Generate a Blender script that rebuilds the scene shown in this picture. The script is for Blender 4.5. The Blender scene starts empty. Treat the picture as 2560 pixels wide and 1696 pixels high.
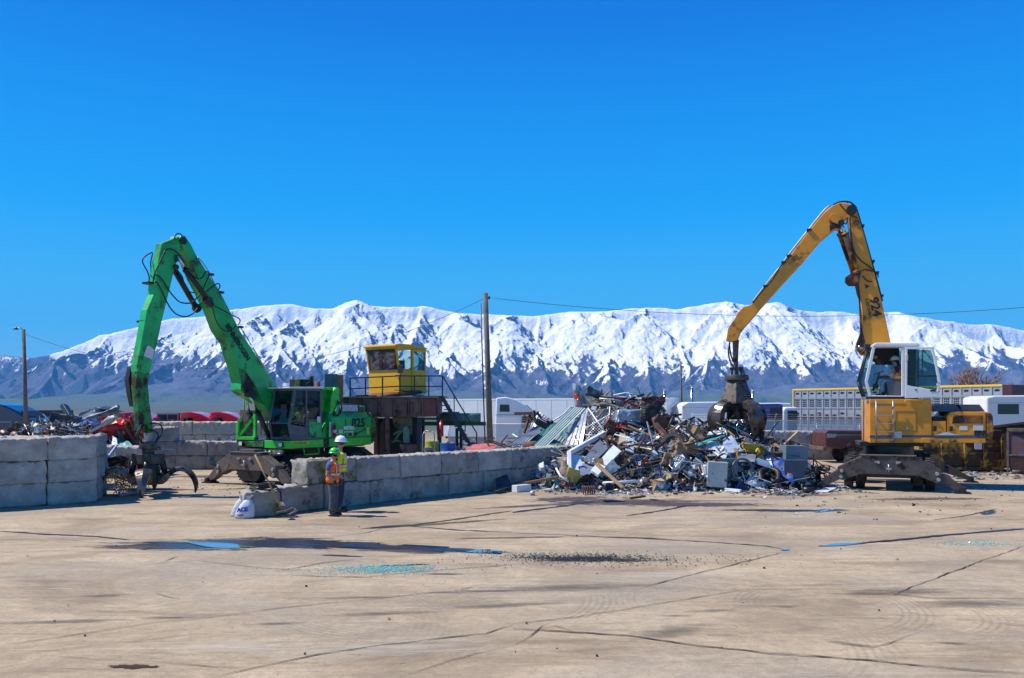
import bpy, bmesh, math, random
import numpy as np
from mathutils import Vector, Matrix, noise as mnoise
R = math.radians
random.seed(7)
scene = bpy.context.scene
COL = scene.collection
# ------------------------------------------------------------------ camera, sky, sun, exposure
F, H, HZ, CX = 2100.0, 2.6, 1025.0, 1280.0          # focal length in photo pixels, eye height, horizon row, centre column
cd = bpy.data.cameras.new('camera'); cam = bpy.data.objects.new('camera', cd); COL.objects.link(cam)
cd.sensor_width = 36; cd.lens = 36 * F / 2560; cd.shift_y = (HZ - 848) / 2560
cam.location = (0, 0, H); cam.rotation_euler = (R(90), 0, 0)
cd.clip_start = 0.3; cd.clip_end = 60000
scene.camera = cam
TOSUN = Vector((-0.74, 0.08, 1.0)).normalized()
sd = bpy.data.lights.new('sun', 'SUN'); sun = bpy.data.objects.new('sun', sd); COL.objects.link(sun)
sd.energy = 5.0; sd.angle = R(0.5); sd.color = (1.0, 0.94, 0.84)
sun.location = (0, 0, 60); sun.rotation_euler = TOSUN.to_track_quat('Z', 'Y').to_euler()
w = bpy.data.worlds.new('World'); scene.world = w; w.use_nodes = True
nt = w.node_tree; nt.nodes.clear()
sky = nt.nodes.new('ShaderNodeTexSky'); sky.sky_type = 'NISHITA'; sky.sun_disc = False
sky.sun_elevation = math.asin(TOSUN.z)
sky.sun_rotation = math.atan2(TOSUN.x, TOSUN.y)
sky.air_density = 1.0; sky.dust_density = 0.0; sky.ozone_density = 3.5; sky.altitude = 1400
hs = nt.nodes.new('ShaderNodeHueSaturation'); hs.inputs['Hue'].default_value = 0.488
hs.inputs['Saturation'].default_value = 1.3; hs.inputs['Value'].default_value = 1.1
bg = nt.nodes.new('ShaderNodeBackground'); bg.inputs['Strength'].default_value = 0.15
ow = nt.nodes.new('ShaderNodeOutputWorld')
# the deep, very clear mountain sky: its own blue by height above the horizon, over the Nishita sky
tcw = nt.nodes.new('ShaderNodeTexCoord'); sxyz = nt.nodes.new('ShaderNodeSeparateXYZ'); nt.links.new(tcw.outputs['Generated'], sxyz.inputs[0])
rw = nt.nodes.new('ShaderNodeValToRGB'); e = rw.color_ramp.elements
e[0].position = 0.0; e[0].color = (0.30, 0.62, 0.98, 1); e[1].position = 1.0; e[1].color = (0.0, 0.06, 0.34, 1)
for p_, c_ in ((0.09, (0.08, 0.60, 1.0, 1)), (0.22, (0.0, 0.40, 1.0, 1)), (0.42, (0.0, 0.18, 0.74, 1))):
    k_ = e.new(p_); k_.color = c_
nt.links.new(sxyz.outputs['Z'], rw.inputs['Fac'])
vm = nt.nodes.new('ShaderNodeVectorMath'); vm.operation = 'SCALE'; vm.inputs['Scale'].default_value = 5.2; nt.links.new(rw.outputs['Color'], vm.inputs[0])
mxw = nt.nodes.new('ShaderNodeMix'); mxw.data_type = 'RGBA'; mxw.inputs['Factor'].default_value = 0.96
nt.links.new(sky.outputs[0], hs.inputs['Color']); nt.links.new(hs.outputs[0], mxw.inputs[6]); nt.links.new(vm.outputs[0], mxw.inputs[7]); nt.links.new(mxw.outputs[2], bg.inputs[0]); nt.links.new(bg.outputs[0], ow.inputs[0])
vs = scene.view_settings; vs.view_transform = 'Standard'; vs.look = 'None'; vs.exposure = 0.42; vs.gamma = 1.0
scene.render.resolution_x, scene.render.resolution_y = 1024, 678

# ------------------------------------------------------------------ helpers
def P(u, v, Y): return Vector(((u - CX) * Y / F, Y, H - (v - HZ) * Y / F))
def G(u, v):
    Y = F * H / (v - HZ); return Vector(((u - CX) * Y / F, Y, 0))

def mat(name, col, rough=0.6, metal=0.0, var=0.25, scale=3.0, dirt=None, damt=0.0, dscale=2.0, bump=0.0, bscale=20.0, col2=None, coat=0.0, coord='Object', spec=0.5):
    """procedural surface: base colour with mottling, optional patches of dirt/rust and bump"""
    m = bpy.data.materials.new(name); m.use_nodes = True
    n = m.node_tree; b = n.nodes['Principled BSDF']
    L = n.links.new
    tc = n.nodes.new('ShaderNodeTexCoord')
    src = n.nodes.new('ShaderNodeNewGeometry').outputs['Position'] if coord == 'World' else tc.outputs[coord]
    c = tuple(col) + (1,)
    c2 = tuple(col2) + (1,) if col2 else tuple(max(0, x * (1 - var)) for x in col) + (1,)
    nz = n.nodes.new('ShaderNodeTexNoise'); nz.inputs['Scale'].default_value = scale; nz.inputs['Detail'].default_value = 6; nz.inputs['Roughness'].default_value = 0.65
    L(src, nz.inputs['Vector'])
    rp = n.nodes.new('ShaderNodeValToRGB'); rp.color_ramp.elements[0].position = 0.35; rp.color_ramp.elements[1].position = 0.65
    L(nz.outputs['Fac'], rp.inputs['Fac'])
    rp.color_ramp.elements[0].color = c2; rp.color_ramp.elements[1].color = c
    out = rp.outputs['Color']
    if dirt:
        n2 = n.nodes.new('ShaderNodeTexNoise'); n2.inputs['Scale'].default_value = dscale; n2.inputs['Detail'].default_value = 9; n2.inputs['Roughness'].default_value = 0.7
        L(src, n2.inputs['Vector'])
        r2 = n.nodes.new('ShaderNodeValToRGB'); p = 0.70 - 0.35 * damt
        r2.color_ramp.elements[0].position = p; r2.color_ramp.elements[1].position = min(1, p + 0.1)
        L(n2.outputs['Fac'], r2.inputs['Fac'])
        mx = n.nodes.new('ShaderNodeMix'); mx.data_type = 'RGBA'
        L(r2.outputs['Color'], mx.inputs['Factor']); L(out, mx.inputs[6]); mx.inputs[7].default_value = tuple(dirt) + (1,)
        out = mx.outputs[2]
        mr = n.nodes.new('ShaderNodeMapRange'); mr.inputs['To Min'].default_value = rough; mr.inputs['To Max'].default_value = 0.9
        L(r2.outputs['Color'], mr.inputs['Value']); L(mr.outputs[0], b.inputs['Roughness'])
    else:
        b.inputs['Roughness'].default_value = rough
    L(out, b.inputs['Base Color'])
    b.inputs['Metallic'].default_value = metal
    b.inputs['Specular IOR Level'].default_value = spec
    if coat: b.inputs['Coat Weight'].default_value = coat; b.inputs['Coat Roughness'].default_value = 0.1
    if bump:
        n3 = n.nodes.new('ShaderNodeTexNoise'); n3.inputs['Scale'].default_value = bscale; n3.inputs['Detail'].default_value = 5
        L(src, n3.inputs['Vector'])
        bp = n.nodes.new('ShaderNodeBump'); bp.inputs['Strength'].default_value = bump; bp.inputs['Distance'].default_value = 0.02
        L(n3.outputs['Fac'], bp.inputs['Height']); L(bp.outputs[0], b.inputs['Normal'])
    return m

def glassmat(name, tint, rough=0.03, alpha=0.55):
    m = bpy.data.materials.new(name); m.use_nodes = True; n = m.node_tree; n.nodes.clear(); L = n.links.new
    o = n.nodes.new('ShaderNodeOutputMaterial'); mx = n.nodes.new('ShaderNodeMixShader')
    t = n.nodes.new('ShaderNodeBsdfTransparent'); t.inputs[0].default_value = tuple(tint) + (1,)
    g = n.nodes.new('ShaderNodeBsdfPrincipled'); g.inputs['Base Color'].default_value = (0.01, 0.015, 0.02, 1); g.inputs['Roughness'].default_value = rough
    g.inputs['Specular IOR Level'].default_value = 0.8
    mx.inputs[0].default_value = 1 - alpha
    L(t.outputs[0], mx.inputs[1]); L(g.outputs[0], mx.inputs[2]); L(mx.outputs[0], o.inputs[0])
    return m

class MB:
    """mesh builder: shapes are gathered and linked as ONE mesh object"""
    def __init__(s): s.v = []; s.f = []; s.sm = []; s.mi = []; s.cur = 0
    def add(s, vs_, fs, smooth=False):
        o = len(s.v); s.v += [tuple(p) for p in vs_]
        for f in fs: s.f.append(tuple(i + o for i in f)); s.sm.append(smooth); s.mi.append(s.cur)
        return s
    def box(s, x0, x1, y0, y1, z0, z1):
        vs_ = [(x, y, z) for z in (z0, z1) for y in (y0, y1) for x in (x0, x1)]
        return s.add(vs_, [(0, 2, 3, 1), (4, 5, 7, 6), (0, 1, 5, 4), (2, 6, 7, 3), (0, 4, 6, 2), (1, 3, 7, 5)])
    def obox(s, c, size, rot=None):
        c = Vector(c); hx, hy, hz = [k / 2 for k in size]; vs_ = []
        for z in (-hz, hz):
            for y in (-hy, hy):
                for x in (-hx, hx):
                    p = Vector((x, y, z)); p = rot @ p if rot else p; vs_.append(p + c)
        return s.add(vs_, [(0, 2, 3, 1), (4, 5, 7, 6), (0, 1, 5, 4), (2, 6, 7, 3), (0, 4, 6, 2), (1, 3, 7, 5)])
    def beam(s, p0, p1, a, b, up=(0, 0, 1)):
        """rectangular bar from p0 to p1; a = width across, b = depth along 'up'"""
        p0, p1 = Vector(p0), Vector(p1); d = p1 - p0; L = d.length; d.normalize(); u = Vector(up)
        if abs(d.dot(u)) > 0.98: u = Vector((0, 1, 0)) if abs(d.y) < .9 else Vector((1, 0, 0))
        x = d.cross(u).normalized(); z = x.cross(d)
        m = Matrix((x, d, z)).transposed()
        return s.obox((p0 + p1) / 2, (a, L, b), m)
    def prism(s, pts, t0, t1, axis='y'):
        n = len(pts); A = []
        for t in (t0, t1):
            for p in pts:
                if axis == 'y': A.append((p[0], t, p[1]))
                elif axis == 'x': A.append((t, p[0], p[1]))
                else: A.append((p[0], p[1], t))
        fs = [tuple(range(n)), tuple(reversed(range(n, 2 * n)))]
        for i in range(n): j = (i + 1) % n; fs.append((i, i + n, j + n, j))
        return s.add(A, fs)
    def cyl(s, p0, p1, r0, r1=None, n=16, cap=True):
        if r1 is None: r1 = r0
        p0, p1 = Vector(p0), Vector(p1); d = (p1 - p0).normalized()
        a = d.orthogonal().normalized(); b = d.cross(a)
        A = []
        for p, r in ((p0, r0), (p1, r1)):
            for i in range(n):
                q = 2 * math.pi * i / n; A.append(p + (a * math.cos(q) + b * math.sin(q)) * r)
        s.add(A, [(i, (i + 1) % n, n + (i + 1) % n, n + i) for i in range(n)], True)
        if cap:
            o = len(s.v) - 2 * n
            s.f += [tuple(o + i for i in reversed(range(n))), tuple(o + n + i for i in range(n))]; s.sm += [False, False]; s.mi += [s.cur] * 2
        return s
    def tube(s, pts, r, n=8, taper=None):
        pts = [Vector(p) for p in pts]; m = len(pts); A = []; a = None
        for i, p in enumerate(pts):
            d = (pts[min(i + 1, m - 1)] - pts[max(i - 1, 0)])
            d = d.normalized() if d.length > 1e-9 else Vector((0, 0, 1))
            a = d.orthogonal().normalized() if a is None else (a - d * a.dot(d)).normalized()
            b = d.cross(a); rr = taper[i] if taper else r
            for k in range(n):
                q = 2 * math.pi * k / n; A.append(p + (a * math.cos(q) + b * math.sin(q)) * rr)
        fs = [(i * n + k, i * n + (k + 1) % n, (i + 1) * n + (k + 1) % n, (i + 1) * n + k) for i in range(m - 1) for k in range(n)]
        s.add(A, fs, True); o = len(s.v) - m * n
        s.f += [tuple(o + i for i in reversed(range(n))), tuple(o + (m - 1) * n + i for i in range(n))]; s.sm += [False, False]; s.mi += [s.cur] * 2
        return s
    def lathe(s, prof, c=(0, 0, 0), axis=(0, 0, 1), n=24, closed=False):
        c = Vector(c); d = Vector(axis).normalized(); a = d.orthogonal().normalized(); b = d.cross(a); A = []; m = len(prof)
        for r, h in prof:
            for i in range(n):
                q = 2 * math.pi * i / n; A.append(c + d * h + (a * math.cos(q) + b * math.sin(q)) * r)
        rng = range(m if closed else m - 1)
        s.add(A, [(j * n + i, j * n + (i + 1) % n, ((j + 1) % m) * n + (i + 1) % n, ((j + 1) % m) * n + i) for j in rng for i in range(n)], True)
        return s
    def ball(s, c, r, sc=(1, 1, 1), n=12, m=8, rot=None):
        c = Vector(c); A = []
        for j in range(m + 1):
            th = math.pi * j / m
            for i in range(n):
                q = 2 * math.pi * i / n
                p = Vector((math.sin(th) * math.cos(q) * sc[0], math.sin(th) * math.sin(q) * sc[1], math.cos(th) * sc[2])) * r
                A.append((rot @ p if rot else p) + c)
        return s.add(A, [(j * n + i, (j + 1) * n + i, (j + 1) * n + (i + 1) % n, j * n + (i + 1) % n) for j in range(m) for i in range(n)], True)
    def build(s, name, mats, parent=None, bevel=0, seg=2, loc=None, rot=None):
        me = bpy.data.meshes.new(name); me.from_pydata(s.v, [], s.f); me.update()
        if not isinstance(mats, (list, tuple)): mats = [mats]
        for m in mats: me.materials.append(m)
        me.polygons.foreach_set('use_smooth', s.sm)
        if len(mats) > 1: me.polygons.foreach_set('material_index', s.mi)
        bm = bmesh.new(); bm.from_mesh(me); bmesh.ops.recalc_face_normals(bm, faces=bm.faces); bm.to_mesh(me); bm.free()
        o = bpy.data.objects.new(name, me); COL.objects.link(o)
        if parent: o.parent = parent
        if loc is not None: o.location = loc
        if rot is not None: o.rotation_euler = rot
        if bevel:
            md = o.modifiers.new('bevel', 'BEVEL'); md.width = bevel; md.segments = seg; md.limit_method = 'ANGLE'; md.angle_limit = R(35)
        return o

def tag(o, label=None, cat=None, group=None, kind=None):
    if label: o['label'] = label
    if cat: o['category'] = cat
    if group: o['group'] = group
    if kind: o['kind'] = kind
    return o
def empty(name, loc, rz=0, label=None, cat=None, group=None):
    o = bpy.data.objects.new(name, None); COL.objects.link(o); o.location = loc; o.rotation_euler = (0, 0, rz); o.empty_display_size = 0.3
    return tag(o, label, cat, group)

class Frame:
    """vertical working plane in the world: local s along ex, t along ey (ez x ex), z up; px() finds where a sight line meets plane t"""
    def __init__(s, O, ang):
        s.O = Vector(O); s.ang = ang; s.ex = Vector((math.cos(ang), math.sin(ang), 0)); s.ey = Vector((-math.sin(ang), math.cos(ang), 0))
    def px(s, u, v, t=0.0):
        D = Vector(((u - CX) / F, 1, (HZ - v) / F)); c = Vector((0, 0, H))
        k = ((s.O - c).dot(s.ey) + t) / D.dot(s.ey)
        q = c + D * k - s.O
        return (q.dot(s.ex), q.z)
    def pts(s, L, t=0.0): return [s.px(u, v, t) for u, v in L]
    def p3(s, u, v, t=0.0):
        a, b = s.px(u, v, t); return Vector((a, t, b))

def text_obj(name, body, size, m, parent, origin, xdir, updir, extrude=0.004, bold=0.0, align='LEFT', sx=1.0, shear=0.0):
    cu = bpy.data.curves.new(name, 'FONT'); cu.body = body; cu.size = size; cu.extrude = extrude; cu.offset = bold; cu.align_x = align; cu.resolution_u = 3; cu.shear = shear
    tmp = bpy.data.objects.new('tmp', cu); COL.objects.link(tmp)
    dg = bpy.context.evaluated_depsgraph_get(); me = bpy.data.meshes.new_from_object(tmp.evaluated_get(dg)); me.name = name
    bpy.data.objects.remove(tmp); bpy.data.curves.remove(cu)
    x = Vector(xdir).normalized(); y = Vector(updir); y = (y - x * y.dot(x)).normalized(); z = x.cross(y)
    M = Matrix((x * sx, y, z)).transposed().to_4x4(); M.translation = Vector(origin)
    me.transform(M)
    me.materials.clear(); me.materials.append(m)
    o = bpy.data.objects.new(name, me); COL.objects.link(o)
    if parent: o.parent = parent
    return o

def arc(p0, p1, sag, n=14, side=(0, 0, -1)):
    p0, p1, sd_ = Vector(p0), Vector(p1), Vector(side)
    return [p0.lerp(p1, i / n) + sd_ * sag * 4 * (i / n) * (1 - i / n) for i in range(n + 1)]
def smooth_path(pts, n=6):
    """Catmull-Rom through the points"""
    pts = [Vector(p) for p in pts]; out = []
    for i in range(len(pts) - 1):
        a = pts[max(i - 1, 0)]; b = pts[i]; c = pts[i + 1]; d = pts[min(i + 2, len(pts) - 1)]
        for k in range(n):
            t = k / n
            out.append(0.5 * ((2 * b) + (c - a) * t + (2 * a - 5 * b + 4 * c - d) * t * t + (3 * b - a - 3 * c + d) * t ** 3))
    out.append(pts[-1]); return out
def dup(root, loc, rz=0, label=None, group=None):
    r = root.copy(); COL.objects.link(r); r.location = loc; r.rotation_euler = (0, 0, rz)
    if label: r['label'] = label
    if group: r['group'] = group
    for ch in list(root.children):
        c = ch.copy(); COL.objects.link(c); c.parent = r
        for g in ch.children:
            d = g.copy(); COL.objects.link(d); d.parent = c
    return r
# ------------------------------------------------------------------ the setting: ground, plain, mountains, haze
def ground_z(x, y):
    """the yard is level; beyond the fence on the left the land lies about a metre lower"""
    a = min(1, max(0, (y - 49) / 6)); b = min(1, max(0, (14 - x) / 12))
    return -1.0 * a * a * (3 - 2 * a) * b * b * (3 - 2 * b)

def ground_material():
    m = bpy.data.materials.new('worn_concrete'); m.use_nodes = True; n = m.node_tree; b = n.nodes['Principled BSDF']; L = n.links.new
    geo = n.nodes.new('ShaderNodeNewGeometry')
    def mapping(sx, sy, rz=0.0):
        mp = n.nodes.new('ShaderNodeMapping'); mp.inputs['Scale'].default_value = (sx, sy, 1); mp.inputs['Rotation'].default_value = (0, 0, rz)
        L(geo.outputs['Position'], mp.inputs['Vector']); return mp.outputs[0]
    def noise(vec, scale, det=8, ro=0.6, dist=0.0):
        z = n.nodes.new('ShaderNodeTexNoise'); z.inputs['Scale'].default_value = scale; z.inputs['Detail'].default_value = det; z.inputs['Roughness'].default_value = ro; z.inputs['Distortion'].default_value = dist
        L(vec, z.inputs['Vector']); return z.outputs['Fac']
    def ramp(v, p0, p1, c0=(0, 0, 0, 1), c1=(1, 1, 1, 1)):
        r = n.nodes.new('ShaderNodeValToRGB'); r.color_ramp.elements[0].position = p0; r.color_ramp.elements[1].position = p1
        r.color_ramp.elements[0].color = c0; r.color_ramp.elements[1].color = c1; L(v, r.inputs['Fac']); return r.outputs['Color']
    def mix(f, a, c, fac=1.0):
        x = n.nodes.new('ShaderNodeMix'); x.data_type = 'RGBA'
        if fac != 1.0:
            q = n.nodes.new('ShaderNodeMath'); q.operation = 'MULTIPLY'; q.inputs[1].default_value = fac; L(f, q.inputs[0]); f = q.outputs[0]
        L(f, x.inputs['Factor'])
        if isinstance(a, tuple): x.inputs[6].default_value = a
        else: L(a, x.inputs[6])
        if isinstance(c, tuple): x.inputs[7].default_value = c
        else: L(c, x.inputs[7])
        return x.outputs[2]
    c = ramp(noise(mapping(0.35, 0.5, 0.25), 1.0, 10, 0.72, 0.6), 0.34, 0.68, (0.27, 0.205, 0.135, 1), (0.56, 0.445, 0.30, 1))
    # long dusty wheel streaks, two directions
    c = mix(ramp(noise(mapping(0.22, 0.9, 0.12), 1.2, 10, 0.72, 0.8), 0.52, 0.66), c, (0.19, 0.135, 0.085, 1), 0.75)
    c = mix(ramp(noise(mapping(0.2, 1.0, -0.55), 1.6, 10, 0.75, 1.2), 0.55, 0.68), c, (0.17, 0.125, 0.09, 1), 0.6)
    c = mix(ramp(noise(mapping(0.3, 0.7, 0.4), 1.1, 9, 0.75, 0.4), 0.56, 0.70), c, (0.50, 0.41, 0.31, 1), 0.6)
    c = mix(ramp(noise(mapping(0.13, 0.26, 0.3), 1.0, 7, 0.7, 0.8), 0.48, 0.62), c, (0.30, 0.265, 0.215, 1), 0.55)
    # small dark oil spots
    c = mix(ramp(noise(mapping(0.5, 1.4, 0.1), 1.6, 10, 0.75, 0.5), 0.66, 0.73), c, (0.075, 0.055, 0.045, 1), 0.75)
    c = mix(ramp(noise(mapping(1.2, 3.0, -0.2), 2.6, 10, 0.8, 0.2), 0.68, 0.74), c, (0.08, 0.06, 0.045, 1), 0.7)
    c = mix(ramp(noise(geo.outputs['Position'], 7.0, 8, 0.8), 0.42, 0.62), c, (0.19, 0.14, 0.095, 1), 0.42)
    c = mix(ramp(noise(geo.outputs['Position'], 28.0, 5, 0.8), 0.58, 0.68), c, (0.12, 0.09, 0.065, 1), 0.5)
    c = mix(ramp(noise(mapping(0.6, 1.6, 0.3), 3.0, 8, 0.8, 1.0), 0.60, 0.68), c, (0.62, 0.53, 0.40, 1), 0.4)
    c = mix(ramp(noise(mapping(0.10, 3.2, 0.10), 2.4, 10, 0.8, 0.6), 0.57, 0.63), c, (0.15, 0.11, 0.08, 1), 0.40)
    c = mix(ramp(noise(mapping(0.12, 3.6, -0.22), 2.1, 10, 0.8, 0.8), 0.58, 0.64), c, (0.64, 0.54, 0.41, 1), 0.35)
    c = mix(ramp(noise(geo.outputs['Position'], 55.0, 4, 0.8), 0.56, 0.66), c, (0.16, 0.125, 0.09, 1), 0.35)
    # curved tyre scuffs: thin rings around a few turning points
    for (cx_, cy_, r0, wd) in ((0.2, 12.2, 1.0, 0.30), (3.4, 11.4, 1.9, 0.36), (4.6, 11.0, 1.5, 0.34), (-1.0, 11.7, 2.2, 0.4), (8.4, 12.6, 1.5, 0.4), (-3.6, 10.0, 2.6, 0.4), (1.6, 9.6, 2.4, 0.5)):
        sb = n.nodes.new('ShaderNodeVectorMath'); sb.operation = 'SUBTRACT'; sb.inputs[1].default_value = (cx_, cy_, 0); L(geo.outputs['Position'], sb.inputs[0])
        ln = n.nodes.new('ShaderNodeVectorMath'); ln.operation = 'LENGTH'; L(sb.outputs[0], ln.inputs[0])
        a = n.nodes.new('ShaderNodeMath'); a.operation = 'SUBTRACT'; a.inputs[1].default_value = r0; L(ln.outputs['Value'], a.inputs[0])
        a2 = n.nodes.new('ShaderNodeMath'); a2.operation = 'ABSOLUTE'; L(a.outputs[0], a2.inputs[0])
        band = ramp(a2.outputs[0], wd * 0.5, wd * 0.72, (1, 1, 1, 1), (0, 0, 0, 1))
        wv = n.nodes.new('ShaderNodeMath'); wv.operation = 'SINE'; sc = n.nodes.new('ShaderNodeMath'); sc.operation = 'MULTIPLY'; sc.inputs[1].default_value = 70; L(ln.outputs['Value'], sc.inputs[0]); L(sc.outputs[0], wv.inputs[0])
        st = ramp(wv.outputs[0], 0.0, 0.5)
        mk = n.nodes.new('ShaderNodeMath'); mk.operation = 'MULTIPLY'; L(band, mk.inputs[0]); L(st, mk.inputs[1])
        mk2 = n.nodes.new('ShaderNodeMath'); mk2.operation = 'MULTIPLY'; L(mk.outputs[0], mk2.inputs[0])
        L(ramp(noise(mapping(0.35, 0.5, cx_), 1.0, 3, 0.5), 0.46, 0.6), mk2.inputs[1])
        c = mix(mk2.outputs[0], c, (0.17, 0.13, 0.095, 1), 0.28)
    # far land: green-brown fields beyond the yard
    sep = n.nodes.new('ShaderNodeSeparateXYZ'); L(geo.outputs['Position'], sep.inputs[0])
    far = n.nodes.new('ShaderNodeMapRange'); far.inputs['From Min'].default_value = 90; far.inputs['From Max'].default_value = 140; L(sep.outputs['Y'], far.inputs['Value'])
    fields = ramp(noise(mapping(0.0012, 0.004, 0.2), 1.0, 6, 0.6), 0.4, 0.6, (0.05, 0.075, 0.05, 1), (0.10, 0.11, 0.08, 1))
    c = mix(far.outputs[0], c, fields)
    L(c, b.inputs['Base Color'])
    b.inputs['Roughness'].default_value = 0.85; b.inputs['Specular IOR Level'].default_value = 0.25
    bp = n.nodes.new('ShaderNodeBump'); bp.inputs['Strength'].default_value = 0.35; bp.inputs['Distance'].default_value = 0.03
    L(noise(geo.outputs['Position'], 14.0, 8, 0.7), bp.inputs['Height']); L(bp.outputs[0], b.inputs['Normal'])
    return m

def build_ground():
    ys = [-30, -10, 0, 6, 12, 20, 30, 40, 46] + [49 + k for k in range(0, 7)] + [58, 62, 70, 90, 130, 250, 600, 1500, 3000, 5000, 7000, 8000, 8600, 9200]
    xs = [-9000, -3000, -900, -300, -120, -60, -40, -25, -15, -8] + [0 + 2 * k for k in range(0, 8)] + [20, 30, 45, 60, 120, 300, 900, 3000, 9000]
    vs_ = []
    for y in ys:
        for x in xs:
            z = ground_z(x, min(y, 100))
            if y > 90: z = ground_z(x, 100) * max(0, 1 - (y - 90) / 200)
            if y > 3000: z += (y - 3000) / 5600 * 78
            vs_.append((x, y, z))
    nx = len(xs); fs = [(j * nx + i, j * nx + i + 1, (j + 1) * nx + i + 1, (j + 1) * nx + i) for j in range(len(ys) - 1) for i in range(nx - 1)]
    m = MB(); m.add(vs_, fs, True)
    return tag(m.build('ground', ground_material()), kind='structure')
build_ground()

# ---- mountains
SKY = [(-900, 905), (-400, 890), (0, 888), (65, 896), (119, 890), (162, 876), (205, 860), (249, 838), (303, 827), (346, 819), (433, 798), (487, 793), (541, 788), (589, 774), (649, 766), (735, 761), (790, 773), (833, 773), (865, 757), (892, 752), (930, 766), (973, 770), (1017, 768), (1060, 764), (1092, 770), (1146, 783), (1200, 786), (1244, 787), (1298, 790), (1346, 789), (1395, 784), (1460, 779), (1514, 781), (1568, 773), (1622, 770), (1687, 774), (1730, 768), (1784, 759), (1817, 755), (1860, 761), (1903, 762), (1941, 757), (1990, 775), (2044, 781), (2109, 780), (2152, 789), (2195, 780), (2250, 781), (2304, 795), (2379, 806), (2422, 813), (2477, 811), (2560, 827), (2900, 850), (3400, 870)]
def build_mountains():
    rs = np.random.RandomState(11)
    YB, YR = 8700.0, 11500.0
    NU, NV = 1900, 420
    us = np.linspace(-700, 3300, NU); ysr = np.concatenate([np.linspace(YB - 500, YR + 60, NV - 20), np.linspace(YR + 150, YR + 2600, 20)])
    U, Yg = np.meshgrid(us, ysr); X = (U - CX) * Yg / F
    su = np.array([p[0] for p in SKY], float); sv = np.array([p[1] for p in SKY], float)
    Rz = lambda u: (HZ - np.interp(u, su, sv)) / F * YR + 2.6
    def nz(x, y, seed, sc):          # lattice value noise
        x = x / sc + seed * 17.3; y = y / sc + seed * 5.1
        xi = np.floor(x).astype(int); yi = np.floor(y).astype(int); fx = x - xi; fy = y - yi
        fx = fx * fx * (3 - 2 * fx); fy = fy * fy * (3 - 2 * fy)
        tab = np.random.RandomState(seed).rand(256, 256)
        g = lambda a, b: tab[a % 256, b % 256]
        return (g(xi, yi) * (1 - fx) + g(xi + 1, yi) * fx) * (1 - fy) + (g(xi, yi + 1) * (1 - fx) + g(xi + 1, yi + 1) * fx) * fy - 0.5
    def fbm(x, y, seed, sc, o=5):
        r = 0; a = 1
        for k in range(o): r = r + a * nz(x, y, seed + k, sc / 2 ** k); a *= 0.5
        return r
    Xw = X + 160 * fbm(X, Yg, 3, 900); Yw = Yg + 160 * fbm(X, Yg, 9, 900)
    base = 70 + (Yg - YB) / (YR - YB) * 40
    hgt = base.copy()
    segs = []
    def crest(pts, k):   # pts [(x,y,z)...]
        for a, b_ in zip(pts[:-1], pts[1:]): segs.append((a, b_, k))
    # the main ridge, wavering in plan
    ru = np.arange(-700, 3400, 60.0)
    rp = [((u - CX) * YR / F, YR + 0.0, Rz(u) - 6) for u in ru]
    crest(rp, 1.25)
    # spurs: (u on the ridge, u at the foot, drop exponent); left ones trail down to the left, the right-hand ones to the right
    spurs = [(-500, -750), (-250, -420), (-20, -150), (150, -60), (300, 40), (433, 190), (560, 330), (649, 480), (735, 610), (892, 690), (905, 840), (1017, 900), (1060, 1010), (1160, 1110),
             (1260, 1235), (1346, 1340), (1440, 1455), (1520, 1540), (1610, 1650), (1700, 1720), (1817, 1790), (1941, 1860), (1960, 2060), (1990, 2330), (2109, 2240), (2195, 2480), (2250, 2700), (2422, 2650), (2477, 2900), (2700, 3100), (2900, 3300)]
    for (u0, u1) in spurs:
        z0 = float(Rz(u0)) - 25; n_ = 7; pts = []
        ph = rs.rand() * 6; e = 0.95 + rs.rand() * 0.45; wob = 90 + rs.rand() * 80; end = YB + rs.rand() * 700 - 200
        for i in range(n_ + 1):
            t = i / n_; yy = YR + (end - YR) * t; uu = u0 + (u1 - u0) * t
            xx = (uu - CX) * yy / F + math.sin(t * 6 + ph) * wob * t
            zz = z0 * (1 - t) ** e * (1 + 0.10 * math.sin(t * 9 + ph)) + 90 * t
            pts.append((xx, yy, zz))
        crest(pts, 0.78)
        # side spurs
        for i in range(1, n_):
            for sgn in (-1, 1):
                if rs.rand() < 0.9:
                    a = pts[i]; ln = 330 + rs.rand() * 420
                    b_ = (a[0] + sgn * ln * 0.85, a[1] - ln * 0.75, a[2] - ln * (0.50 + rs.rand() * 0.12))
                    crest([(a[0], a[1], a[2] - 5), b_], 0.85)
    for (a, b_, k) in segs:
        ax, ay, az = a; bx, by, bz = b_; dx, dy = bx - ax, by - ay; L2 = dx * dx + dy * dy
        # limit to near region
        reach = 1700
        sel = (Xw > min(ax, bx) - reach) & (Xw < max(ax, bx) + reach) & (Yw > min(ay, by) - reach) & (Yw < max(ay, by) + reach + 1200)
        xs_, ys_ = Xw[sel], Yw[sel]
        t = np.clip(((xs_ - ax) * dx + (ys_ - ay) * dy) / L2, 0, 1)
        d = np.hypot(xs_ - ax - t * dx, ys_ - ay - t * dy)
        z = az + (bz - az) * t - k * d + 0.00022 * d * d * np.clip(1 - d / 2500, 0.3, 1)
        hgt[sel] = np.maximum(hgt[sel], z)
    rel = np.clip((hgt - base) / 400, 0, 1)
    # foothills and the apron at the foot
    hgt = np.maximum(hgt, 60 + 200 * np.clip(1 - np.abs(Yg - YB - 500) / 1100, 0, 1) * (0.75 + 1.3 * fbm(X, Yg * 0.6, 21, 1500)))
    hgt = hgt + rel * (95 * fbm(Xw, Yw, 31, 420, 6) + 60 * (0.5 - np.abs(fbm(Xw, Yw * 0.5, 41, 150))) )
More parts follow.
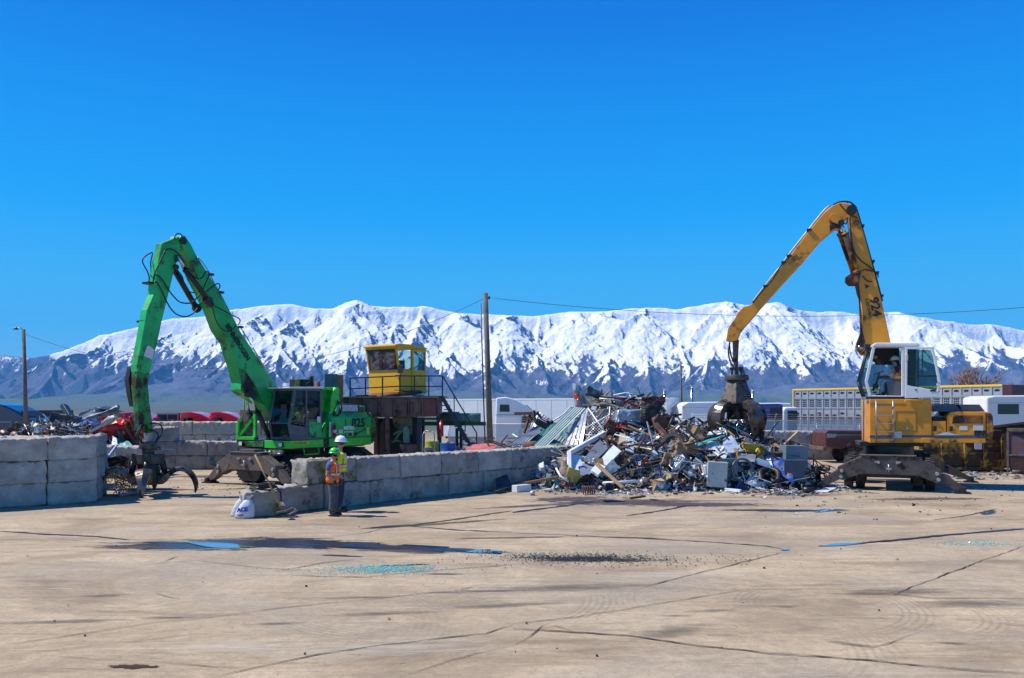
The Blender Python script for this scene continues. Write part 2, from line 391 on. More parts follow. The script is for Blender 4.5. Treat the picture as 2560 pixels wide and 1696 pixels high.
    # hold the skyline: nothing in front of the ridge may rise over it
    lim = (Rz(U) - 2.6) / YR * Yg + 2.6
    front = Yg <= YR + 60
    tt = np.clip((YR - Yg) / 900, 0, 1)
    tq = np.clip((YR - Yg) / 220, 0, 1)
    rills = 110 * np.abs(fbm(Xw + 0.35 * (YR - Yg), Yw * 0.30, 51, 330, 5)) + 45 * np.abs(fbm(Xw - 0.3 * (YR - Yg), Yw * 0.4, 61, 120, 3))
    hgt = np.where(front, np.minimum(hgt, lim * (1 - 0.04 * tt) - rills * tq), hgt)
    near = np.clip(1 - np.abs(Yg - YR) / 140, 0, 1)
    hgt = np.where(near > 0, hgt * (1 - near) + (lim + 26 * fbm(X, Yg * 0, 77, 260)) * near, hgt)
    back = np.clip((Yg - YR - 60) / 2500, 0, 1); hgt = np.where(Yg > YR + 60, np.minimum(hgt, lim * (1 - back) * 0.98), hgt)
    edge = np.clip((Yg - (YB - 500)) / 300, 0, 1); hgt = hgt * edge + (68) * (1 - edge)
    vs_ = np.stack([X, Yg, hgt], -1).reshape(-1, 3)
    i = np.arange(NV - 1)[:, None] * NU + np.arange(NU - 1)[None, :]
    fs = np.stack([i, i + 1, i + NU + 1, i + NU], -1).reshape(-1, 4)
    me = bpy.data.meshes.new('mountains'); me.vertices.add(len(vs_)); me.vertices.foreach_set('co', vs_.ravel())
    me.loops.add(fs.size); me.loops.foreach_set('vertex_index', fs.ravel()); me.polygons.add(len(fs))
    me.polygons.foreach_set('loop_start', np.arange(len(fs)) * 4); me.polygons.foreach_set('loop_total', np.full(len(fs), 4)); me.polygons.foreach_set('use_smooth', np.ones(len(fs), bool)); me.update()
    # material
    m = bpy.data.materials.new('snow_rock_and_conifers'); m.use_nodes = True; n = m.node_tree; b = n.nodes['Principled BSDF']; L = n.links.new
    geo = n.nodes.new('ShaderNodeNewGeometry'); sep = n.nodes.new('ShaderNodeSeparateXYZ'); L(geo.outputs['Position'], sep.inputs[0])
    def M(op, a, b_=None, c_=None):
        q = n.nodes.new('ShaderNodeMath'); q.operation = op
        for i_, x in enumerate((a, b_, c_)):
            if x is None: continue
            if isinstance(x, (int, float)): q.inputs[i_].default_value = x
            else: L(x, q.inputs[i_])
        return q.outputs[0]
    def noise(scale, det=6, ro=0.6, sc=(1, 1, 1), rz=0, dist=0.0):
        mp = n.nodes.new('ShaderNodeMapping'); mp.inputs['Scale'].default_value = sc; mp.inputs['Rotation'].default_value = (0, 0, rz); L(geo.outputs['Position'], mp.inputs['Vector'])
        z = n.nodes.new('ShaderNodeTexNoise'); z.inputs['Scale'].default_value = scale; z.inputs['Detail'].default_value = det; z.inputs['Roughness'].default_value = ro; z.inputs['Distortion'].default_value = dist; L(mp.outputs[0], z.inputs['Vector']); return z.outputs['Fac']
    def step(x, lo, hi):
        r = n.nodes.new('ShaderNodeMapRange'); r.inputs['From Min'].default_value = lo; r.inputs['From Max'].default_value = hi; L(x, r.inputs['Value']); return r.outputs[0]
    nm = n.nodes.new('ShaderNodeVectorMath'); nm.operation = 'DOT_PRODUCT'; nm.inputs[1].default_value = (0.93, 0.30, 0.05); L(geo.outputs['Normal'], nm.inputs[0])
    east = nm.outputs['Value']                                   # slopes turned away from the sun keep their conifers
    nb = noise(0.0022, 7, 0.62); nf = noise(0.012, 5, 0.75, (1, 0.5, 1)); nfine = noise(0.045, 5, 0.85, (1.5, 0.7, 0.35), 0.5)
    # snow line
    hs_ = M('ADD', sep.outputs['Z'], M('MULTIPLY', M('SUBTRACT', nb, 0.5), 1000))
    hs_ = M('ADD', hs_, M('MULTIPLY', M('SUBTRACT', nf, 0.5), 560))
    hs_ = M('ADD', hs_, M('MULTIPLY', M('SUBTRACT', nfine, 0.5), 420))
    hs_ = M('ADD', hs_, M('MULTIPLY', east, -260))
    ax_ = M('ABSOLUTE', M('ADD', sep.outputs['X'], -300)); hs_ = M('SUBTRACT', hs_, M('MULTIPLY', step(ax_, 1500, 5500), 190))
    snow = step(hs_, 520, 560)
    # conifers
    tr = M('ADD', east, M('MULTIPLY', M('SUBTRACT', nb, 0.5), 1.5)); tr = M('ADD', tr, M('MULTIPLY', M('SUBTRACT', nf, 0.5), 1.5)); tr = M('ADD', tr, M('MULTIPLY', M('SUBTRACT', nfine, 0.5), 2.0))
    hi = step(sep.outputs['Z'], 900, 1500)
    tree = step(M('SUBTRACT', tr, M('MULTIPLY', hi, 0.06)), 0.27, 0.32)
    def mix(f, a, c):
        x = n.nodes.new('ShaderNodeMix'); x.data_type = 'RGBA'; L(f, x.inputs['Factor'])
        for s_, q in ((6, a), (7, c)):
            if isinstance(q, tuple): x.inputs[s_].default_value = q
            else: L(q, x.inputs[s_])
        return x.outputs[2]
    rock = mix(step(noise(0.006, 8, 0.7), 0.38, 0.62), (0.065, 0.075, 0.115, 1), (0.15, 0.15, 0.19, 1))
    lowg = mix(step(sep.outputs['Z'], 90, 230), (0.10, 0.13, 0.06, 1), rock)
    c = mix(snow, lowg, (0.97, 0.97, 0.97, 1))
    c = mix(tree, c, (0.012, 0.022, 0.028, 1))
    # bare brush patches on the snow
    L(c, b.inputs['Base Color']); b.inputs['Roughness'].default_value = 0.9; b.inputs['Specular IOR Level'].default_value = 0.1
    bp = n.nodes.new('ShaderNodeBump'); bp.inputs['Strength'].default_value = 0.8; bp.inputs['Distance'].default_value = 50
    L(noise(0.006, 8, 0.65), bp.inputs['Height']); L(bp.outputs[0], b.inputs['Normal'])
    me.materials.append(m)
    o = bpy.data.objects.new('mountains', me); COL.objects.link(o); tag(o, kind='structure')
build_mountains()

def build_haze():
    m = bpy.data.materials.new('thin_air_haze'); m.use_nodes = True; n = m.node_tree; n.nodes.clear()
    o = n.nodes.new('ShaderNodeOutputMaterial'); p = n.nodes.new('ShaderNodeVolumePrincipled')
    p.inputs['Color'].default_value = (0.10, 0.44, 1.0, 1); p.inputs['Density'].default_value = HAZE; p.inputs['Anisotropy'].default_value = 0.0
    n.links.new(p.outputs[0], o.inputs['Volume'])
    b = MB(); b.box(-15000, 15000, -60, 15000, -3, 1720)
    ob = b.build('haze', m); tag(ob, kind='stuff')
HAZE = 5.0e-5
build_haze()
# ------------------------------------------------------------------ paint and metals
M = {}
M['green'] = mat('green_paint', (0.012, 0.50, 0.11), 0.42, 0, 0.42, 0.9, dirt=(0.03, 0.075, 0.03), damt=0.50, dscale=1.7, coat=0.15, bump=.15, bscale=8)
M['green_dirty'] = mat('grimy_green_paint', (0.015, 0.27, 0.05), 0.5, 0, 0.35, 2.0, dirt=(0.03, 0.02, 0.015), damt=0.75, dscale=1.6)
M['lime'] = mat('bright_green_paint', (0.04, 0.60, 0.05), 0.4, 0, 0.3, 2.0, dirt=(0.06, 0.05, 0.03), damt=0.2, dscale=3, coat=0.2)
M['yellow'] = mat('machine_yellow_paint', (0.78, 0.30, 0.006), 0.42, 0, 0.25, 1.5, dirt=(0.09, 0.045, 0.025), damt=0.36, dscale=1.3, coat=0.15)
M['yellow_grime'] = mat('oily_yellow_paint', (0.60, 0.24, 0.02), 0.5, 0, 0.3, 1.2, dirt=(0.035, 0.02, 0.018), damt=0.8, dscale=0.9)
M['cabyellow'] = mat('cabin_yellow_paint', (0.78, 0.42, 0.008), 0.45, 0, 0.15, 1.2, dirt=(0.25, 0.13, 0.02), damt=0.28, dscale=3.5)
M['steel'] = mat('worn_dark_steel', (0.12, 0.10, 0.095), 0.5, 0.5, 0.5, 3, dirt=(0.06, 0.032, 0.02), damt=0.5, dscale=4, bump=0.3, bscale=30)
M['brownsteel'] = mat('dusty_brown_steel', (0.16, 0.125, 0.105), 0.62, 0.15, 0.4, 2.5, dirt=(0.055, 0.035, 0.028), damt=0.5, dscale=3.5, bump=0.3, bscale=25)
M['tine'] = mat('rubbed_grapple_steel', (0.20, 0.165, 0.145), 0.33, 0.75, 0.65, 2.2, dirt=(0.03, 0.022, 0.018), damt=0.6, dscale=2.4)
M['black'] = mat('black_rubber', (0.014, 0.014, 0.015), 0.55, 0, 0.3, 6)
M['blackpaint'] = mat('black_paint', (0.02, 0.02, 0.022), 0.4, 0.1, 0.4, 4, dirt=(0.09, 0.06, 0.045), damt=0.3, dscale=5)
M['tyre'] = mat('dusty_tyre_rubber', (0.035, 0.032, 0.030), 0.9, 0, 0.3, 5, dirt=(0.13, 0.10, 0.075), damt=0.5, dscale=5, bump=0.5, bscale=20)
M['chrome'] = mat('polished_rod', (0.62, 0.60, 0.58), 0.18, 1.0, 0.1, 3)
M['greypaint'] = mat('grey_cab_paint', (0.11, 0.115, 0.13), 0.45, 0, 0.25, 3, dirt=(0.10, 0.08, 0.06), damt=0.3, dscale=4)
M['white'] = mat('white_paint', (0.72, 0.73, 0.74), 0.4, 0, 0.12, 2, dirt=(0.35, 0.31, 0.26), damt=0.2, dscale=4)
M['whiteclean'] = mat('clean_white_panel', (0.78, 0.80, 0.83), 0.35, 0, 0.06, 2)
M['glass'] = glassmat('tinted_cab_glass', (0.45, 0.75, 0.78), alpha=0.62)
M['darkglass'] = glassmat('dark_glass', (0.10, 0.14, 0.15), alpha=0.4)
M['decalblack'] = mat('black_lettering', (0.008, 0.008, 0.01), 0.5, 0, 0.0)
M['decalwhite'] = mat('white_lettering', (0.85, 0.85, 0.85), 0.5, 0, 0.0)
M['label'] = mat('white_sticker', (0.70, 0.68, 0.68), 0.5, 0, 0.25, 20)
M['labelyellow'] = mat('yellow_sticker', (0.75, 0.60, 0.02), 0.5, 0, 0.2, 20)
M['red'] = mat('red_paint', (0.55, 0.015, 0.012), 0.35, 0, 0.2, 3, coat=0.3)
M['rail'] = mat('galvanised_rail', (0.42, 0.42, 0.42), 0.45, 0.6, 0.3, 6)
M['lamp'] = mat('lamp_lens', (0.75, 0.76, 0.80), 0.12, 0, 0.1, 5)
M['interior'] = mat('cab_interior', (0.028, 0.028, 0.03), 0.8, 0, 0.3, 5)
M['orangestick'] = mat('wood_handle', (0.42, 0.27, 0.12), 0.7, 0, 0.4, 5)
M['bluegrey'] = mat('blue_stripe', (0.05, 0.08, 0.15), 0.5, 0, 0.2, 5)

def Zm(sc, ox, oy): return lambda L: [(ox + x / sc, oy + y / sc) for x, y in L]

def wheel(parent, c, axis, r=0.52, wd=0.28):
    a = Vector(axis).normalized(); c = Vector(c); mb = MB()
    prof = [(r * 0.55, -wd / 2), (r * 0.88, -wd / 2), (r * 0.98, -wd * 0.38), (r, -wd * 0.2), (r, wd * 0.2), (r * 0.98, wd * 0.38), (r * 0.88, wd / 2), (r * 0.55, wd / 2)]
    mb.lathe(prof, c, a, 32)
    b = a.orthogonal().normalized(); d = a.cross(b)
    for i in range(26):                       # tread lugs
        q = 2 * math.pi * i / 26; rad = b * math.cos(q) + d * math.sin(q); tan = a.cross(rad)
        for sgn in (-1, 1):
            m_ = Matrix((a, tan, rad)).transposed()
            mb.obox(c + rad * (r + 0.008) + a * sgn * wd * 0.24 + tan * (0.02 * sgn), (wd * 0.42, 0.055, 0.03), m_)
    o = mb.build('wheel', M['tyre'], parent)
    rb = MB(); rb.lathe([(0.001, -wd * .28), (r * 0.2, -wd * .28), (r * .22, -wd * .12), (r * 0.5, -wd * .12), (r * 0.56, -wd * 0.45), (r * 0.56, wd * 0.45), (r * 0.5, wd * .12), (r * .22, wd * .12), (r * .2, wd * .28), (0.001, wd * .28)], c, a, 20)
    rb.build('rim', M['brownsteel'], o)
    return o

def hoses(parent, frame, t, conv, lists, r=0.022, name='hose', m=None):
    for L in lists:
        mb = MB(); mb.tube(smooth_path([frame.p3(u, v, t) for u, v in conv(L)], 5), r, 6)
        mb.build(name, m or M['black'], parent)

def cylinder_ram(parent, p0, pm, p1, r, rod=None, barrel=None):
    """barrel p0-pm, chrome rod pm-p1"""
    mb = MB(); mb.cyl(p0, pm, r, r, 14); d = (Vector(pm) - Vector(p0)).normalized()
    mb.cyl(Vector(pm) - d * 0.08, Vector(pm), r * 1.18, r * 1.18, 14); mb.cyl(Vector(p0) - d * 0.06, Vector(p0) + d * .05, r * 1.15, r * 1.15, 14)
    o = mb.build('cylinder_barrel', barrel or M['blackpaint'], parent)
    mb = MB(); mb.cyl(pm, p1, r * 0.55, r * 0.55, 12); mb.build('cylinder_rod', M['chrome'], o)
    return o

def outriggers(parent, cx, cz, A, ax, w, half=1.53, reach=2.05, m=None, thick=0.36, name='outrigger_beam'):
    """a cross beam with two pivoted legs on foot plates. A = local centre, ax = unit along the beam, w = unit along the machine (towards the outside)"""
    m = m or M['steel']; A = Vector(A); ax = Vector(ax); w = Vector(w); k = half / 1.53
    prof = [(-1.53, .74), (-.78, 1.12), (.74, 1.12), (1.50, .72), (1.50, .34), (1.36, .30), (.85, .52), (-.80, .54), (-1.38, .31), (-1.53, .36)]
    def sweep(mb, prof, t0, t1):
        n = len(prof); vs_ = [A + ax * (p[0] * k) + Vector((0, 0, p[1])) + w * t for t in (t0, t1) for p in prof]
        fs = [tuple(range(n)), tuple(reversed(range(n, 2 * n)))] + [(i, i + n, (i + 1) % n + n, (i + 1) % n) for i in range(n)]
        mb.add(vs_, fs)
    mb = MB(); sweep(mb, prof, -thick / 2, thick / 2)
    beam = mb.build(name, m, parent, bevel=0.012)
    tp = MB(); sweep(tp, [(-.80, 1.123), (-.84, 1.15), (.80, 1.15), (.76, 1.123)], -thick / 2 - 0.10, thick / 2 + 0.03); tp.build('top_plate', M['brownsteel'], beam)
    bl = MB()
    for x, z, r in ((-1.40, .62, .06), (-1.42, .42, .055), (1.38, .60, .06), (1.42, .42, .06), (-.30, .92, .05), (.25, .92, .05), (-.38, .93, .03), (.32, .93, .03)):
        q = A + ax * (x * k) + Vector((0, 0, z)); bl = MB(); bl.cyl(q + w * (thick / 2 - .01), q + w * (thick / 2 + 0.05), r, r * .9, 10); bl.build('bolt', M['rail'], beam)
    bl = MB(); q = A + Vector((0, 0, .72)) + w * (thick / 2 + .05); bl.obox(q, (0.16, 0.16, 0.05), Matrix((ax, w, (0, 0, 1))).transposed()); bl.cyl(q - Vector((0, 0, .10)), q + Vector((0, 0, .14)), .025, .025, 8)
    bl.build('latch', M['rail'], beam)
    for sg in (-1, 1):
        p0 = A + ax * (sg * 1.40 * k) + Vector((0, 0, .50)); p1 = A + ax * (sg * reach) + Vector((0, 0, .10))
        lg = MB(); lp = [(1.26 * k, .58), (1.62 * k, .60), (reach + .06, .16), (reach - .06, .06), (reach - .32, .16), (1.45 * k, .34), (1.26 * k, .38)]
        n = len(lp); vs_ = [A + ax * (sg * a) + Vector((0, 0, z)) + w * t for t in (-thick / 2 + .05, thick / 2 - .05) for a, z in lp]
        lg.add(vs_, [tuple(range(n)), tuple(reversed(range(n, 2 * n)))] + [(i, i + n, (i + 1) % n + n, (i + 1) % n) for i in range(n)])
        leg = lg.build('outrigger_leg', m, parent, bevel=0.01)
        ft = MB(); c_ = A + ax * (sg * reach); fp = [(-.24, 0.0), (.24, 0.0), (.22, .035), (.09, .06), (.07, .19), (-.07, .19), (-.09, .06), (-.22, .035)]
        n = len(fp); vs_ = [c_ + ax * a + Vector((0, 0, z + .004)) + w * t for t in (-thick / 2 - .02, thick / 2 + .02) for a, z in fp]
        ft.add(vs_, [tuple(range(n)), tuple(reversed(range(n, 2 * n)))] + [(i, i + n, (i + 1) % n + n, (i + 1) % n) for i in range(n)])
        ft.cyl(c_ + Vector((0, 0, .12)) - w * (thick / 2 + .06), c_ + Vector((0, 0, .12)) + w * (thick / 2 + .06), .045, .045, 10)
        ft.build('foot_plate', M['blackpaint'], leg)
    return beam

def grapple(parent, c, tines, prof, sc=1.0, wd=0.30, rot0=0.0, head='open'):
    """orange-peel grapple hanging with its hub at c (z = hub height); prof = centre line of a tine as (r, z, thickness)"""
    c = Vector(c); sp_ = [Vector(p_) for p_ in prof]; prof = [tuple(q_) for q_ in smooth_path(sp_, 3)]
    hub = MB()
    hub.cyl(c + Vector((0, 0, -.30)) * sc, c + Vector((0, 0, .30)) * sc, .34 * sc, .30 * sc, 12)
    g = hub.build('grapple', M['blackpaint'], parent, bevel=0.01)
    hd = MB()
    if head == 'open':
        hd.cyl(c + Vector((0, 0, .74)), c + Vector((0, 0, .98)), .27, .25, 18); hd.cyl(c + Vector((0, 0, .55)), c + Vector((0, 0, .76)), .18, .18, 12); hd.box(c.x - .34, c.x + .34, c.y - .34, c.y + .34, c.z + .28, c.z + .58)
    else:
        n = 6; A = []
        for r, z in ((.62, .22), (.60, .30), (.36, .95), (.34, .98)):
            for i in range(n):
                q = 2 * math.pi * (i + .5) / n; A.append(c + Vector((math.cos(q) * r, math.sin(q) * r, z)) * sc)
        fs = [(j * n + i, j * n + (i + 1) % n, (j + 1) * n + (i + 1) % n, (j + 1) * n + i) for j in range(3) for i in range(n)] + [tuple(range(n)), tuple(range(3 * n, 4 * n))]
        hd.add(A, fs); hd.cyl(c + Vector((0, 0, .98)) * sc, c + Vector((0, 0, 1.16)) * sc, .40 * sc, .38 * sc, 20)
    hd.build('rotator_head', M['steel'], g, bevel=0.012)
    for k in range(tines):
        q = rot0 + 2 * math.pi * k / tines; d = Vector((math.cos(q), math.sin(q), 0)); s_ = Vector((-math.sin(q), math.cos(q), 0))
        tb = MB(); A = []; m_ = len(prof)
        for i, (r, z, th) in enumerate(prof):
            a = Vector((prof[min(i + 1, m_ - 1)][0] - prof[max(i - 1, 0)][0], prof[min(i + 1, m_ - 1)][1] - prof[max(i - 1, 0)][1])).normalized()
            nrm = Vector((-a.y, a.x)); f = i / (m_ - 1)
            ww = wd * (0.75 + 0.5 * math.sin(min(1, f * 1.5) * math.pi * .55)) * (1 if f < .6 else max(0.12, 1 - (f - .6) / .4 * .88))
            for (e, x) in ((-.5, -ww / 2), (-.5, ww / 2), (.3, ww / 2), (.62, 0), (.3, -ww / 2)):      # ridged back
                pr = Vector((r, z)) + nrm * (th * e)
                A.append(c + (d * pr.x + Vector((0, 0, pr.y)) + s_ * x) * sc)
        fs = [(i * 5 + j, i * 5 + (j + 1) % 5, (i + 1) * 5 + (j + 1) % 5, (i + 1) * 5 + j) for i in range(m_ - 1) for j in range(5)] + [(0, 1, 2, 3, 4), tuple((m_ - 1) * 5 + j for j in (4, 3, 2, 1, 0))]
        tb.add(A, fs); tb.build('tine', M['tine'], g, bevel=0.006)
        cb = MB()
        if head == 'open':
            cb.cyl(c + d * .40 + Vector((0, 0, .36)), c + d * .46 + Vector((0, 0, .02)), .09, .09, 12); cb.cyl(c + d * .46 + Vector((0, 0, .04)), c + d * .49 + Vector((0, 0, -.12)), .05, .05, 8)
            cb.obox(c + d * .37 + Vector((0, 0, .42)), (.16, .24, .34), Matrix((d, s_, (0, 0, 1))).transposed())
        else:
            cb.cyl(c + (d * .45 + Vector((0, 0, .35))) * sc, c + (d * .55 + Vector((0, 0, -.05))) * sc, .09, .09, 10)
        cb.build('tine_cylinder', M['blackpaint'], g)
    return g

# ================================================================== green material handler
def green_machine():
    root = empty('material_handler', (-7.7, 31.0, 0), R(240), 'green wheeled material handler with its boom raised and open grapple on the ground', 'material handler')
    g = Frame((-7.7, 31.0, 0), R(240)); A = M['green']
    # --- undercarriage
    ch = MB(); ch.box(-2.1, 2.1, -.55, .55, .55, 1.0); ch.box(-1.7, -1.2, -1.0, 1.0, .42, .62); ch.box(1.2, 1.7, -1.0, 1.0, .42, .62)
    ch.cyl((0, 0, .98), (0, 0, 1.26), .75, .75, 28); ch.build('chassis', M['blackpaint'], root, bevel=.02)
    for x in (-1.45, 1.45):
        for y in (-1.22, -.88, .88, 1.22): wheel(root, (x, y, .52), (0, 1, 0))
    outriggers(root, 0, 0, (2.45, -.15, 0), (0, 1, 0), (1, 0, 0), half=1.45, reach=1.95, m=M['brownsteel'])
    outriggers(root, 0, 0, (-2.45, 0, 0), (0, 1, 0), (-1, 0, 0), half=1.45, reach=1.95, m=M['brownsteel'])
    bl = MB(); bl.prism([(-.62, .56), (-.50, .30), (-.34, .16), (.34, .16), (.50, .30), (.62, .56)], 2.20, 2.62, 'x'); bl.build('blade', M['blackpaint'], root, bevel=.01)
    st = MB(); st.box(2.1, 2.5, -.6, .15, 1.14, 1.24); st.box(2.12, 2.48, -.58, .12, 1.02, 1.14); st.build('toolbox', M['greypaint'], root, bevel=.01)
    # --- deck
    dk = MB(); dk.prism([(-2.3, 1.28), (-2.62, 1.55), (2.02, 1.55), (2.02, 1.30), (1.9, 1.22), (-1.9, 1.22)], -1.22, 1.22); dk.build('deck', M['blackpaint'], root, bevel=.01)
    fr = MB(); fr.box(2.02, 2.06, .16, 1.25, 1.27, 1.54); fr.box(0.30, 2.02, 1.222, 1.27, 1.27, 1.54); fr.build('front_bumper', M['lime'], root, bevel=.015)
    fr = MB(); fr.box(2.02, 2.05, -1.22, .10, 1.30, 1.50); fr.build('front_panel', M['green_dirty'], root, bevel=.01)
    for y in (-.95, .98):
        lb = MB(); lb.box(2.065, 2.12, y - .10, y + .10, 1.32, 1.50); o = lb.build('headlight', M['blackpaint'], root, bevel=.01)
        lb = MB(); lb.box(2.12, 2.132, y - .075, y + .075, 1.345, 1.475); lb.build('lens', M['lamp'], o)
    ct = MB(); ct.box(1.05, 1.85, 1.271, 1.276, 1.40, 1.49); ct.build('warning_strip', M['labelyellow'], root)
    text_obj('warning_lettering', 'CAUTION SWING AREA', .085, M['decalblack'], root, (1.82, 1.279, 1.415), (-1, 0, 0), (0, 0, 1), .001, 0.001, sx=.72)
    sp = MB(); sp.tube([(1.35, 1.26, 1.27), (1.35, 1.34, 1.20), (1.35, 1.34, 1.04), (.62, 1.34, 1.04), (.62, 1.34, 1.20), (.62, 1.26, 1.27)], .022, 8); sp.build('step', M['lime'], root)
    # --- left front wing: side frame on the far side, seen past the boom
    wg = MB()
    for a, b in (((2.0, -1.2, 1.55), (2.0, -1.2, 2.15)), ((2.0, -1.2, 2.15), (1.75, -1.0, 2.55)), ((1.75, -1.0, 2.55), (1.75, -.35, 2.55)), ((2.0, -1.2, 1.60), (1.95, -.45, 2.35)), ((1.95, -.4, 1.6), (1.95, -.4, 2.5)), ((2.0, -1.2, 1.6), (2.0, -.35, 1.6))):
        wg.beam(a, b, .09, .12)
    wg.build('front_guard', M['lime'], root, bevel=.01)
    wp = MB(); wp.box(1.90, 1.93, -1.18, -.35, 1.6, 2.6); wp.build('guard_plate', M['brownsteel'], root)
    text_obj('guard_lettering', 'SENNEBOGEN', .15, M['decalblack'], root, (2.062, -1.12, 1.66), (0, .72, .68), (0, -.68, .72), .002, .003, sx=.9)
    rl = MB()
    rl.tube([(1.7, -1.22, 1.55), (1.7, -1.22, 3.1), (.6, -1.22, 3.1), (.6, -1.22, 1.55)], .025, 6); rl.tube([(1.7, -1.22, 2.3), (.6, -1.22, 2.3)], .02, 6); rl.build('guard_rail', M['green_dirty'], root)
    # --- engine housing
    hs_ = MB()
    sec = [(-1.25, 1.55), (-1.25, 2.30), (-1.02, 2.52), (1.02, 2.52), (1.25, 2.30), (1.25, 1.55)]
    hs_.prism(sec, -2.35, -.05, 'x'); hs_.build('engine_housing', A, root, bevel=.03)
    cw = MB(); cw.prism([(-2.35, 1.30), (-2.352, 2.50), (-2.50, 2.42), (-2.66, 2.10), (-2.66, 1.60), (-2.50, 1.30)], -1.24, 1.24); cw.build('counterweight', M['green_dirty'], root, bevel=.03)
    sk = MB(); sk.box(-2.34, -.02, 1.20, 1.262, 1.26, 1.553); sk.build('skirt', M['lime'], root, bevel=.015)
    sv = MB(); sv.box(-.9, -.87, 1.252, 1.258, 1.6, 2.28); sv.box(-2.3, -.1, 1.252, 1.257, 1.575, 1.59); sv.box(-.10, -.07, 1.252, 1.258, 1.6, 2.28); sv.build('door_seams', M['decalblack'], root)
    # vents on top
    vt = MB(); vt.prism([(-1.95, 2.52), (-1.95, 2.80), (-.95, 2.86), (-.72, 2.52)], -.35, .95); o = vt.build('intake_box', M['greypaint'], root, bevel=.01)
    sl = MB()
    for i in range(14):
        x = -1.88 + i * .072
        sl.obox((x, .952, 2.66), (.034, .02, .24), Matrix.Rotation(.25, 3, 'Y'))
    sl.build('louvre', M['whiteclean'], o)
    bk = MB(); bk.box(-2.3, -1.97, -.3, .95, 2.52, 2.78); bk.build('exhaust_guard', M['brownsteel'], o, bevel=.02)
    hd = MB(); hd.tube([(-2.25, 1.0, 2.5), (-2.25, 1.0, 2.72), (-2.0, 1.0, 2.74)], .02, 6); hd.build('hand_rail', M['lime'], root)
    # far-side stacks and tank seen above the cab
    tk = MB(); tk.box(-1.4, -.1, -1.2, -.3, 2.52, 3.25); tk.build('tank', M['green_dirty'], root, bevel=.03)
    tk = MB(); tk.box(-.9, -.3, -1.0, -.45, 3.25, 3.75); tk.cyl((-1.15, -.7, 3.2), (-1.15, -.7, 3.9), .09, .09, 12); tk.build('air_filter', M['green_dirty'], root, bevel=.02)
    ex = MB(); ex.cyl((-1.6, -.8, 2.5), (-1.6, -.8, 3.7), .10, .10, 14); ex.box(-1.9, -1.3, -1.05, -.55, 2.52, 3.35); ex.build('exhaust', mat('rusty_exhaust', (.22, .05, .04), .8), root)
    # --- lettering on the housing
    text_obj('number_lettering', '825', .46, M['decalblack'], root, (-1.22, 1.262, 1.96), (-1, 0, 0), (0, 0, 1), .002, .014, sx=1.12)
    text_obj('name_lettering', 'METRO', .17, M['decalwhite'], root, (-.78, 1.264, 1.87), (-1, 0, 0), (0, 0, 1), .002, .006, sx=1.05)
    text_obj('small_lettering', 'GROUP OF METALS', .06, M['decalwhite'], root, (-.80, 1.262, 1.76), (-1, 0, 0), (0, 0, 1), .001, .002)
    text_obj('slogan_lettering', 'green line', .13, M['decalblack'], root, (-1.55, 1.262, 1.68), (-.93, 0, .30), (.3, 0, .95), .001, 0, shear=.3)
    lb = MB()
    for x0, x1, z0, z1 in ((-.52, -.72, 1.74, 1.87), (-.30, -.62, 1.58, 1.66), (.0, -.10, 1.62, 2.16)): lb.box(min(x0, x1), max(x0, x1), 1.256, 1.261, z0, z1)
    lb.build('sticker', M['label'], root)
    lb = MB(); lb.box(-2.22, -2.10, 1.256, 1.261, 1.66, 1.92); lb.box(-1.30, -1.26, 1.256, 1.261, 1.62, 1.74); lb.build('hazard_sticker', M['labelyellow'], root)
    lb = MB(); lb.box(-1.20, -1.07, 1.256, 1.275, 1.63, 1.73); lb.box(-1.52, -1.37, 1.256, 1.275, 1.63, 1.75); lb.build('latch', M['blackpaint'], root)
    # fire extinguisher
    fe = MB(); fe.cyl((-.18, 1.36, 1.62), (-.18, 1.36, 2.0), .065, .065, 12); fe.ball((-.18, 1.36, 2.0), .065, n=10, m=6); o = fe.build('fire_extinguisher', M['red'], root)
    fe = MB(); fe.cyl((-.18, 1.36, 2.05), (-.18, 1.36, 2.12), .02, .02, 8); fe.tube([(-.18, 1.36, 2.1), (-.10, 1.38, 2.05), (-.10, 1.40, 1.85)], .012, 6); fe.build('extinguisher_hose', M['black'], o)
    fe = MB(); fe.cyl((-.18, 1.36, 1.76), (-.18, 1.36, 1.88), .067, .067, 12); fe.build('extinguisher_label', M['label'], o)
    # --- boom foot structure between cab and housing (bright green brackets)
    bf = MB(); bf.prism([(-.35, 1.55), (-.75, 2.75), (-.72, 3.38), (-.50, 3.44), (-.30, 3.40), (.25, 3.42), (.30, 3.10), (.05, 2.4), (.28, 1.55)], .70, .78)
    bf.prism([(-.35, 1.55), (-.75, 2.75), (-.72, 3.38), (-.50, 3.44), (-.30, 3.10), (-.25, 2.6), (.28, 1.55)], 1.0, 1.1)
    bf.box(-.62, .25, .78, 1.0, 3.32, 3.42); bf.beam((.1, .9, 1.7), (-.5, .9, 3.0), .2, .10); bf.cyl((-.58, .66, 3.30), (-.58, 1.14, 3.30), .13, .13, 16)
    bf.build('cab_riser_arm', M['lime'], root, bevel=.02)
    cylinder_ram(root, (-.1, 1.14, 1.95), (-.42, 1.14, 2.5), (-.6, 1.14, 2.85), .05)
    hp = MB()
    for i in range(4): hp.tube(smooth_path([(-.55, 1.15, 2.95 - i * .03), (-.72, 1.2, 2.75), (-.62, 1.2 + i * .02, 2.5), (-.4, 1.15, 2.3)], 4), .018, 6)
    hp.build('hose', M['black'], root)
    # --- cab
    cb = MB(); x0, x1, y0, y1, z0, z1 = .35, 1.95, .25, 1.25, 1.56, 3.36
    # side (door) frame on the left, with a slanted rear lower corner
    def bar(a, b, w_=.09, h_=.09): cb.beam(a, b, w_, h_)
    F0 = 1.90
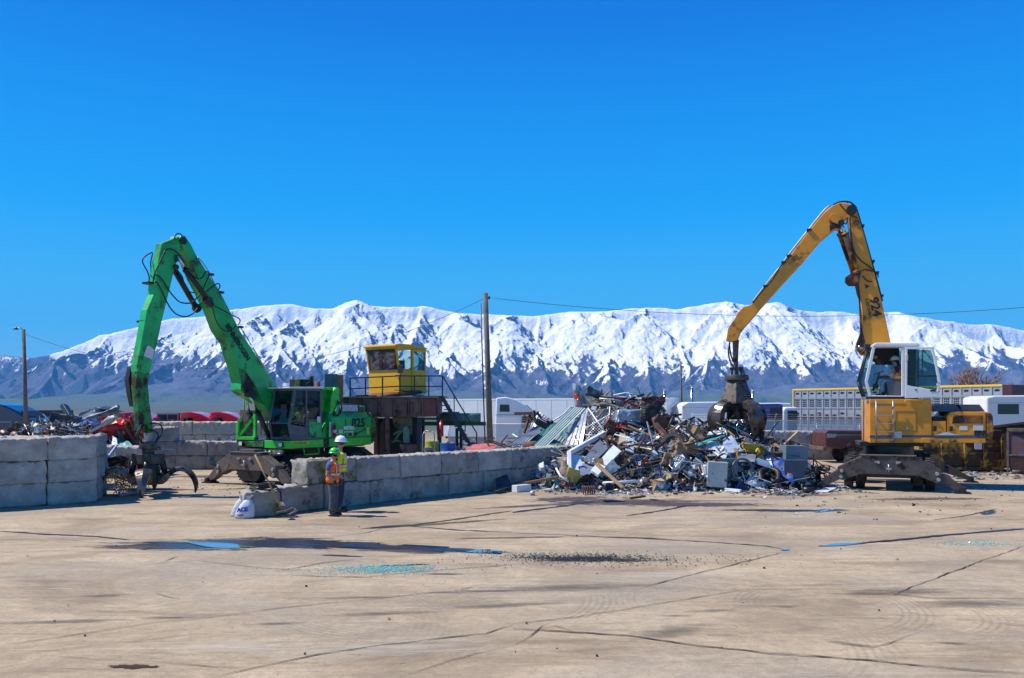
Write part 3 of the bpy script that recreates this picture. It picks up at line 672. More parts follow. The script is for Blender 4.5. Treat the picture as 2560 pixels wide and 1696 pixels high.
    for y in (y0 + .05, y1 - .05):
        bar((x0 + .05, y, z0), (x0 + .05, y, z1)); bar((1.12, y, z0), (1.12, y, z1), .07, .08) if y > 1 else None
        bar((F0 + .02, y, 2.1), (1.66, y, z1 - .04)); bar((F0 - .1, y, z0), (F0 + .02, y, 2.12)); bar((x0, y, z1 - .05), (1.70, y, z1 - .05)); bar((x0, y, z0 + .05), (F0 - .05, y, z0 + .05), .09, .12)
    bar((F0 - .08, y0, z0 + .05), (F0 - .08, y1, z0 + .05)); bar((1.68, y0, z1 - .06), (1.68, y1, z1 - .06)); bar((F0 + .02, y0, 2.14), (F0 + .02, y1, 2.14), .04, .04)
    cb.box(x0, x0 + .04, y0, y1, z0, z1)
    cab = cb.build('cab', M['greypaint'], root, bevel=.012)
    fl = MB(); fl.box(x0 + .04, F0 - .12, y0 + .02, y1 - .02, z0 - .02, z0 + .03); fl.build('floor', M['interior'], cab)
    dr = MB(); dr.prism([(.44, 1.64), (1.08, 1.64), (1.08, 2.28), (.44, 2.28)], y1 - .09, y1 - .03); dr.prism([(1.16, 1.66), (1.80, 1.66), (1.88, 2.10), (1.16, 2.0)], y1 - .09, y1 - .02); dr.build('door_panel', M['greypaint'], cab, bevel=.01)
    pn = MB(); pn.box(.40, 1.0, y1 - .02, y1 + .004, 1.62, 2.18); pn.build('side_panel', M['green'], cab)
    rf = MB(); rf.prism([(x0 - .05, z1), (1.98, z1 - .03), (1.98, z1 + .02), (x0 - .05, z1 + .07)], y0 - .04, y1 + .03); rf.build('roof', M['white'], cab, bevel=.015)
    gl = MB(); gl.add([(F0 + .03, y0 + .08, 2.16), (F0 + .03, y1 - .09, 2.16), (1.69, y1 - .09, z1 - .1), (1.69, y0 + .08, z1 - .1)], [(0, 1, 2, 3)]); gl.add([(F0 - .07, y0 + .08, z0 + .1), (F0 - .07, y1 - .09, z0 + .1), (F0 + .03, y1 - .09, 2.12), (F0 + .03, y0 + .08, 2.12)], [(0, 1, 2, 3)])
    gl.build('windscreen', M['darkglass'], cab)
    gl = MB(); gl.add([(1.16, y1 - .05, 2.04), (1.84, y1 - .05, 2.14), (1.62, y1 - .05, z1 - .1), (1.16, y1 - .05, z1 - .1)], [(0, 1, 2, 3)]); gl.build('side_window', M['glass'], cab); gl = MB(); gl.add([(.44, y1 - .05, 2.3), (1.08, y1 - .05, 2.3), (1.08, y1 - .05, z1 - .1), (.44, y1 - .05, z1 - .1)], [(0, 1, 2, 3)])
    gl.build('side_window', M['glass'], cab)
    gl = MB(); gl.add([(.42, y0 + .05, z0 + .1), (F0 - .1, y0 + .05, z0 + .1), (1.62, y0 + .05, z1 - .1), (.42, y0 + .05, z1 - .1)], [(0, 1, 2, 3)]); gl.build('far_window', M['glass'], cab)
    se = MB(); se.box(.62, 1.08, .5, 1.0, 1.6, 2.08); se.box(.50, .62, .5, 1.0, 2.08, 2.85); se.build('seat', M['interior'], cab, bevel=.03)
    mi = MB(); mi.prism([(.90, 2.35), (1.15, 2.35), (1.15, 2.80), (.90, 2.80)], 1.98, 2.02, 'x'); o = mi.build('mirror', M['blackpaint'], cab, bevel=.02)
    mi = MB(); mi.tube([(1.75, 1.22, 2.9), (2.0, 1.25, 2.85), (2.0, 1.08, 2.78)], .014, 6); mi.build('mirror_arm', M['blackpaint'], o)
    bc = MB(); bc.box(1.5, 1.66, .62, .80, z1 + .06, z1 + .16); bc.build('roof_light', M['lamp'], cab, bevel=.02)
    an = MB(); an.tube([(.9, 1.0, z1 + .06), (.9, 1.0, z1 + .16), (.7, 1.1, z1 + .30)], .008, 5); an.build('antenna', M['black'], cab)
    sb = MB(); sb.box(.45, .62, y1 - .0, y1 + .008, 2.16, 2.36); sb.build('cab_sticker', M['label'], cab)
    wp = MB(); wp.tube([(1.83, .55, 1.72), (1.87, .8, 2.1), (1.75, .95, 2.8)], .012, 5); wp.build('wiper', M['black'], cab)
    # --- boom, stick, rams (outlines set in the boom's own vertical plane)
    z1_ = Zm(5.146, 300, 560); z2_ = Zm(3.5625, 220, 840); z3_ = Zm(4.126, 580, 860)
    TN = .06
    near = [(450, 595), (455, 588), (463, 590), (478, 612), (491, 638), (516, 678), (553, 735), (578, 783), (603, 832), (632, 875), (660, 920), (700, 985), (722, 1035), (690, 1048), (655, 1010), (612, 985), (602, 976), (604, 957), (595, 921), (576, 859), (553, 826), (533, 772), (512, 731), (494, 696), (475, 653), (461, 624)]
    bm_ = MB(); bm_.prism(g.pts(near, TN), TN, -.46); boom = bm_.build('boom', M['green'], root, bevel=.02)
    ln = MB(); ln.prism(g.pts([(602, 976), (604, 957), (595, 921), (612, 925), (640, 968), (660, 1012), (640, 1004)], TN + .004), TN + .004, TN + .012); ln.build('grime_patch', M['green_dirty'], boom)
    # lettering runs down the boom
    a = g.p3(566, 812, TN + .02); b = g.p3(630, 915, TN + .02); d = (b - a)
    up = Vector((0, 0, 1)); up = Vector((d.z, 0, -d.x)) if d.x < 0 else Vector((-d.z, 0, d.x))
    if up.z < 0: up = -up
    text_obj('boom_lettering', 'SENNEBOGEN', d.length / 10 * 1.52, M['decalblack'], boom, a - up.normalized() * .06, d, up, .003, .008, sx=.88)
    TS = .0
    stk = [(405, 609), (450, 591), (452, 615), (448, 638), (443, 655), (436, 675), (424, 725), (405, 803), (393, 860), (381, 905), (374, 938), (343, 930), (343, 913), (357, 840), (368, 775), (385, 735), (395, 657)]
    stick = MB().prism(g.pts(stk, TS), TS, -.30).build('stick', M['green'], root, bevel=.02)
    MB().prism(g.pts([(374, 936), (370, 957), (374, 1008), (381, 1053), (383, 1081), (373, 1083), (368, 1062), (359, 1062), (353, 1081), (349, 1078), (346, 1008), (341, 966), (343, 928)], TS + .004), TS + .004, -.26).build('stick_end', M['green_dirty'], root, bevel=.02)
    gp = MB(); gp.prism(g.pts(z1_([(690, 400), (790, 400), (760, 480), (700, 500)]), TS + .004), TS + .003, TS + .012); gp.build('grime_patch', M['green_dirty'], stick)
    wp = MB(); wp.prism(g.pts(z2_([(520, 105), (535, 85), (560, 100), (592, 125), (572, 210), (498, 180)]), TS + .005), TS + .003, TS + .009); wp.build('white_patch', M['label'], stick)
    cv = MB(); cv.prism(g.pts(z2_([(385, 275), (440, 250), (430, 400), (440, 560), (430, 632), (405, 628), (378, 510), (362, 390)]), -.30), -.30, -.50); cv.build('hose_cover', M['blackpaint'], stick, bevel=.01)
    # pins
    for (u, v) in ((458, 603), (440, 668)):
        q = g.p3(u, v, TN); pb = MB(); pb.cyl((q.x, TN + .05, q.z), (q.x, -.50, q.z), .11 if v < 620 else .08, None, 14); pb.build('pin', M['blackpaint'], boom)
    # stick rams either side of the boom
    cylinder_ram(root, g.p3(527, 760, .14), g.p3(463, 674, .14), g.p3(445, 640, .14), .085)
    cylinder_ram(root, g.p3(494, 775, -.60), g.p3(436, 676, -.60), g.p3(428, 660, -.60), .09)
    for t in (.14, -.60):
        lg = MB(); q = g.p3(520, 752, t) if t > 0 else g.p3(492, 770, t); lg.cyl((q.x, t - .09, q.z), (q.x, t + .09, q.z), .13, .13, 14); lg.build('ram_bracket', M['blackpaint'], boom)
    # lift rams from the deck to the boom
    for t, du in ((-.02 + .14, 0), (-.66, -8)):
        p1 = g.p3(622 + du, 985, t); p0 = Vector((1.75, t, 1.60)); cylinder_ram(root, p0, p0.lerp(p1, .60), p1, .085)
        lg = MB(); lg.cyl(p0 - Vector((0, .1, 0)), p0 + Vector((0, .1, 0)), .1, .1, 12); lg.cyl(p1 - Vector((0, .1, 0)), p1 + Vector((0, .1, 0)), .13, .13, 12); lg.build('ram_bracket', M['blackpaint'], root)
    # hoses
    hoses(root, g, -.42, z1_, [[(415, 365), (320, 420), (290, 490), (350, 610), (375, 690), (370, 770)], [(420, 380), (395, 500), (400, 600), (385, 760)]], .02)
    hoses(root, g, .10, z1_, [[(580, 335), (640, 322), (710, 350), (770, 410), (830, 500)], [(580, 345), (520, 480), (470, 580), (440, 660), (425, 760)]], .024)
    hoses(root, g, .06, z1_, [[(430, 700), (450, 655), (520, 690), (600, 810), (670, 910), (760, 1000), (850, 1022), (930, 1008), (1010, 930), (1080, 870)],
                              [(440, 760), (470, 745), (530, 850), (600, 1000), (660, 1100), (740, 1170), (840, 1192), (930, 1160), (1010, 1070), (1070, 960), (1090, 880)]], .022)
    hoses(root, g, .24, z1_, [[(860, 580), (930, 660), (1000, 705), (1060, 690), (1105, 615), (1150, 650), (1110, 740), (1070, 840)], [(1110, 870), (1200, 800), (1260, 768), (1287, 800), (1260, 855)],
                              [(1190, 1040), (1300, 1100), (1430, 1170), (1520, 1210), (1545, 1250), (1520, 1300)], [(1190, 1070), (1220, 1200), (1280, 1320), (1380, 1387), (1460, 1345), (1490, 1300)], [(735, 590), (800, 680), (830, 780), (890, 870), (960, 885)],
                              [(700, 190), (720, 135), (770, 128), (800, 160)]], .02)
    hoses(root, g, .02, z1_, [[(1000, 430), (1080, 520), (1160, 650), (1220, 780), (1285, 885)], [(1550, 1330), (1690, 1560)]], .018, 'steel_pipe', M['rail'])
    hoses(root, g, .02, z3_, [[(230, 60), (330, 235), (455, 445)], [(215, 40), (310, 220), (430, 440)]], .018, 'steel_pipe', M['rail'])
    hoses(root, g, -.30, z1_, [[(385, 760), (300, 1250), (250, 1560)], [(420, 760), (335, 1260), (285, 1560)]], .022, 'steel_pipe', M['rail'])
    hoses(root, g, -.30, z2_, [[(465, 0), (430, 230), (415, 420), (440, 600)], [(445, 20), (405, 270), (385, 400)]], .02)
    cl = MB()
    for (x, y) in ((380, 765), (310, 1260)):
        q = g.p3(*z1_([(x, y)])[0], -.25); MB().obox(q, (.28, .34, .06)).build('pipe_clamp', M['blackpaint'], root)
    for (x, y) in ((1150, 655), (1280, 885), (1530, 1330)):
        q = g.p3(*z1_([(x, y)])[0], .0); MB().obox(q, (.14, .3, .07)).build('pipe_clamp', M['blackpaint'], root)
    # lower hoses around the rotator
    gc = g.p3(371, 1180, -.18); gc.z = .68
    hoses(root, g, .05, z2_, [[(485, 700), (490, 760), (440, 860), (425, 905), (470, 930), (500, 960)], [(560, 780), (630, 785), (660, 820), (650, 880), (600, 955)], [(520, 830), (600, 850), (625, 890), (590, 960)], [(500, 790), (450, 880), (480, 960)]], .022)
    lk = MB(); lk.box(gc.x - .09, gc.x + .09, gc.y - .10, gc.y + .10, gc.z + .96, gc.z + 1.50); lk.cyl((gc.x - .2, gc.y, gc.z + 1.42), (gc.x + .2, gc.y, gc.z + 1.42), .05, .05, 10); lk.build('grapple_link', M['rail'], root, bevel=.01)
    prof = [(.16, -.16, .34), (.40, -.20, .28), (.56, -.06, .17), (.74, .07, .14), (.95, .12, .14), (1.14, .03, .14), (1.29, -.16, .14), (1.36, -.40, .12), (1.34, -.64, .03)]
    grapple(root, gc, 4, prof, 1.0, .36, R(46), 'open')
    return root
green_machine()

# ================================================================== yellow material handler
def yellow_machine():
    O = (13.0, 29.0, 0); root = empty('material_handler', O, R(-17), 'orange yellow wheeled material handler with raised white cab and grapple over the scrap pile', 'material handler')
    f = Frame(O, R(-17)); zb = Zm(3.733, 1780, 480); zc = Zm(3.563, 2040, 820); z6 = Zm(3.945, 1960, 900)
    N = -1.25
    # undercarriage (turned a few degrees further)
    a = R(-7); ux = Vector((math.cos(a), math.sin(a), 0)); uy = Vector((-math.sin(a), math.cos(a), 0))
    ch = MB(); mm = Matrix((ux, uy, (0, 0, 1))).transposed(); ch.obox((0, 0, .78), (1.0, 4.2, .42), mm); ch.cyl((0, 0, .98), (0, 0, 1.50), .80, .80, 28); ch.box(-1.0, 1.0, -.8, .8, 1.38, 1.52)
    for k in (-1, 1): ch.obox(uy * 1.45 * k + Vector((0, 0, .5)), (2.2, .4, .25), mm)
    ch.build('chassis', M['blackpaint'], root, bevel=.02)
    for k in (-1, 1):
        for x in (-1.22, -.86, .86, 1.22): wheel(root, ux * x + uy * 1.45 * k + Vector((0, 0, .52)), ux)
    outriggers(root, 0, 0, uy * -2.25, ux, -uy, half=1.53, reach=2.10)
    outriggers(root, 0, 0, uy * 2.4 + ux * .35, ux, uy, half=1.53, reach=2.35)
    # upper frame
    pr = lambda L, t0, t1, nm, m_, par=root, bv=.015, conv=z6: MB().prism(f.pts(conv(L), t0), t0, t1).build(nm, m_, par, bevel=bv)
    pr([(845, 388), (1458, 388), (1458, 820), (845, 820)], N, 1.25, 'cab_tower', M['yellow'], bv=.02)
    pr([(1355, 772), (1990, 770), (1990, 820), (1355, 820)], N - .012, 1.2, 'deck_rail', M['yellow'])
    pr([(1462, 602), (1600, 602), (1600, 768), (1462, 768)], N + .02, .4, 'tool_box', M['yellow'])
    pr([(1612, 600), (1600, 560), (1650, 512), (1990, 512), (1990, 768), (1612, 768)], N, 1.2, 'engine_housing', M['yellow'], bv=.02)
    pr([(1463, 560), (1600, 560), (1600, 600), (1463, 600)], N + .3, 1.1, 'pump_bay', M['blackpaint'])
    pr([(1994, 512), (2040, 520), (2062, 560), (2070, 700), (2050, 820), (1994, 820)], N, 1.25, 'counterweight', M['yellow_grime'], bv=.04)
    pr([(1482, 512), (1530, 436), (1690, 436), (1745, 500), (1745, 512)], N + .25, .9, 'intake_hood', M['bluegrey'])
    pr([(1720, 440), (1930, 441), (1985, 511), (1748, 511), (1745, 470)], N + .2, .9, 'engine_hood', M['greypaint'])
    sh = MB()
    for i in range(7): sh.prism(f.pts(z6([(1664, 553 + i * 11), (1958, 553 + i * 11), (1958, 559 + i * 11), (1664, 559 + i * 11)]), N - .004), N - .02, N + .01)
    q = MB().prism(f.pts(z6([(1672, 549), (1960, 549), (1962, 628), (1658, 628)]), N - .002), N - .004, N + .01).build('air_grille', M['decalblack'], root)
    sh.build('louvre', M['yellow_grime'], q)
    for L in ([(1730, 652), (1810, 652), (1810, 694), (1730, 694)], [(1865, 642), (1965, 642), (1965, 700), (1865, 700)], [(1088, 708), (1160, 708), (1160, 770), (1088, 770)], [(1212, 655), (1224, 670), (1218, 690), (1206, 676)]):
        pr(L, N - .003, N - .008, 'sticker', M['label'], bv=0)
    for L in ([(1470, 655), (1505, 655), (1505, 705), (1470, 705)], [(1632, 655), (1664, 655), (1664, 705), (1632, 705)]): pr(L, N - .003, N - .02, 'latch', M['blackpaint'], bv=.004)
    pr([(845, 745), (1458, 742), (1458, 764), (845, 768)], N - .002, N - .006, 'blue_stripe', M['bluegrey'], bv=0); pr([(1470, 744), (1988, 744), (1988, 768), (1470, 768)], N - .014, N - .018, 'blue_stripe', M['bluegrey'], bv=0)
    pr([(1480, 744), (1600, 712), (1700, 738), (1760, 744)], N - .016, N - .022, 'white_swoosh', M['label'], bv=0)
    pn = MB()
    for p_, q_ in (((1105, 510), (1303, 510)), ((1303, 510), (1303, 702)), ((1303, 702), (1100, 700)), ((1100, 700), (1105, 510)), ((1607, 520), (1607, 765)), ((845, 434), (1200, 434))):
        A_, B_ = [f.p3(*z6([s_])[0], N - .004) for s_ in (p_, q_)]; MB().beam(A_, B_, .006, .014, up=(0, 1, 0)).build('panel_seam', M['decalblack'], root)
    def txt(nm, body, pix, conv, p, size, xd=(1, 0, 0), ud=(0, 0, 1), t=N - .012, m_=None, bold=.01, par=root, sx=1.0):
        text_obj(nm, body, size, m_ or M['decalblack'], par, f.p3(*conv([p])[0], t), xd, ud, .003, bold, sx=sx)
    txt('name_lettering', 'ERR', 0, z6, (1878, 741), .19, sx=1.15, bold=.016, t=N - .024)
    txt('number_lettering', 'C-25', 0, z6, (1626, 811), .115, bold=.006, t=N - .02)
    # ladder
    ld = MB()
    for x in (908, 1075): ld.tube([f.p3(*z6([(x + d_, y)])[0], N - .10) for d_, y in ((0, 402), (2, 600), (6, 815))], .022, 8)
    for y in (462, 545, 628, 708, 790): ld.beam(f.p3(*z6([(912, y)])[0], N - .10), f.p3(*z6([(1078, y)])[0], N - .10), .06, .03)
    for x, y in ((893, 545), (905, 755), (1065, 755)): ld.beam(f.p3(*z6([(x, y)])[0], N - .10), f.p3(*z6([(x, y)])[0], N), .03, .03)
    ld.build('ladder', M['rail'], root)
    hr = MB(); hr.tube([f.p3(*z6([p_])[0], N - .09) for p_ in ((1190, 455), (1190, 405), (1215, 396), (1355, 398), (1355, 430))], .02, 8); hr.build('hand_rail', M['yellow'], root)
    # --- raised cab
    cabn = MB()
    T0, T1 = N + .01, -.22
    side = [(520, 140), (905, 138), (915, 160), (915, 630), (470, 628), (432, 482), (498, 178)]
    def cb(u, v, t): return f.p3(*zc([(u, v)])[0], t)
    def loop(pts, t, w_, dpt, close=True):
        P_ = [cb(x, y, t) for x, y in pts]
        n = len(P_)
        for i in range(n if close else n - 1): cabn.beam(P_[i], P_[(i + 1) % n], w_, dpt, up=(0, 1, 0))
    for t in (T0 + .05, T1 - .05):
        loop([(520, 162), (775, 162), (775, 620), (485, 615), (448, 482), (510, 190)], t, .10, .08)
        loop([(775, 162), (905, 162), (905, 620), (775, 620)], t, .08, .08, False)
    for (x, y) in ((520, 162), (448, 482), (485, 615), (905, 162), (905, 620)): cabn.beam(cb(x, y, T0 + .05), cb(x, y, T1 - .05), .07, .07)
    cab = cabn.build('cab', M['white'], root, bevel=.015)
    MB().prism(f.pts(zc([(505, 152), (530, 132), (908, 132), (916, 165), (500, 168)]), T0), T0 - .01, T1 + .02).build('roof', M['white'], cab, bevel=.03)
    MB().prism(f.pts(zc([(470, 612), (912, 612), (912, 632), (474, 630)]), T0), T0, T1).build('floor', M['interior'], cab)
    MB().prism(f.pts(zc([(800, 170), (908, 170), (908, 620), (800, 620)]), T0 + .7), T0 + .62, T1).build('rear_wall', M['interior'], cab)
    gw = MB(); sl_ = 0.12
    A_ = [cb(512, 186, T0 + .06), cb(432, 482, T0 + .06), cb(478, 612, T0 + .06)]; B_ = [cb(512, 186, T0 + .06), cb(432, 482, T0 + .06), cb(478, 612, T0 + .06)]
    w_ = T1 - T0 - .12
    fr0 = [a_ + Vector((-.10, 0, 0)) for a_ in A_]
    gw.add(A_ + [p_ + Vector((-.14, .12, 0)) for p_ in A_] + [p_ + Vector((-.14, w_ - .1, 0)) for p_ in A_] + [p_ + Vector((0, w_, 0)) for p_ in A_],
           [(0, 1, 4, 3), (1, 2, 5, 4), (3, 4, 7, 6), (4, 5, 8, 7), (6, 7, 10, 9), (7, 8, 11, 10)])
    gw.build('windscreen', M['glass'], cab)
    gb = MB()
    for (i0, i1) in ((0, 1), (1, 2)):
        for dy in (.12, w_ - .1): gb.beam(A_[i0] + Vector((-.15, dy, 0)), A_[i1] + Vector((-.15, dy, 0)), .035, .05)
        for k in range(4): gb.tube([A_[i0] + Vector((-.17, .2 + k * .18, 0)), A_[i1] + Vector((-.17, .2 + k * .18, 0))], .010, 5)
    for i0 in (0, 1, 2): gb.beam(A_[i0] + Vector((-.15, .1, 0)), A_[i0] + Vector((-.15, w_ - .08, 0)), .04, .04)
    gb.build('windscreen_guard', M['blackpaint'], cab)
    lm = MB(); lm.box(*(lambda q_: (q_.x - .24, q_.x - .06, q_.y, q_.y + .16, q_.z - .10, q_.z + .06))(cb(505, 160, T0 + .1))); lm.build('work_lamp', M['blackpaint'], cab, bevel=.02)
    fg = MB(); fg.add([cb(530, 190, T1 - .05), cb(690, 190, T1 - .05), cb(690, 600, T1 - .05), cb(480, 600, T1 - .05), cb(455, 482, T1 - .05)], [(0, 1, 2, 3, 4)]); fg.add([cb(720, 190, T1 - .05), cb(775, 190, T1 - .05), cb(775, 600, T1 - .05), cb(720, 600, T1 - .05)], [(0, 1, 2, 3)]); fg.build('far_window', M['glass'], cab)
    fz = MB(); fz.prism(f.pts(zc([(525, 185), (740, 185), (740, 480), (700, 480), (690, 330), (525, 330)]), T1 - .1), T1 - .14, T1 - .10); fz.build('far_trim', M['interior'], cab)
    # seat, console, steering wheel
    MB().prism(f.pts(zc([(630, 478), (700, 470), (762, 485), (762, 612), (650, 612), (640, 560)]), T0 + .14), T0 + .14, T1 - .2).build('seat_box', M['greypaint'], cab, bevel=.02)
    MB().prism(f.pts(zc([(735, 320), (765, 320), (765, 480), (745, 480)]), T0 + .2), T0 + .25, T1 - .25).build('seat_back', M['interior'], cab, bevel=.03)
    cw = MB(); q = cb(560, 400, T0 + .45); cw.lathe([(.17, -.015), (.185, 0), (.17, .015), (.155, 0)], q, (-.35, 0, 1), 20, closed=True); cw.tube([cb(505, 560, T0 + .45), cb(545, 470, T0 + .45), q], .035, 8); cw.obox(cb(600, 440, T0 + .30), (.36, .12, .10)); cw.obox(cb(530, 520, T0 + .5), (.16, .2, .16)); cw.build('steering_column', M['interior'], cab)
    # open door swung back flat
    dr = MB(); TD = N - .06
    dpts = [(800, 178), (1035, 178), (1062, 260), (1110, 480), (1078, 618), (792, 628)]
    P_ = [cb(x, y, TD) for x, y in [(803, 185), (1030, 185), (1055, 260), (1098, 470)]]
    dr.prism(f.pts(zc([(792, 172), (1040, 172), (1068, 260), (1112, 480), (1108, 500), (1085, 490), (1048, 270), (1025, 190), (815, 192), (812, 510), (850, 520), (1080, 560), (1078, 500), (1108, 490), (1080, 618), (792, 628)]), TD), TD - .03, TD + .03)
    door = dr.build('door', M['white'], root, bevel=.01)
    MB().prism(f.pts(zc([(820, 196), (1022, 196), (1045, 272), (1085, 500), (1070, 556), (820, 512)]), TD), TD - .006, TD + .006).build('door_window', M['glass'], door)
    db = MB(); db.beam(cb(820, 430, TD - .01), cb(1080, 430, TD - .01), .05, .03, up=(0, 1, 0)); db.beam(cb(950, 196, TD - .01), cb(945, 430, TD - .01), .03, .02, up=(0, 1, 0)); db.beam(cb(890, 200, TD + .02), cb(885, 470, TD + .02), .03, .05, up=(0, 1, 0)); db.build('window_bar', M['blackpaint'], door)
    db = MB(); db.tube([cb(1045, 540, TD - .05), cb(1080, 525, TD - .09), cb(1075, 500, TD - .09), cb(1105, 490, TD - .06)], .014, 6); db.tube([cb(800, 225, TD - .05), cb(818, 245, TD - .08), cb(818, 290, TD - .08), cb(800, 300, TD - .05)], .014, 6); db.build('door_handle', M['rail'], door)
    db = MB(); db.prism(f.pts(zc([(1015, 552), (1065, 552), (1065, 568), (1015, 568)]), TD), TD - .04, TD - .03); db.prism(f.pts(zc([(880, 548), (897, 548), (897, 558), (880, 558)]), TD), TD - .04, TD - .03); db.build('door_latch', M['blackpaint'], door)
    # --- boom and stick
    TB = -.28
    bp = [(1300, 122), (1350, 170), (1395, 310), (1485, 640), (1585, 1020), (1668, 1405), (1690, 1500), (1560, 1520), (1400, 1520), (1345, 1440), (1398, 1300), (1412, 1200), (1398, 1060), (1375, 960), (1355, 760), (1320, 600), (1290, 420), (1275, 260), (1262, 170)]
    boom = MB().prism(f.pts(zb(bp), TB), TB, TB + .58).build('boom', M['yellow'], root, bevel=.02)
    for t0, t1 in ((TB - .06, TB - .005), (TB + .585, TB + .64)):
        MB().prism(f.pts(zb([(1385, 755), (1330, 745), (1290, 765), (1243, 800), (1240, 845), (1272, 880), (1330, 880), (1375, 850)]), t0), t0, t1).build('ram_lug', M['yellow_grime'], boom, bevel=.01)
        MB().prism(f.pts(zb([(1330, 860), (1372, 850), (1372, 1000), (1400, 1160), (1400, 1280), (1430, 1400), (1395, 1520), (1352, 1480), (1345, 1420), (1395, 1290), (1405, 1190), (1385, 1050), (1350, 950)]), t0), t0, t1).build('boom_flange', M['yellow_grime'], boom, bevel=.008)
    MB().prism(f.pts(zb([(1262, 170), (1300, 120), (1345, 165), (1372, 265), (1330, 290), (1300, 330), (1275, 260)]), TB - .003), TB - .014, TB - .002).build('grime_patch', M['yellow_grime'], boom)
    MB().prism(f.pts(zb([(1425, 862), (1472, 878), (1436, 905)]), TB - .003), TB - .010, TB - .002).build('triangle_decal', M['decalblack'], boom)
    d0 = f.p3(*zb([(1492, 990)])[0], TB - .01); d1 = f.p3(*zb([(1535, 1190)])[0], TB - .01); dd = d1 - d0; uu = Vector((-dd.z, 0, dd.x)); uu = uu if uu.x > 0 else -uu
    dd2 = Vector((dd.x, 0, dd.z))
    text_obj('number_lettering', '924', .40, M['decalblack'], boom, f.p3(*zb([(1470, 993)])[0], TB - .012), dd2, uu, .003, .012, sx=1.12)
    text_obj('name_lettering', 'Litronic', .19, M['decalblack'], boom, f.p3(*zb([(1430, 1002)])[0], TB - .012), dd2, uu, .003, .002, sx=1.15)
    sp = [(1330, 150), (1300, 112), (1190, 100), (1110, 140), (1050, 190), (900, 370), (720, 610), (500, 890), (360, 1055), (290, 1075), (240, 1130), (210, 1185), (150, 1270), (130, 1390), (190, 1397), (235, 1385), (265, 1310), (300, 1265), (350, 1210), (450, 1090), (620, 900), (850, 650), (1020, 450), (1150, 340), (1200, 345), (1230, 270), (1262, 240), (1310, 215)]
    TSx = TB + .08
    stick = MB().prism(f.pts(zb(sp), TSx), TSx, TSx + .42).build('stick', M['yellow'], root, bevel=.02)
    MB().prism(f.pts(zb([(1090, 240), (1115, 205), (1160, 200), (1200, 225), (1225, 280), (1200, 310), (1120, 280)]), TSx - .05), TSx - .06, TSx - .003).build('ram_lug', M['yellow'], stick, bevel=.01)
    MB().prism(f.pts(zb([(1095, 260), (1200, 300), (1195, 345), (1150, 340), (1100, 370)]), TSx - .003), TSx - .010, TSx - .002).build('grime_patch', M['yellow_grime'], stick)
    for (x, y), r_ in (((1302, 172), .17), ((1205, 290), .10), ((1360, 760), .10)):
        q = f.p3(*zb([(x, y)])[0], TB); MB().cyl((q.x, TB - .09, q.z), (q.x, TB + .68, q.z), r_, None, 18).build('pin', M['blackpaint'], boom)
    for t, dx in ((TB - .03, 0), (TB + .50, -48)):
        cylinder_ram(root, f.p3(*zb([(1350 + dx * .6, 745)])[0], t), f.p3(*zb([(1240 + dx, 385)])[0], t), f.p3(*zb([(1205 + dx, 290)])[0], t), .10, barrel=M['yellow_grime'])
    for t in (-.55, .55):
        p1 = f.p3(*zb([(1365, 1440)])[0], t); p0 = p1 + Vector((.55, 0, -.45)); cylinder_ram(root, p0, p0.lerp(p1, .7), p1, .10, barrel=M['yellow_grime'])
    hoses(root, f, TB - .10, zb, [[(1190, 110), (1240, 170), (1300, 215), (1355, 245)], [(1285, 230), (1300, 420), (1330, 560), (1390, 640), (1480, 705), (1510, 740)], [(1380, 740), (1430, 725), (1500, 740), (1545, 765), (1550, 800)], [(1220, 280), (1250, 300), (1262, 260)], [(1400, 780), (1450, 830), (1500, 835)]], .022)
    hoses(root, f, TB + .3, zb, [[(1350, 160), (1395, 310), (1490, 650), (1530, 790), (1590, 1020)], [(1130, 120), (1200, 92), (1290, 98), (1350, 150)], [(1262, 105), (1275, 92), (1298, 105)]], .028)
    hoses(root, f, TSx + .2, zb, [[(1110, 130), (1050, 180), (910, 355), (720, 595), (640, 700), (500, 880), (365, 1048)], [(1100, 125), (1040, 178), (900, 352), (710, 592), (640, 690), (490, 878), (372, 1035)]], .022, 'steel_pipe', M['rail'])
    hoses(root, f, TSx - .02, zb, [[(720, 610), (650, 680), (560, 820), (470, 920), (380, 1035)]], .03)
    cl = MB()
    for (x, y) in ((905, 365), (718, 605), (668, 665), (500, 885), (1393, 325), (1490, 655), (1530, 760), (1570, 975)):
        MB().obox(f.p3(*zb([(x, y)])[0], TSx + .18), (.16, .46, .07)).build('pipe_clamp', M['blackpaint'], root)
    # --- link, rotator, grapple
    zg = Zm(4.9, 1720, 820)
    MB().prism(f.pts(zg([(545, 150), (625, 145), (612, 370), (618, 610), (625, 660), (575, 660), (572, 500), (548, 380)]), TSx + .12), TSx + .12, TSx + .32).build('grapple_link', M['brownsteel'], root, bevel=.015)
    gq = f.p3(*zg([(597, 1010)])[0], TSx + .2)
    fr = MB()
    for dx in (-.20, .20):
        for dy in (-.12, .12): fr.beam((gq.x + dx, gq.y + dy, gq.z + 1.0), (gq.x + dx * .75, gq.y + dy, gq.z + 1.52), .06, .06)
    fr.box(gq.x - .24, gq.x + .24, gq.y - .16, gq.y + .16, gq.z + 1.46, gq.z + 1.56); fr.build('swivel_frame', M['blackpaint'], root, bevel=.01)
    hoses(root, f, TSx + .05, zg, [[(515, 170), (495, 300), (520, 420), (560, 480)], [(505, 190), (525, 330), (560, 420)], [(625, 480), (665, 510), (690, 580), (680, 650), (650, 720)], [(620, 500), (655, 560), (665, 640), (640, 700)], [(520, 620), (505, 700), (515, 780)], [(680, 700), (700, 715), (660, 760)]], .028)
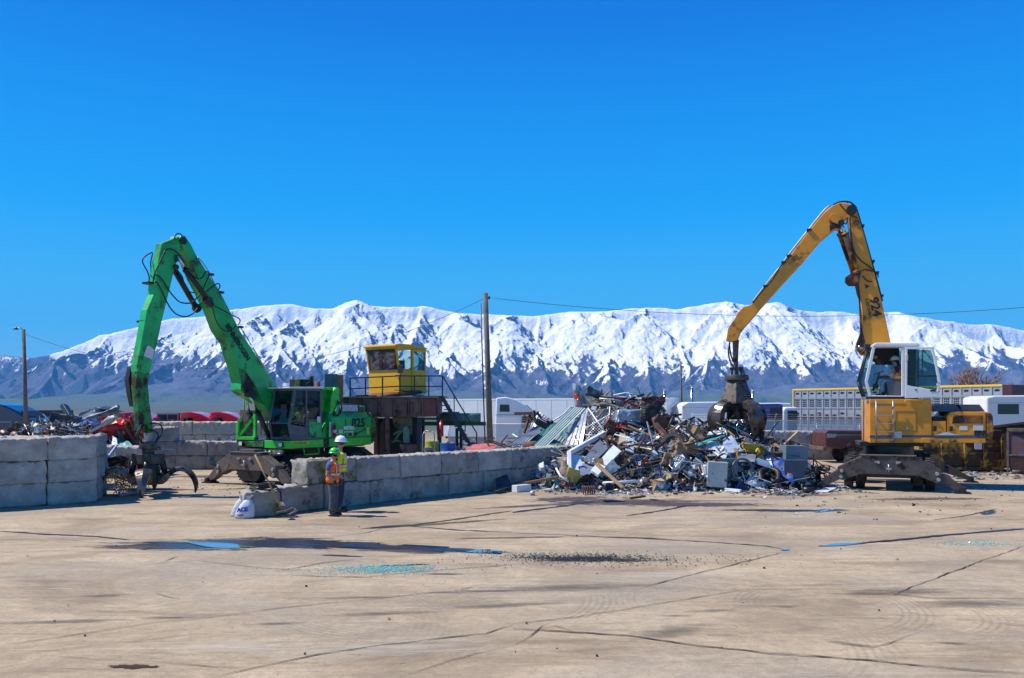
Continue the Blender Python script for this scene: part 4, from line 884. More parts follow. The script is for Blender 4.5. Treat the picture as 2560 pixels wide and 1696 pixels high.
    prof = [(.12, .05, .34), (.38, .18, .30), (.68, .16, .26), (.90, -.02, .22), (.97, -.30, .20), (.92, -.62, .18), (.78, -.90, .13), (.58, -1.10, .04)]
    grapple(root, gq, 4, prof, 1.10, .48, R(-43), 'closed')
    return root
yellow_machine()
# ------------------------------------------------------------------ concrete blocks
M['concrete'] = mat('cast_concrete', (0.46, 0.42, 0.38), 0.92, 0, 0.35, 2.2, dirt=(0.17, 0.15, 0.125), damt=0.26, dscale=2.6, bump=1.0, bscale=16, col2=(0.27, 0.245, 0.225), coord='World')
M['concrete_stained'] = mat('stained_concrete', (0.40, 0.355, 0.32), 0.92, 0, 0.35, 2.0, dirt=(0.12, 0.10, 0.09), damt=0.42, dscale=1.9, bump=1.0, bscale=15, col2=(0.22, 0.195, 0.18), coord='World')
M['concrete_pale'] = mat('sunbleached_concrete', (0.50, 0.44, 0.36), 0.92, 0, 0.3, 2.4, dirt=(0.20, 0.15, 0.10), damt=0.4, dscale=2.4, bump=0.8, bscale=26, coord='World')
M['concrete_mossy'] = mat('mossy_concrete', (0.38, 0.35, 0.31), 0.92, 0, 0.35, 2.2, dirt=(0.09, 0.10, 0.015), damt=0.55, dscale=1.3, bump=1.0, bscale=15, coord='World')

def block_mesh(L, D, Hh, seed, rough=.034, round_=.034, chamfer=0.0):
    """a rough cast block: x 0..L, y 0..D (front face at y=0), z 0..H"""
    nx, ny, nz_ = max(12, int(L / .055)), 12, 12; bm = bmesh.new(); rnd = random.Random(seed); off = Vector((seed * 3.7, seed * 1.3, seed * .7))
    def grid(o, a, b, na, nb):
        vs_ = [[bm.verts.new(o + a * (i / na) + b * (j / nb)) for j in range(nb + 1)] for i in range(na + 1)]
        for i in range(na):
            for j in range(nb): bm.faces.new((vs_[i][j], vs_[i + 1][j], vs_[i + 1][j + 1], vs_[i][j + 1]))
    X, Y, Z = Vector((L, 0, 0)), Vector((0, D, 0)), Vector((0, 0, Hh)); O = Vector((0, 0, 0))
    grid(O, X, Z, nx, nz_); grid(O + Y, X, Z, nx, nz_); grid(O, Y, Z, ny, nz_); grid(O + X, Y, Z, ny, nz_); grid(O, X, Y, nx, ny); grid(O + Z, X, Y, nx, ny)
    bmesh.ops.remove_doubles(bm, verts=bm.verts, dist=1e-5)
    c = Vector((L / 2, D / 2, Hh / 2)); h = c.copy()
    for v in bm.verts:
        q = v.co - c; r = round_ * (1 + .6 * mnoise.noise(v.co * 3 + off))
        inner = Vector([max(-h[k] + r, min(h[k] - r, q[k])) for k in range(3)]); d = q - inner
        if d.length > 1e-6: q = inner + d.normalized() * min(d.length, r)
        n_ = mnoise.noise(v.co * 7 + off) * .6 + mnoise.noise(v.co * 18 + off) * .4
        top = 1.0 + 1.6 * max(0, (v.co.z / Hh - .85) / .15)
        v.co = c + q + Vector((mnoise.noise(v.co * 5 + off * 2), mnoise.noise(v.co * 5 + off * 3), n_)) * rough * top
    bmesh.ops.recalc_face_normals(bm, faces=bm.faces)
    me = bpy.data.meshes.new('concrete_block'); bm.to_mesh(me); bm.free()
    for p_ in me.polygons: p_.use_smooth = True
    return me
_bm_cache = {}
def block(x, y, z, rz, L, D, Hh, m_, label, group, seed=None, tilt=0.0):
    key = (round(L, 2), round(D, 2), round(Hh, 2), m_.name, (seed or 0) % 4)
    if key not in _bm_cache:
        me = block_mesh(L, D, Hh, hash(key[:3]) % 90 + key[4] * 7 + 1); me.materials.append(m_); _bm_cache[key] = me
    o = bpy.data.objects.new('concrete_block', _bm_cache[key]); COL.objects.link(o); o.location = (x, y, z); o.rotation_euler = (random.uniform(-.012, .012), tilt + random.uniform(-.008, .008), rz + random.uniform(-.025, .025)); o.location.x += random.uniform(-.02, .02); o.location.y += random.uniform(-.03, .03); o.scale = (1, 1, random.uniform(.97, 1.03) if z > .6 else 1)
    return tag(o, label, 'concrete block', group)
ORD = ['first', 'second', 'third', 'fourth', 'fifth', 'sixth', 'seventh', 'eighth', 'ninth', 'tenth']
# near left stack: three courses, rows stepping back
a0 = R(39.5); dx, dy = math.cos(a0), math.sin(a0); nx_, ny_ = -dy, dx
for r_ in range(4):
    for c_ in range(3):
        for k in range(-1, 2):
            if r_ > 0 and c_ < 2 and k == -1: continue
            s_ = (1.12 - 1.24) + k * 1.24 + (0.25 * r_ if r_ else 0) + (.012 if c_ % 2 else 0)
            bx, by = -13.47 + dx * s_ + nx_ * (r_ * .64), 22.1 + dy * s_ + ny_ * (r_ * .64)
            crs = ('bottom', 'middle', 'top')[c_]
            lab = (f"near left wall block, {crs} course, {ORD[1 - k]} from right end" if r_ == 0 else f"near left wall block, {('second','third','fourth')[r_-1]} row, {crs} course, {ORD[1 - k]} from end")
            block(bx, by, c_ * .612, a0, 1.23, .61, .61, M['concrete'], lab, 'blocks of the near left wall', seed=r_ * 7 + c_ * 3 + k + 9)
# two-course wall behind the open grapple, low part
for c_ in range(2):
    for k in range(2):
        block(-16.3 + k * 1.25, 31.8, c_ * .612, R(1), 1.24, .61, .61, M['concrete'], f"shaded concrete block behind the open grapple, {('bottom','top')[c_]} course, {('left','right')[k]}", 'blocks of the low wall behind the grapple', seed=c_ * 2 + k)
for c_ in range(3):
    for k in range(3):
        if c_ == 2 and k != 0: continue
        block(-16.0 + k * 1.33 + (.1 if c_ == 1 else 0), 36.5, c_ * .612, R(-1), 1.32, .61, .61, M['concrete_stained'], 'single block on the third course of the wall left of the green machine' if c_ == 2 else f"stained block left of the green machine, {('bottom','middle')[c_]} course, {ORD[k]} from the left", 'blocks of the wall left of the green machine', seed=c_ * 3 + k)
# sunlit back wall under the red trucks
for c_ in range(3):
    for k in range(7):
        block(-18.9 + k * 1.19 - (.5 if c_ % 2 else 0), 43.4, c_ * .662, R(.5), 1.18, .66, .66, M['concrete_pale'], f"pale block below the red trucks, {('bottom','middle','top')[c_]} course, {ORD[k]} from left", 'pale blocks of the wall below the red trucks', seed=c_ * 3 + k)
# centre wall, two courses running away to the right
aw = math.atan2(.766, .643); wx, wy = math.cos(aw), math.sin(aw)
for k in range(8):
    s_ = .95 + 1.62 * k; m_ = M['concrete_mossy'] if k == 0 else M['concrete_stained'] if k % 2 else M['concrete']
    block(-5.84 + wx * s_, 20.8 + wy * s_, .655, aw, 1.605, .68, .64, m_, 'mossy block at the near end of the top course behind the two workers' if k == 0 else f"block in the top course of the long centre wall, {ORD[k]} from its near end", 'top course of the long centre wall', seed=k + 1)
for k in range(9):
    s_ = -.05 + 1.55 * k
    block(-5.84 + wx * s_ + .0, 20.8 + wy * s_, 0, aw, 1.54, .70, .65, M['concrete_stained'], f"block in the bottom course of the long centre wall, {ORD[k]} from its near end", 'bottom course of the long centre wall', seed=k + 2)
block(-6.42, 20.15, 0, R(28), .86, .66, .62, M['concrete_mossy'], 'lone weathered block with cables on it beside the white sacks', None, seed=5)
# grey wall behind the brown pickup
for c_ in range(2):
    for k in range(7):
        block(11.55 + k * 2.02 - (1.0 if c_ == 0 else 0), 43.7, c_ * .742, R(-1.5), 2.0, .7, .74, M['concrete'], f"grey block behind the brown pickup, {('bottom','top')[c_]} course, {ORD[k]} from left", 'blocks of the low wall behind the brown pickup', seed=c_ * 3 + k)

# ------------------------------------------------------------------ chain-link fence
def chainlink():
    m = bpy.data.materials.new('chain_link_wire'); m.use_nodes = True; n = m.node_tree; n.nodes.clear(); L = n.links.new
    o = n.nodes.new('ShaderNodeOutputMaterial'); mx = n.nodes.new('ShaderNodeMixShader'); t = n.nodes.new('ShaderNodeBsdfTransparent'); b = n.nodes.new('ShaderNodeBsdfPrincipled')
    b.inputs['Base Color'].default_value = (.62, .63, .66, 1); b.inputs['Metallic'].default_value = .3; b.inputs['Roughness'].default_value = .45
    tc = n.nodes.new('ShaderNodeTexCoord'); sp = n.nodes.new('ShaderNodeSeparateXYZ'); L(tc.outputs['Object'], sp.inputs[0])
    outs = []
    for s_ in (1, -1):
        q = n.nodes.new('ShaderNodeMath'); q.operation = 'MULTIPLY_ADD'; q.inputs[1].default_value = s_ * 1.0; L(sp.outputs['Z'], q.inputs[0]); L(sp.outputs['X'], q.inputs[2])
        r = n.nodes.new('ShaderNodeMath'); r.operation = 'MULTIPLY'; r.inputs[1].default_value = 9.0; L(q.outputs[0], r.inputs[0])
        f_ = n.nodes.new('ShaderNodeMath'); f_.operation = 'FRACT'; L(r.outputs[0], f_.inputs[0])
        g_ = n.nodes.new('ShaderNodeMath'); g_.operation = 'LESS_THAN'; g_.inputs[1].default_value = .34; L(f_.outputs[0], g_.inputs[0]); outs.append(g_)
    a = n.nodes.new('ShaderNodeMath'); a.operation = 'MAXIMUM'; L(outs[0].outputs[0], a.inputs[0]); L(outs[1].outputs[0], a.inputs[1])
    L(a.outputs[0], mx.inputs[0]); L(t.outputs[0], mx.inputs[1]); L(b.outputs[0], mx.inputs[2]); L(mx.outputs[0], o.inputs[0]); return m
M['chain'] = chainlink()
def fence(x0, y0, x1, y1, h, label, n):
    ang = math.atan2(y1 - y0, x1 - x0); Ln = math.hypot(x1 - x0, y1 - y0)
    r = empty('chain_link_fence', (x0, y0, 0), ang, label, 'fence')
    mb = MB(); mb.add([(0, 0, .02), (Ln, 0, .02), (Ln, 0, h), (0, 0, h)], [(0, 1, 2, 3)]); mb.build('wire_mesh', M['chain'], r)
    mb = MB(); mb.tube([(0, 0, h), (Ln, 0, h)], .022, 6); mb.build('top_rail', M['rail'], r)
    for i in range(n + 1):
        x = Ln * i / n; mb = MB(); mb.cyl((x, .03, 0), (x, .03, h + .03), .032, None, 8); mb.tube([(x, .03, h), (x + .04, -.16, h + .36)], .022, 6); mb.build('post', M['rail'], r)
    for k in range(3):
        mb = MB(); mb.tube([(0, -.03 - k * .055, h + .10 + k * .11), (Ln, -.03 - k * .055, h + .10 + k * .11)], .007, 4); mb.build('barbed_wire', M['rail'], r)
fence(-3.6, 47.6, 9.8, 47.0, 1.80, 'chain link fence with barbed wire between the stairs and the scrap pile', 6)
fence(9.8, 46.2, 26.0, 45.9, 2.02, 'chain link fence with barbed wire behind the brown pickup', 7)
# ------------------------------------------------------------------ poles and wires
M['polewood'] = mat('weathered_pole_wood', (0.17, 0.145, 0.125), .85, 0, .5, 1.5, dirt=(.05, .04, .035), damt=.4, dscale=2, bump=.5, bscale=12)
def pole(x, y, z1, r0, r1, lean, label, zb=0, lamp=False):
    r = empty('utility_pole', (x, y, zb), 0, label, 'utility pole'); mb = MB(); mb.cyl((0, 0, 0), (lean, 0, z1 - zb), r0, r1, 14); mb.build('pole', M['polewood'], r)
    if lamp:
        mb = MB(); mb.tube([(lean, 0, z1 - zb - .15), (lean - .15, -.05, z1 - zb + .10), (lean - .38, -.1, z1 - zb + .02)], .03, 6); o = mb.build('lamp_arm', M['rail'], r); mb = MB(); mb.lathe([(.01, .12), (.06, .10), (.16, -.03), (.02, -.05)], (lean - .40, -.1, z1 - zb), n=12); mb.build('lamp_head', M['greypaint'], o)
    else:
        mb = MB(); mb.cyl((lean, 0, z1 - zb - .35), (lean + .22, -.05, z1 - zb - .25), .02, .02, 6); mb.cyl((lean + .2, -.05, z1 - zb - .33), (lean + .2, -.05, z1 - zb - .18), .045, .045, 8); mb.build('insulator', M['blackpaint'], r)
    return r
pole(-1.14, 45.0, 8.85, .17, .125, -.28, 'tall weathered wooden pole right of the stairs, carrying the overhead wires')
cp = MB(); cp.cyl((0, 0, 0), (-.26, 0, 8.3), .035, .035, 8); tag(cp.build('conduit_pipe', M['blackpaint'], None, loc=(-1.42, 45.0, 0)), 'dark conduit pipe running up beside the tall wooden pole', 'pipe')
pole(-28.6, 49.5, 7.35, .14, .09, -.18, 'wooden pole with a lamp head at the far left', zb=-.0, lamp=True)
pole(24.3, 120, 9.5, .16, .12, -.2, 'distant thin wooden pole beyond the scrap pile', zb=-.3)
def wire(p0, p1, sag, label, r=.012):
    mb = MB(); mb.tube(arc(p0, p1, sag, 40), r, 5); tag(mb.build('overhead_wire', M['black'], None), label, 'wire')
wire((-1.42, 45, 8.6), (-28.8, 49.5, 7.1), 2.85, 'overhead wire sagging from the tall pole to the far left lamp pole')
wire((-1.20, 44.95, 8.6), (31.0, 43, 8.3), .95, 'overhead wire running from the tall pole off to the right')

# ------------------------------------------------------------------ trucks and trailers beyond the fence
def gz(x, y): return ground_z(x, min(y, 100))
M['trailerwhite'] = mat('white_trailer_skin', (0.66, 0.71, 0.78), .4, 0, .10, .8, dirt=(.45, .46, .48), damt=.2, dscale=1.5)
M['truckred'] = mat('glossy_red_truck', (0.75, 0.004, 0.02), .18, 0, .15, 1, coat=.8)
M['truckblue'] = mat('dark_blue_truck', (0.008, 0.012, 0.07), .2, 0, .2, 1, coat=.8)
M['truckpurple'] = mat('purple_truck', (0.025, 0.008, 0.20), .2, 0, .2, 1, coat=.8)
M['aluminium'] = mat('dull_aluminium', (0.48, 0.49, 0.52), .42, .55, .2, 2, dirt=(.22, .20, .19), damt=.35, dscale=3)
M['roofyellow'] = mat('yellow_roof_edge', (0.80, 0.52, 0.03), .5, 0, .1, 2)
M['trailerdark'] = mat('dark_trailer_doors', (0.03, 0.03, 0.045), .5, 0, .3, 2)
def running_gear(root, L, y0, y1, zb, xs, r=.5):
    for x in xs:
        for y in (y0 + .16, y1 - .16):
            mb = MB(); mb.cyl((x, y - .14, r), (x, y + .14, r), r, r, 18); w_ = mb.build('wheel', M['tyre'], root)
            mb = MB(); mb.cyl((x, y - .15, r), (x, y + .15, r), r * .5, r * .5, 12); mb.build('rim', M['aluminium'], w_)
def box_trailer(x, y, rz, L, ht, label, m_=None, ribs=None, zb=None, side=None):
    zb = gz(x, y) if zb is None else zb
    r = empty('box_trailer', (x, y, zb), rz, label, 'trailer'); mb = MB(); mb.box(0, L, 0, 2.55, 1.15, ht); b_ = mb.build('body', m_ or M['trailerwhite'], r, bevel=.03)
    mb = MB(); mb.box(-.01, L + .01, -.012, 2.56, ht - .10, ht + .015); mb.build('top_rail', M['whiteclean'], b_)
    mb = MB(); k = 0
    for i in range(1, int(L / 1.25)): mb.box(i * 1.25 - .012, i * 1.25 + .012, -.006, 0, 1.2, ht - .1)
    mb.build('panel_joints', M['rail'], b_)
    mb = MB(); mb.box(.3, L - .3, .8, 1.75, .95, 1.15); mb.build('chassis', M['blackpaint'], r); running_gear(r, L, 0, 2.55, 0, (1.4, 2.7, L - 3.0)); return r
x0, y0_ = (1092 - CX) * 66 / F, 66.0; x1, y1_ = (1668 - CX) * 57 / F, 57.0
box_trailer(x0, y0_, math.atan2(y1_ - y0_, x1 - x0), math.hypot(x1 - x0, y1_ - y0_), 4.05, 'long white trailer behind the white sleeper truck and the scrap pile', zb=-.62)

def aero_truck(x, y, face, m_, label, zb=None, win=True, sc=1.0, xs=1.0, group=None, text=None, front=True):
    """road tractor with a sleeper and sloping roof fairing; nose towards +x*face; near side at y"""
    zb = gz(x, y) if zb is None else zb
    r = empty('truck', (x, y, zb), 0, label, 'truck', group); s = sc * face; s *= xs; K = lambda P_: [(a * s, b * sc) for a, b in P_]
    cabp = [(0, 1.0), (.05, 2.6), (.12, 3.92), (.9, 3.98), (1.7, 3.82), (2.4, 3.50), (3.0, 3.10), (3.35, 2.92), (3.75, 2.15), (5.2, 1.85), (5.45, 1.5), (5.45, .75), (4.9, .7), (3.2, .85), (3.1, 1.0)]
    mb = MB(); mb.prism(K(cabp), .02, 2.42); cb_ = mb.build('cab', m_, r, bevel=.16 * sc, seg=4)
    wn = MB(); wn.prism(K([(.38, 3.02), (.42, 3.48), (1.15, 3.48), (1.2, 3.02)]), .0, .03); wn.prism(K([(2.15, 1.95), (2.2, 2.72), (2.95, 2.72), (3.35, 2.2), (3.3, 1.95)]), .0, .03); wn.build('side_window', M['darkglass'], cb_, bevel=.01)
    wn = MB(); wn.prism(K([(2.55, 3.44), (3.0, 3.12), (3.0, 3.16), (2.55, 3.48)]), .3, 2.1); wn.build('roof_window', M['decalblack'], cb_)
    wn = MB(); wn.prism(K([(3.30, 2.90), (3.72, 2.20), (3.76, 2.23), (3.34, 2.93)]), .25, 2.2); wn.build('windscreen', M['darkglass'], cb_)
    vs2 = MB(); vs2.prism(K([(2.5, 3.02), (3.5, 2.98), (3.55, 2.9), (2.6, 2.94)]), .0, 2.44); vs2.build('sun_visor', m_, cb_, bevel=.03)
    ln = MB(); ln.prism(K([(.06, 2.80), (2.1, 2.80), (2.1, 2.84), (.06, 2.84)]), -.004, .02); ln.prism(K([(2.12, 1.0), (2.14, 1.0), (2.14, 2.9), (2.12, 2.9)]), -.004, .02); ln.build('body_seam', M['rail'], cb_)
    dr = MB(); dr.prism(K([(1.95, 1.1), (1.95, 1.85), (2.1, 1.85), (2.1, 1.1)]), .0, .03); dr.build('grab_handle', M['rail'], cb_)
    mi = MB(); mi.obox((3.35 * s, -.2, 2.45 * sc), (.10, .12, .5)); mi.build('mirror', M['blackpaint'], cb_, bevel=.02)
    ch = MB(); ch.box(min(-1.6 * s, 4.9 * s), max(-1.6 * s, 4.9 * s), .75, 1.65, .55, .95); ch.build('chassis', M['blackpaint'], r); running_gear(r, 0, 0, 2.42, 0, (-1.2 * s, -.1 * s, 4.1 * s))
    if text:
        text_obj('name_lettering', text, .24, M['decalwhite'], cb_, (1.2 * s if face > 0 else 2.6 * s, -.012, 3.25 * sc), (1, 0, 0), (0, 0, 1), .003, .004)
    return r
aero_truck((1237 - CX) * 54 / F, 54, 1, M['whiteclean'], 'white sleeper truck parked beside the tall wooden pole', zb=-.55, xs=.80)
for i, (u, nm) in enumerate(((299, 'red truck roof showing behind the green stick, leftmost of the red trucks'), (447, 'bright red truck behind the pale wall, middle of the three'), (521, 'bright red truck nearest to the green machine'))):
    Y = 66 + i * 1.5
    aero_truck((u - CX) * Y / F, Y, 1, M['truckred'], nm, zb=-1.45, sc=.98, group='red trucks behind the pale wall', text=None)
box_trailer((60 - CX) * 76 / F, 76, 0, 20, 3.1, 'white trailer behind the red trucks and the small house', zb=-1.0)
def rear_doors(u, v0, Y, txt, label):
    p = P(u, v0, Y); r = empty('box_trailer', (p.x, Y, -1.0), 0, label, 'trailer', 'dark trailers among the red trucks'); h = p.z + 1.0
    mb = MB(); mb.box(0, 1.7, 0, 5.0, 1.0, h); b_ = mb.build('body', M['trailerdark'], r, bevel=.03)
    mb = MB(); mb.box(-.02, 1.72, -.03, 0, h - .12, h + .02); mb.box(-.02, .05, -.03, 0, 1.0, h - .12); mb.box(1.65, 1.72, -.03, 0, 1.0, h - .12); mb.box(.83, .87, -.03, 0, 1.05, h - .12); mb.build('door_frame', M['rail'], b_)
    running_gear(r, 0, 0, 2.0, 0, (.9,))
    if txt: text_obj('door_lettering', txt, .36, mat('faded_pink_lettering', (.55, .14, .20), .5), b_, (.02, -.04, h - .75), (1, 0, 0), (0, 0, 1), .003, .006, sx=.78)
rear_doors(393, 1033, 68, 'K.W.ALLEN', 'dark trailer doors with pink lettering between the red trucks')
rear_doors(250, 1033, 69, '', 'dark trailer behind the scrap on the left wall, beside the first red truck')
rear_doors(585, 1034, 71.5, '', 'dark trailer right beside the last red truck')
rear_doors(38, 1026, 62, '', 'black trailer behind the dark blue truck and lamp pole')
aero_truck((-62 - CX) * 50 / F, 50, 1, M['truckblue'], 'dark blue truck with a rounded roof at the left edge', zb=-.95)
# pair of white trucks with exhaust stacks behind the scrap pile, purple truck
def plain_cab(x, y, w_, h_, m_, label, zb, name='truck', cat='truck', dark=None, slope=0.25, stack=None, win=None):
    r = empty(name, (x, y, zb), 0, label, cat); mb = MB(); mb.prism([(0, .9), (0, h_ - slope), (w_ * .12, h_ - .03), (w_ * .85, h_), (w_, h_ - .04), (w_, .9)], 0, 2.4); b_ = mb.build('cab', m_, r, bevel=.09, seg=3)
    if dark: q = MB(); q.box(w_ * dark, w_ * .97, -.012, .02, 1.2, h_ - .25); q.build('dark_door', M['trailerdark'], b_)
    if win: q = MB(); q.box(w_ * win[0], w_ * win[1], -.012, .02, h_ * win[2], h_ * win[3]); q.build('window', M['darkglass'], b_, bevel=.01)
    ln = MB(); ln.box(.05, w_ - .05, -.006, .01, h_ - .42, h_ - .40); ln.build('body_seam', M['rail'], b_)
    if stack: q = MB(); q.cyl((stack, 1.2, 1.0), (stack, 1.2, h_ + .95), .10, .10, 12); q.tube([(stack, 1.2, h_ + .9), (stack, 1.2, h_ + 1.1), (stack - .12, 1.2, h_ + 1.25)], .09, 10); q.build('exhaust_stack', M['chrome'], r)
    ch = MB(); ch.box(0, w_, .7, 1.7, .5, .9); ch.build('chassis', M['blackpaint'], r); running_gear(r, 0, 0, 2.4, 0, (.6, w_ - .6)); return r
plain_cab((1704 - CX) * 56 / F, 56, 3.7, 3.55, M['whiteclean'], 'plain white truck body left behind the yellow machine grapple', -.4, stack=.95)
plain_cab((1625 - CX) * 60 / F, 60, 2.4, 3.45, M['whiteclean'], 'white truck mostly hidden behind the scrap pile, exhaust stack upright', -.4, stack=1.25)
plain_cab((1872 - CX) * 55 / F, 55, 2.25, 3.1, M['truckpurple'], 'purple truck right of the hanging grapple', -.1, dark=.62, slope=.45)
plain_cab((1800 - CX) * 66 / F, 66, 5.6, 3.25, M['whiteclean'], 'long low white truck behind the purple one', -.1, stack=2.9)
plain_cab((1958 - CX) * 58 / F, 58, 1.0, 2.9, M['whiteclean'], 'small white cab beside the livestock trailer end', -.1, dark=.3)
plain_cab((2467 - CX) * 44.5 / F, 44.5, 3.4, 3.38, M['white'], 'white truck cab with a wide rear window at the right edge', 0, win=(.17, .50, .70, .86), slope=.12)
# livestock trailer
def livestock():
    xa, ya, xb, yb = (1983 - CX) * 62 / F, 62.0, (2530 - CX) * 50 / F, 50.0
    L = math.hypot(xb - xa, yb - ya); r = empty('livestock_trailer', (xa, ya, 0), math.atan2(yb - ya, xb - xa), 'long aluminium livestock trailer with punched sides and yellow roof edge', 'trailer')
    mb = MB(); mb.box(0, L, 0, 2.5, .95, 4.0); n = int(L / .62)
    hb = mb; mb.cur = 1
    for i in range(n):
        xc = .06 + (i + .5) * (L * .96 / n)
        for z0 in (1.62, 2.86):
            for a in range(3):
                for b2 in range(4):
                    cx_, cz_ = xc + (a - 1) * .12, z0 + b2 * .135 + (.0 if z0 < 2 else 0)
                    hb.add([(cx_ - .047, -.004, cz_ - .05), (cx_ + .047, -.004, cz_ - .05), (cx_ + .047, -.004, cz_ + .05), (cx_ - .047, -.004, cz_ + .05)], [(0, 1, 2, 3)])
        for z0 in ((3.78,) if i % 3 else (3.78, 2.35)):
            hb.add([(xc + .17 * math.cos(q * math.pi / 5), -.004, z0 + .075 * math.sin(q * math.pi / 5)) for q in range(10)], [tuple(range(10))])
        if i < 6 or i % 4 == 0: hb.add([(xc + .17 * math.cos(q * math.pi / 5), -.004, 2.22 + .07 * math.sin(q * math.pi / 5)) for q in range(10)], [tuple(range(10))])
    b_ = mb.build('body', [M['aluminium'], M['decalblack']], r)
    mb = MB(); mb.box(-.03, L * .965, -.05, 2.55, 4.0, 4.13); mb.box(-.04, .05, -.06, 0, .95, 4.0); mb.build('roof_edge', M['roofyellow'], b_, bevel=.02)
    mb = MB(); mb.box(L * .965, L + .02, -.05, 2.55, .9, 4.10); mb.build('tail_frame', mat('dark_red_frame', (.06, .015, .03), .6), b_)
    n = int(L / .62)
    for i in range(n + 1):
        x = .06 + i * (L * .96 / n)
        if i % 1 == 0: mb = MB() if i == 0 else mb
        mb.box(x - .035, x + .035, -.05, -.001, 1.0, 3.99)
    mb.build('side_ribs', M['aluminium'], b_)
    mb = MB()
    for z in (1.5, 2.12, 2.75, 3.45): mb.box(0, L * .96, -.06, -.052, z - .035, z + .035)
    mb.build('side_rails', M['aluminium'], b_)
    running_gear(r, L, 0, 2.5, 0, (2, 3.2, L - 3))
livestock()
# small house and trees on the left
hs_ = empty('house', ((73 - CX) * 60 / F, 60, -1.0), 0, 'small house with a dark roof behind the left scrap heap', 'house')
mb = MB(); mb.box(0, 5.0, 0, 4, 0, 2.25); mb.build('wall', mat('cream_house_wall', (.55, .48, .38), .8, 0, .15, 2), hs_)
mb = MB(); mb.prism([(-.3, 2.2), (1.2, 3.1), (5.2, 2.85), (5.4, 2.2)], -.3, 4.3); mb.build('roof', mat('dark_shingles', (.05, .05, .055), .9, 0, .4, 8), hs_)
mb = MB(); mb.prism([(.1, 2.25), (1.2, 2.92), (2.3, 2.25)], -.34, -.31); mb.build('gable', mat('orange_gable', (.30, .10, .03), .8), hs_)
def tree(x, y, zb, ht, spread, leaf, n_leaf, label, seed, bare=False, leafsize=.16):
    rnd = random.Random(seed); r = empty('tree', (x, y, zb), 0, label, 'tree'); tb = MB(); tips = []
    def br(p, d, L, rad, lvl):
        q = p + d * L; mid = p.lerp(q, .5) + Vector((rnd.uniform(-1, 1), rnd.uniform(-1, 1), rnd.uniform(0, 1))) * L * .08
        tb.tube([p, mid, q], rad, 5, taper=[rad, rad * .85, rad * .65]); tips.append((q, lvl)); tips.append((mid, lvl))
        if lvl > 0:
            for _ in range(4 if lvl > 1 else 5):
                nd = (d + Vector((rnd.uniform(-1, 1) * spread, rnd.uniform(-1, 1) * spread, rnd.uniform(-.15, .5)))).normalized(); br(p.lerp(q, rnd.uniform(.55, 1)), nd, L * rnd.uniform(.55, .8), max(.014, rad * .6), lvl - 1)
    br(Vector((0, 0, 0)), Vector((0, 0, 1)), ht * .36, ht * (.022 if bare else .022), 4 if bare else 3)
    tb.build('trunk', M['polewood'] if not bare else mat('bare_branches', (.30, .20, .16), .9, 0, .3, 3), r)
    if not bare:
        lb = MB(); cand = [t for t, l in tips if l <= 1]
        for _ in range(n_leaf):
            c = rnd.choice(cand) + Vector((rnd.gauss(0, 1), rnd.gauss(0, 1), rnd.gauss(0, .8))) * ht * .05; s_ = leafsize * rnd.uniform(.6, 1.4)
            a = Vector((rnd.uniform(-1, 1), rnd.uniform(-1, 1), rnd.uniform(-1, 1))).normalized(); b2 = a.orthogonal().normalized(); c2 = a.cross(b2)
            lb.add([c - b2 * s_, c + c2 * s_ * .6, c + b2 * s_, c - c2 * s_ * .6], [(0, 1, 2, 3)])
        lb.build('crown', leaf, r)
lf1 = mat('spring_leaves', (.12, .15, .03), .8, 0, .4, 1.0); lf2 = mat('yellow_green_leaves', (.30, .28, .03), .8, 0, .3, 1.0)
tree((262 - CX) * 88 / F, 88, -1, 4.4, .9, lf1, 900, 'light green tree behind the scrap on the left wall', 4)
tree((300 - CX) * 92 / F, 92, -1, 4.0, .9, lf1, 700, 'smaller green tree just right of the light green one', 5)
tree((468 - CX) * 95 / F, 95, -1, 3.9, 1.0, lf2, 900, 'yellow green tree top behind the middle red truck', 6)
tree((108 - CX) * 90 / F, 90, -1, 4.0, .8, None, 0, 'bare tree above the white trailer at the left', 8, bare=True)
tree((2400 - CX) * 84 / F, 84, 0, 7.2, .75, None, 0, 'leftmost bare tree behind the livestock trailer', 10, bare=True)
tree((2432 - CX) * 82 / F, 82, 0, 8.6, .75, None, 0, 'tallest bare tree behind the livestock trailer', 9, bare=True)
tree((2472 - CX) * 84 / F, 84, 0, 7.4, .75, None, 0, 'rightmost bare tree behind the livestock trailer', 12, bare=True)

# ------------------------------------------------------------------ brown pickup, containers on the right
M['brownpaint'] = mat('faded_maroon_paint', (.11, .035, .03), .4, 0, .3, 2, dirt=(.10, .07, .05), damt=.4, dscale=4, coat=.2)
pk = empty('pickup_truck', ((2064 - CX) * 41 / F, 41, 0), 0, 'old maroon pickup with a chrome strip behind the yellow machine', 'pickup truck')
mb = MB(); mb.prism([(0, .80), (-.02, 1.50), (.12, 1.60), (2.0, 1.58), (2.3, 1.60), (3.1, 1.60), (3.1, .72), (2.1, .72), (1.95, .98), (1.55, 1.10), (1.1, .95), (.95, .72), (.7, .68)], 0, 1.85); b_ = mb.build('body', M['brownpaint'], pk, bevel=.05, seg=3)
mb = MB(); mb.box(.15, 3.0, -.012, 0, 1.34, 1.40); mb.box(.10, 3.0, -.012, 0, 1.26, 1.28); mb.build('chrome_strip', M['chrome'], b_)
mb = MB(); mb.prism([(.05, 1.22), (.05, 1.44), (.50, 1.42), (.50, 1.26)], -.02, -.013); mb.build('headlight', M['rail'], b_, bevel=.01)
mb = MB(); mb.box(-.14, .02, -.05, 1.9, .62, .80); mb.build('bumper', M['brownsteel'], pk, bevel=.02)
mb = MB(); mb.box(2.3, 4.2, .1, 1.8, .55, .8); mb.build('frame', M['brownpaint'], pk, bevel=.02)
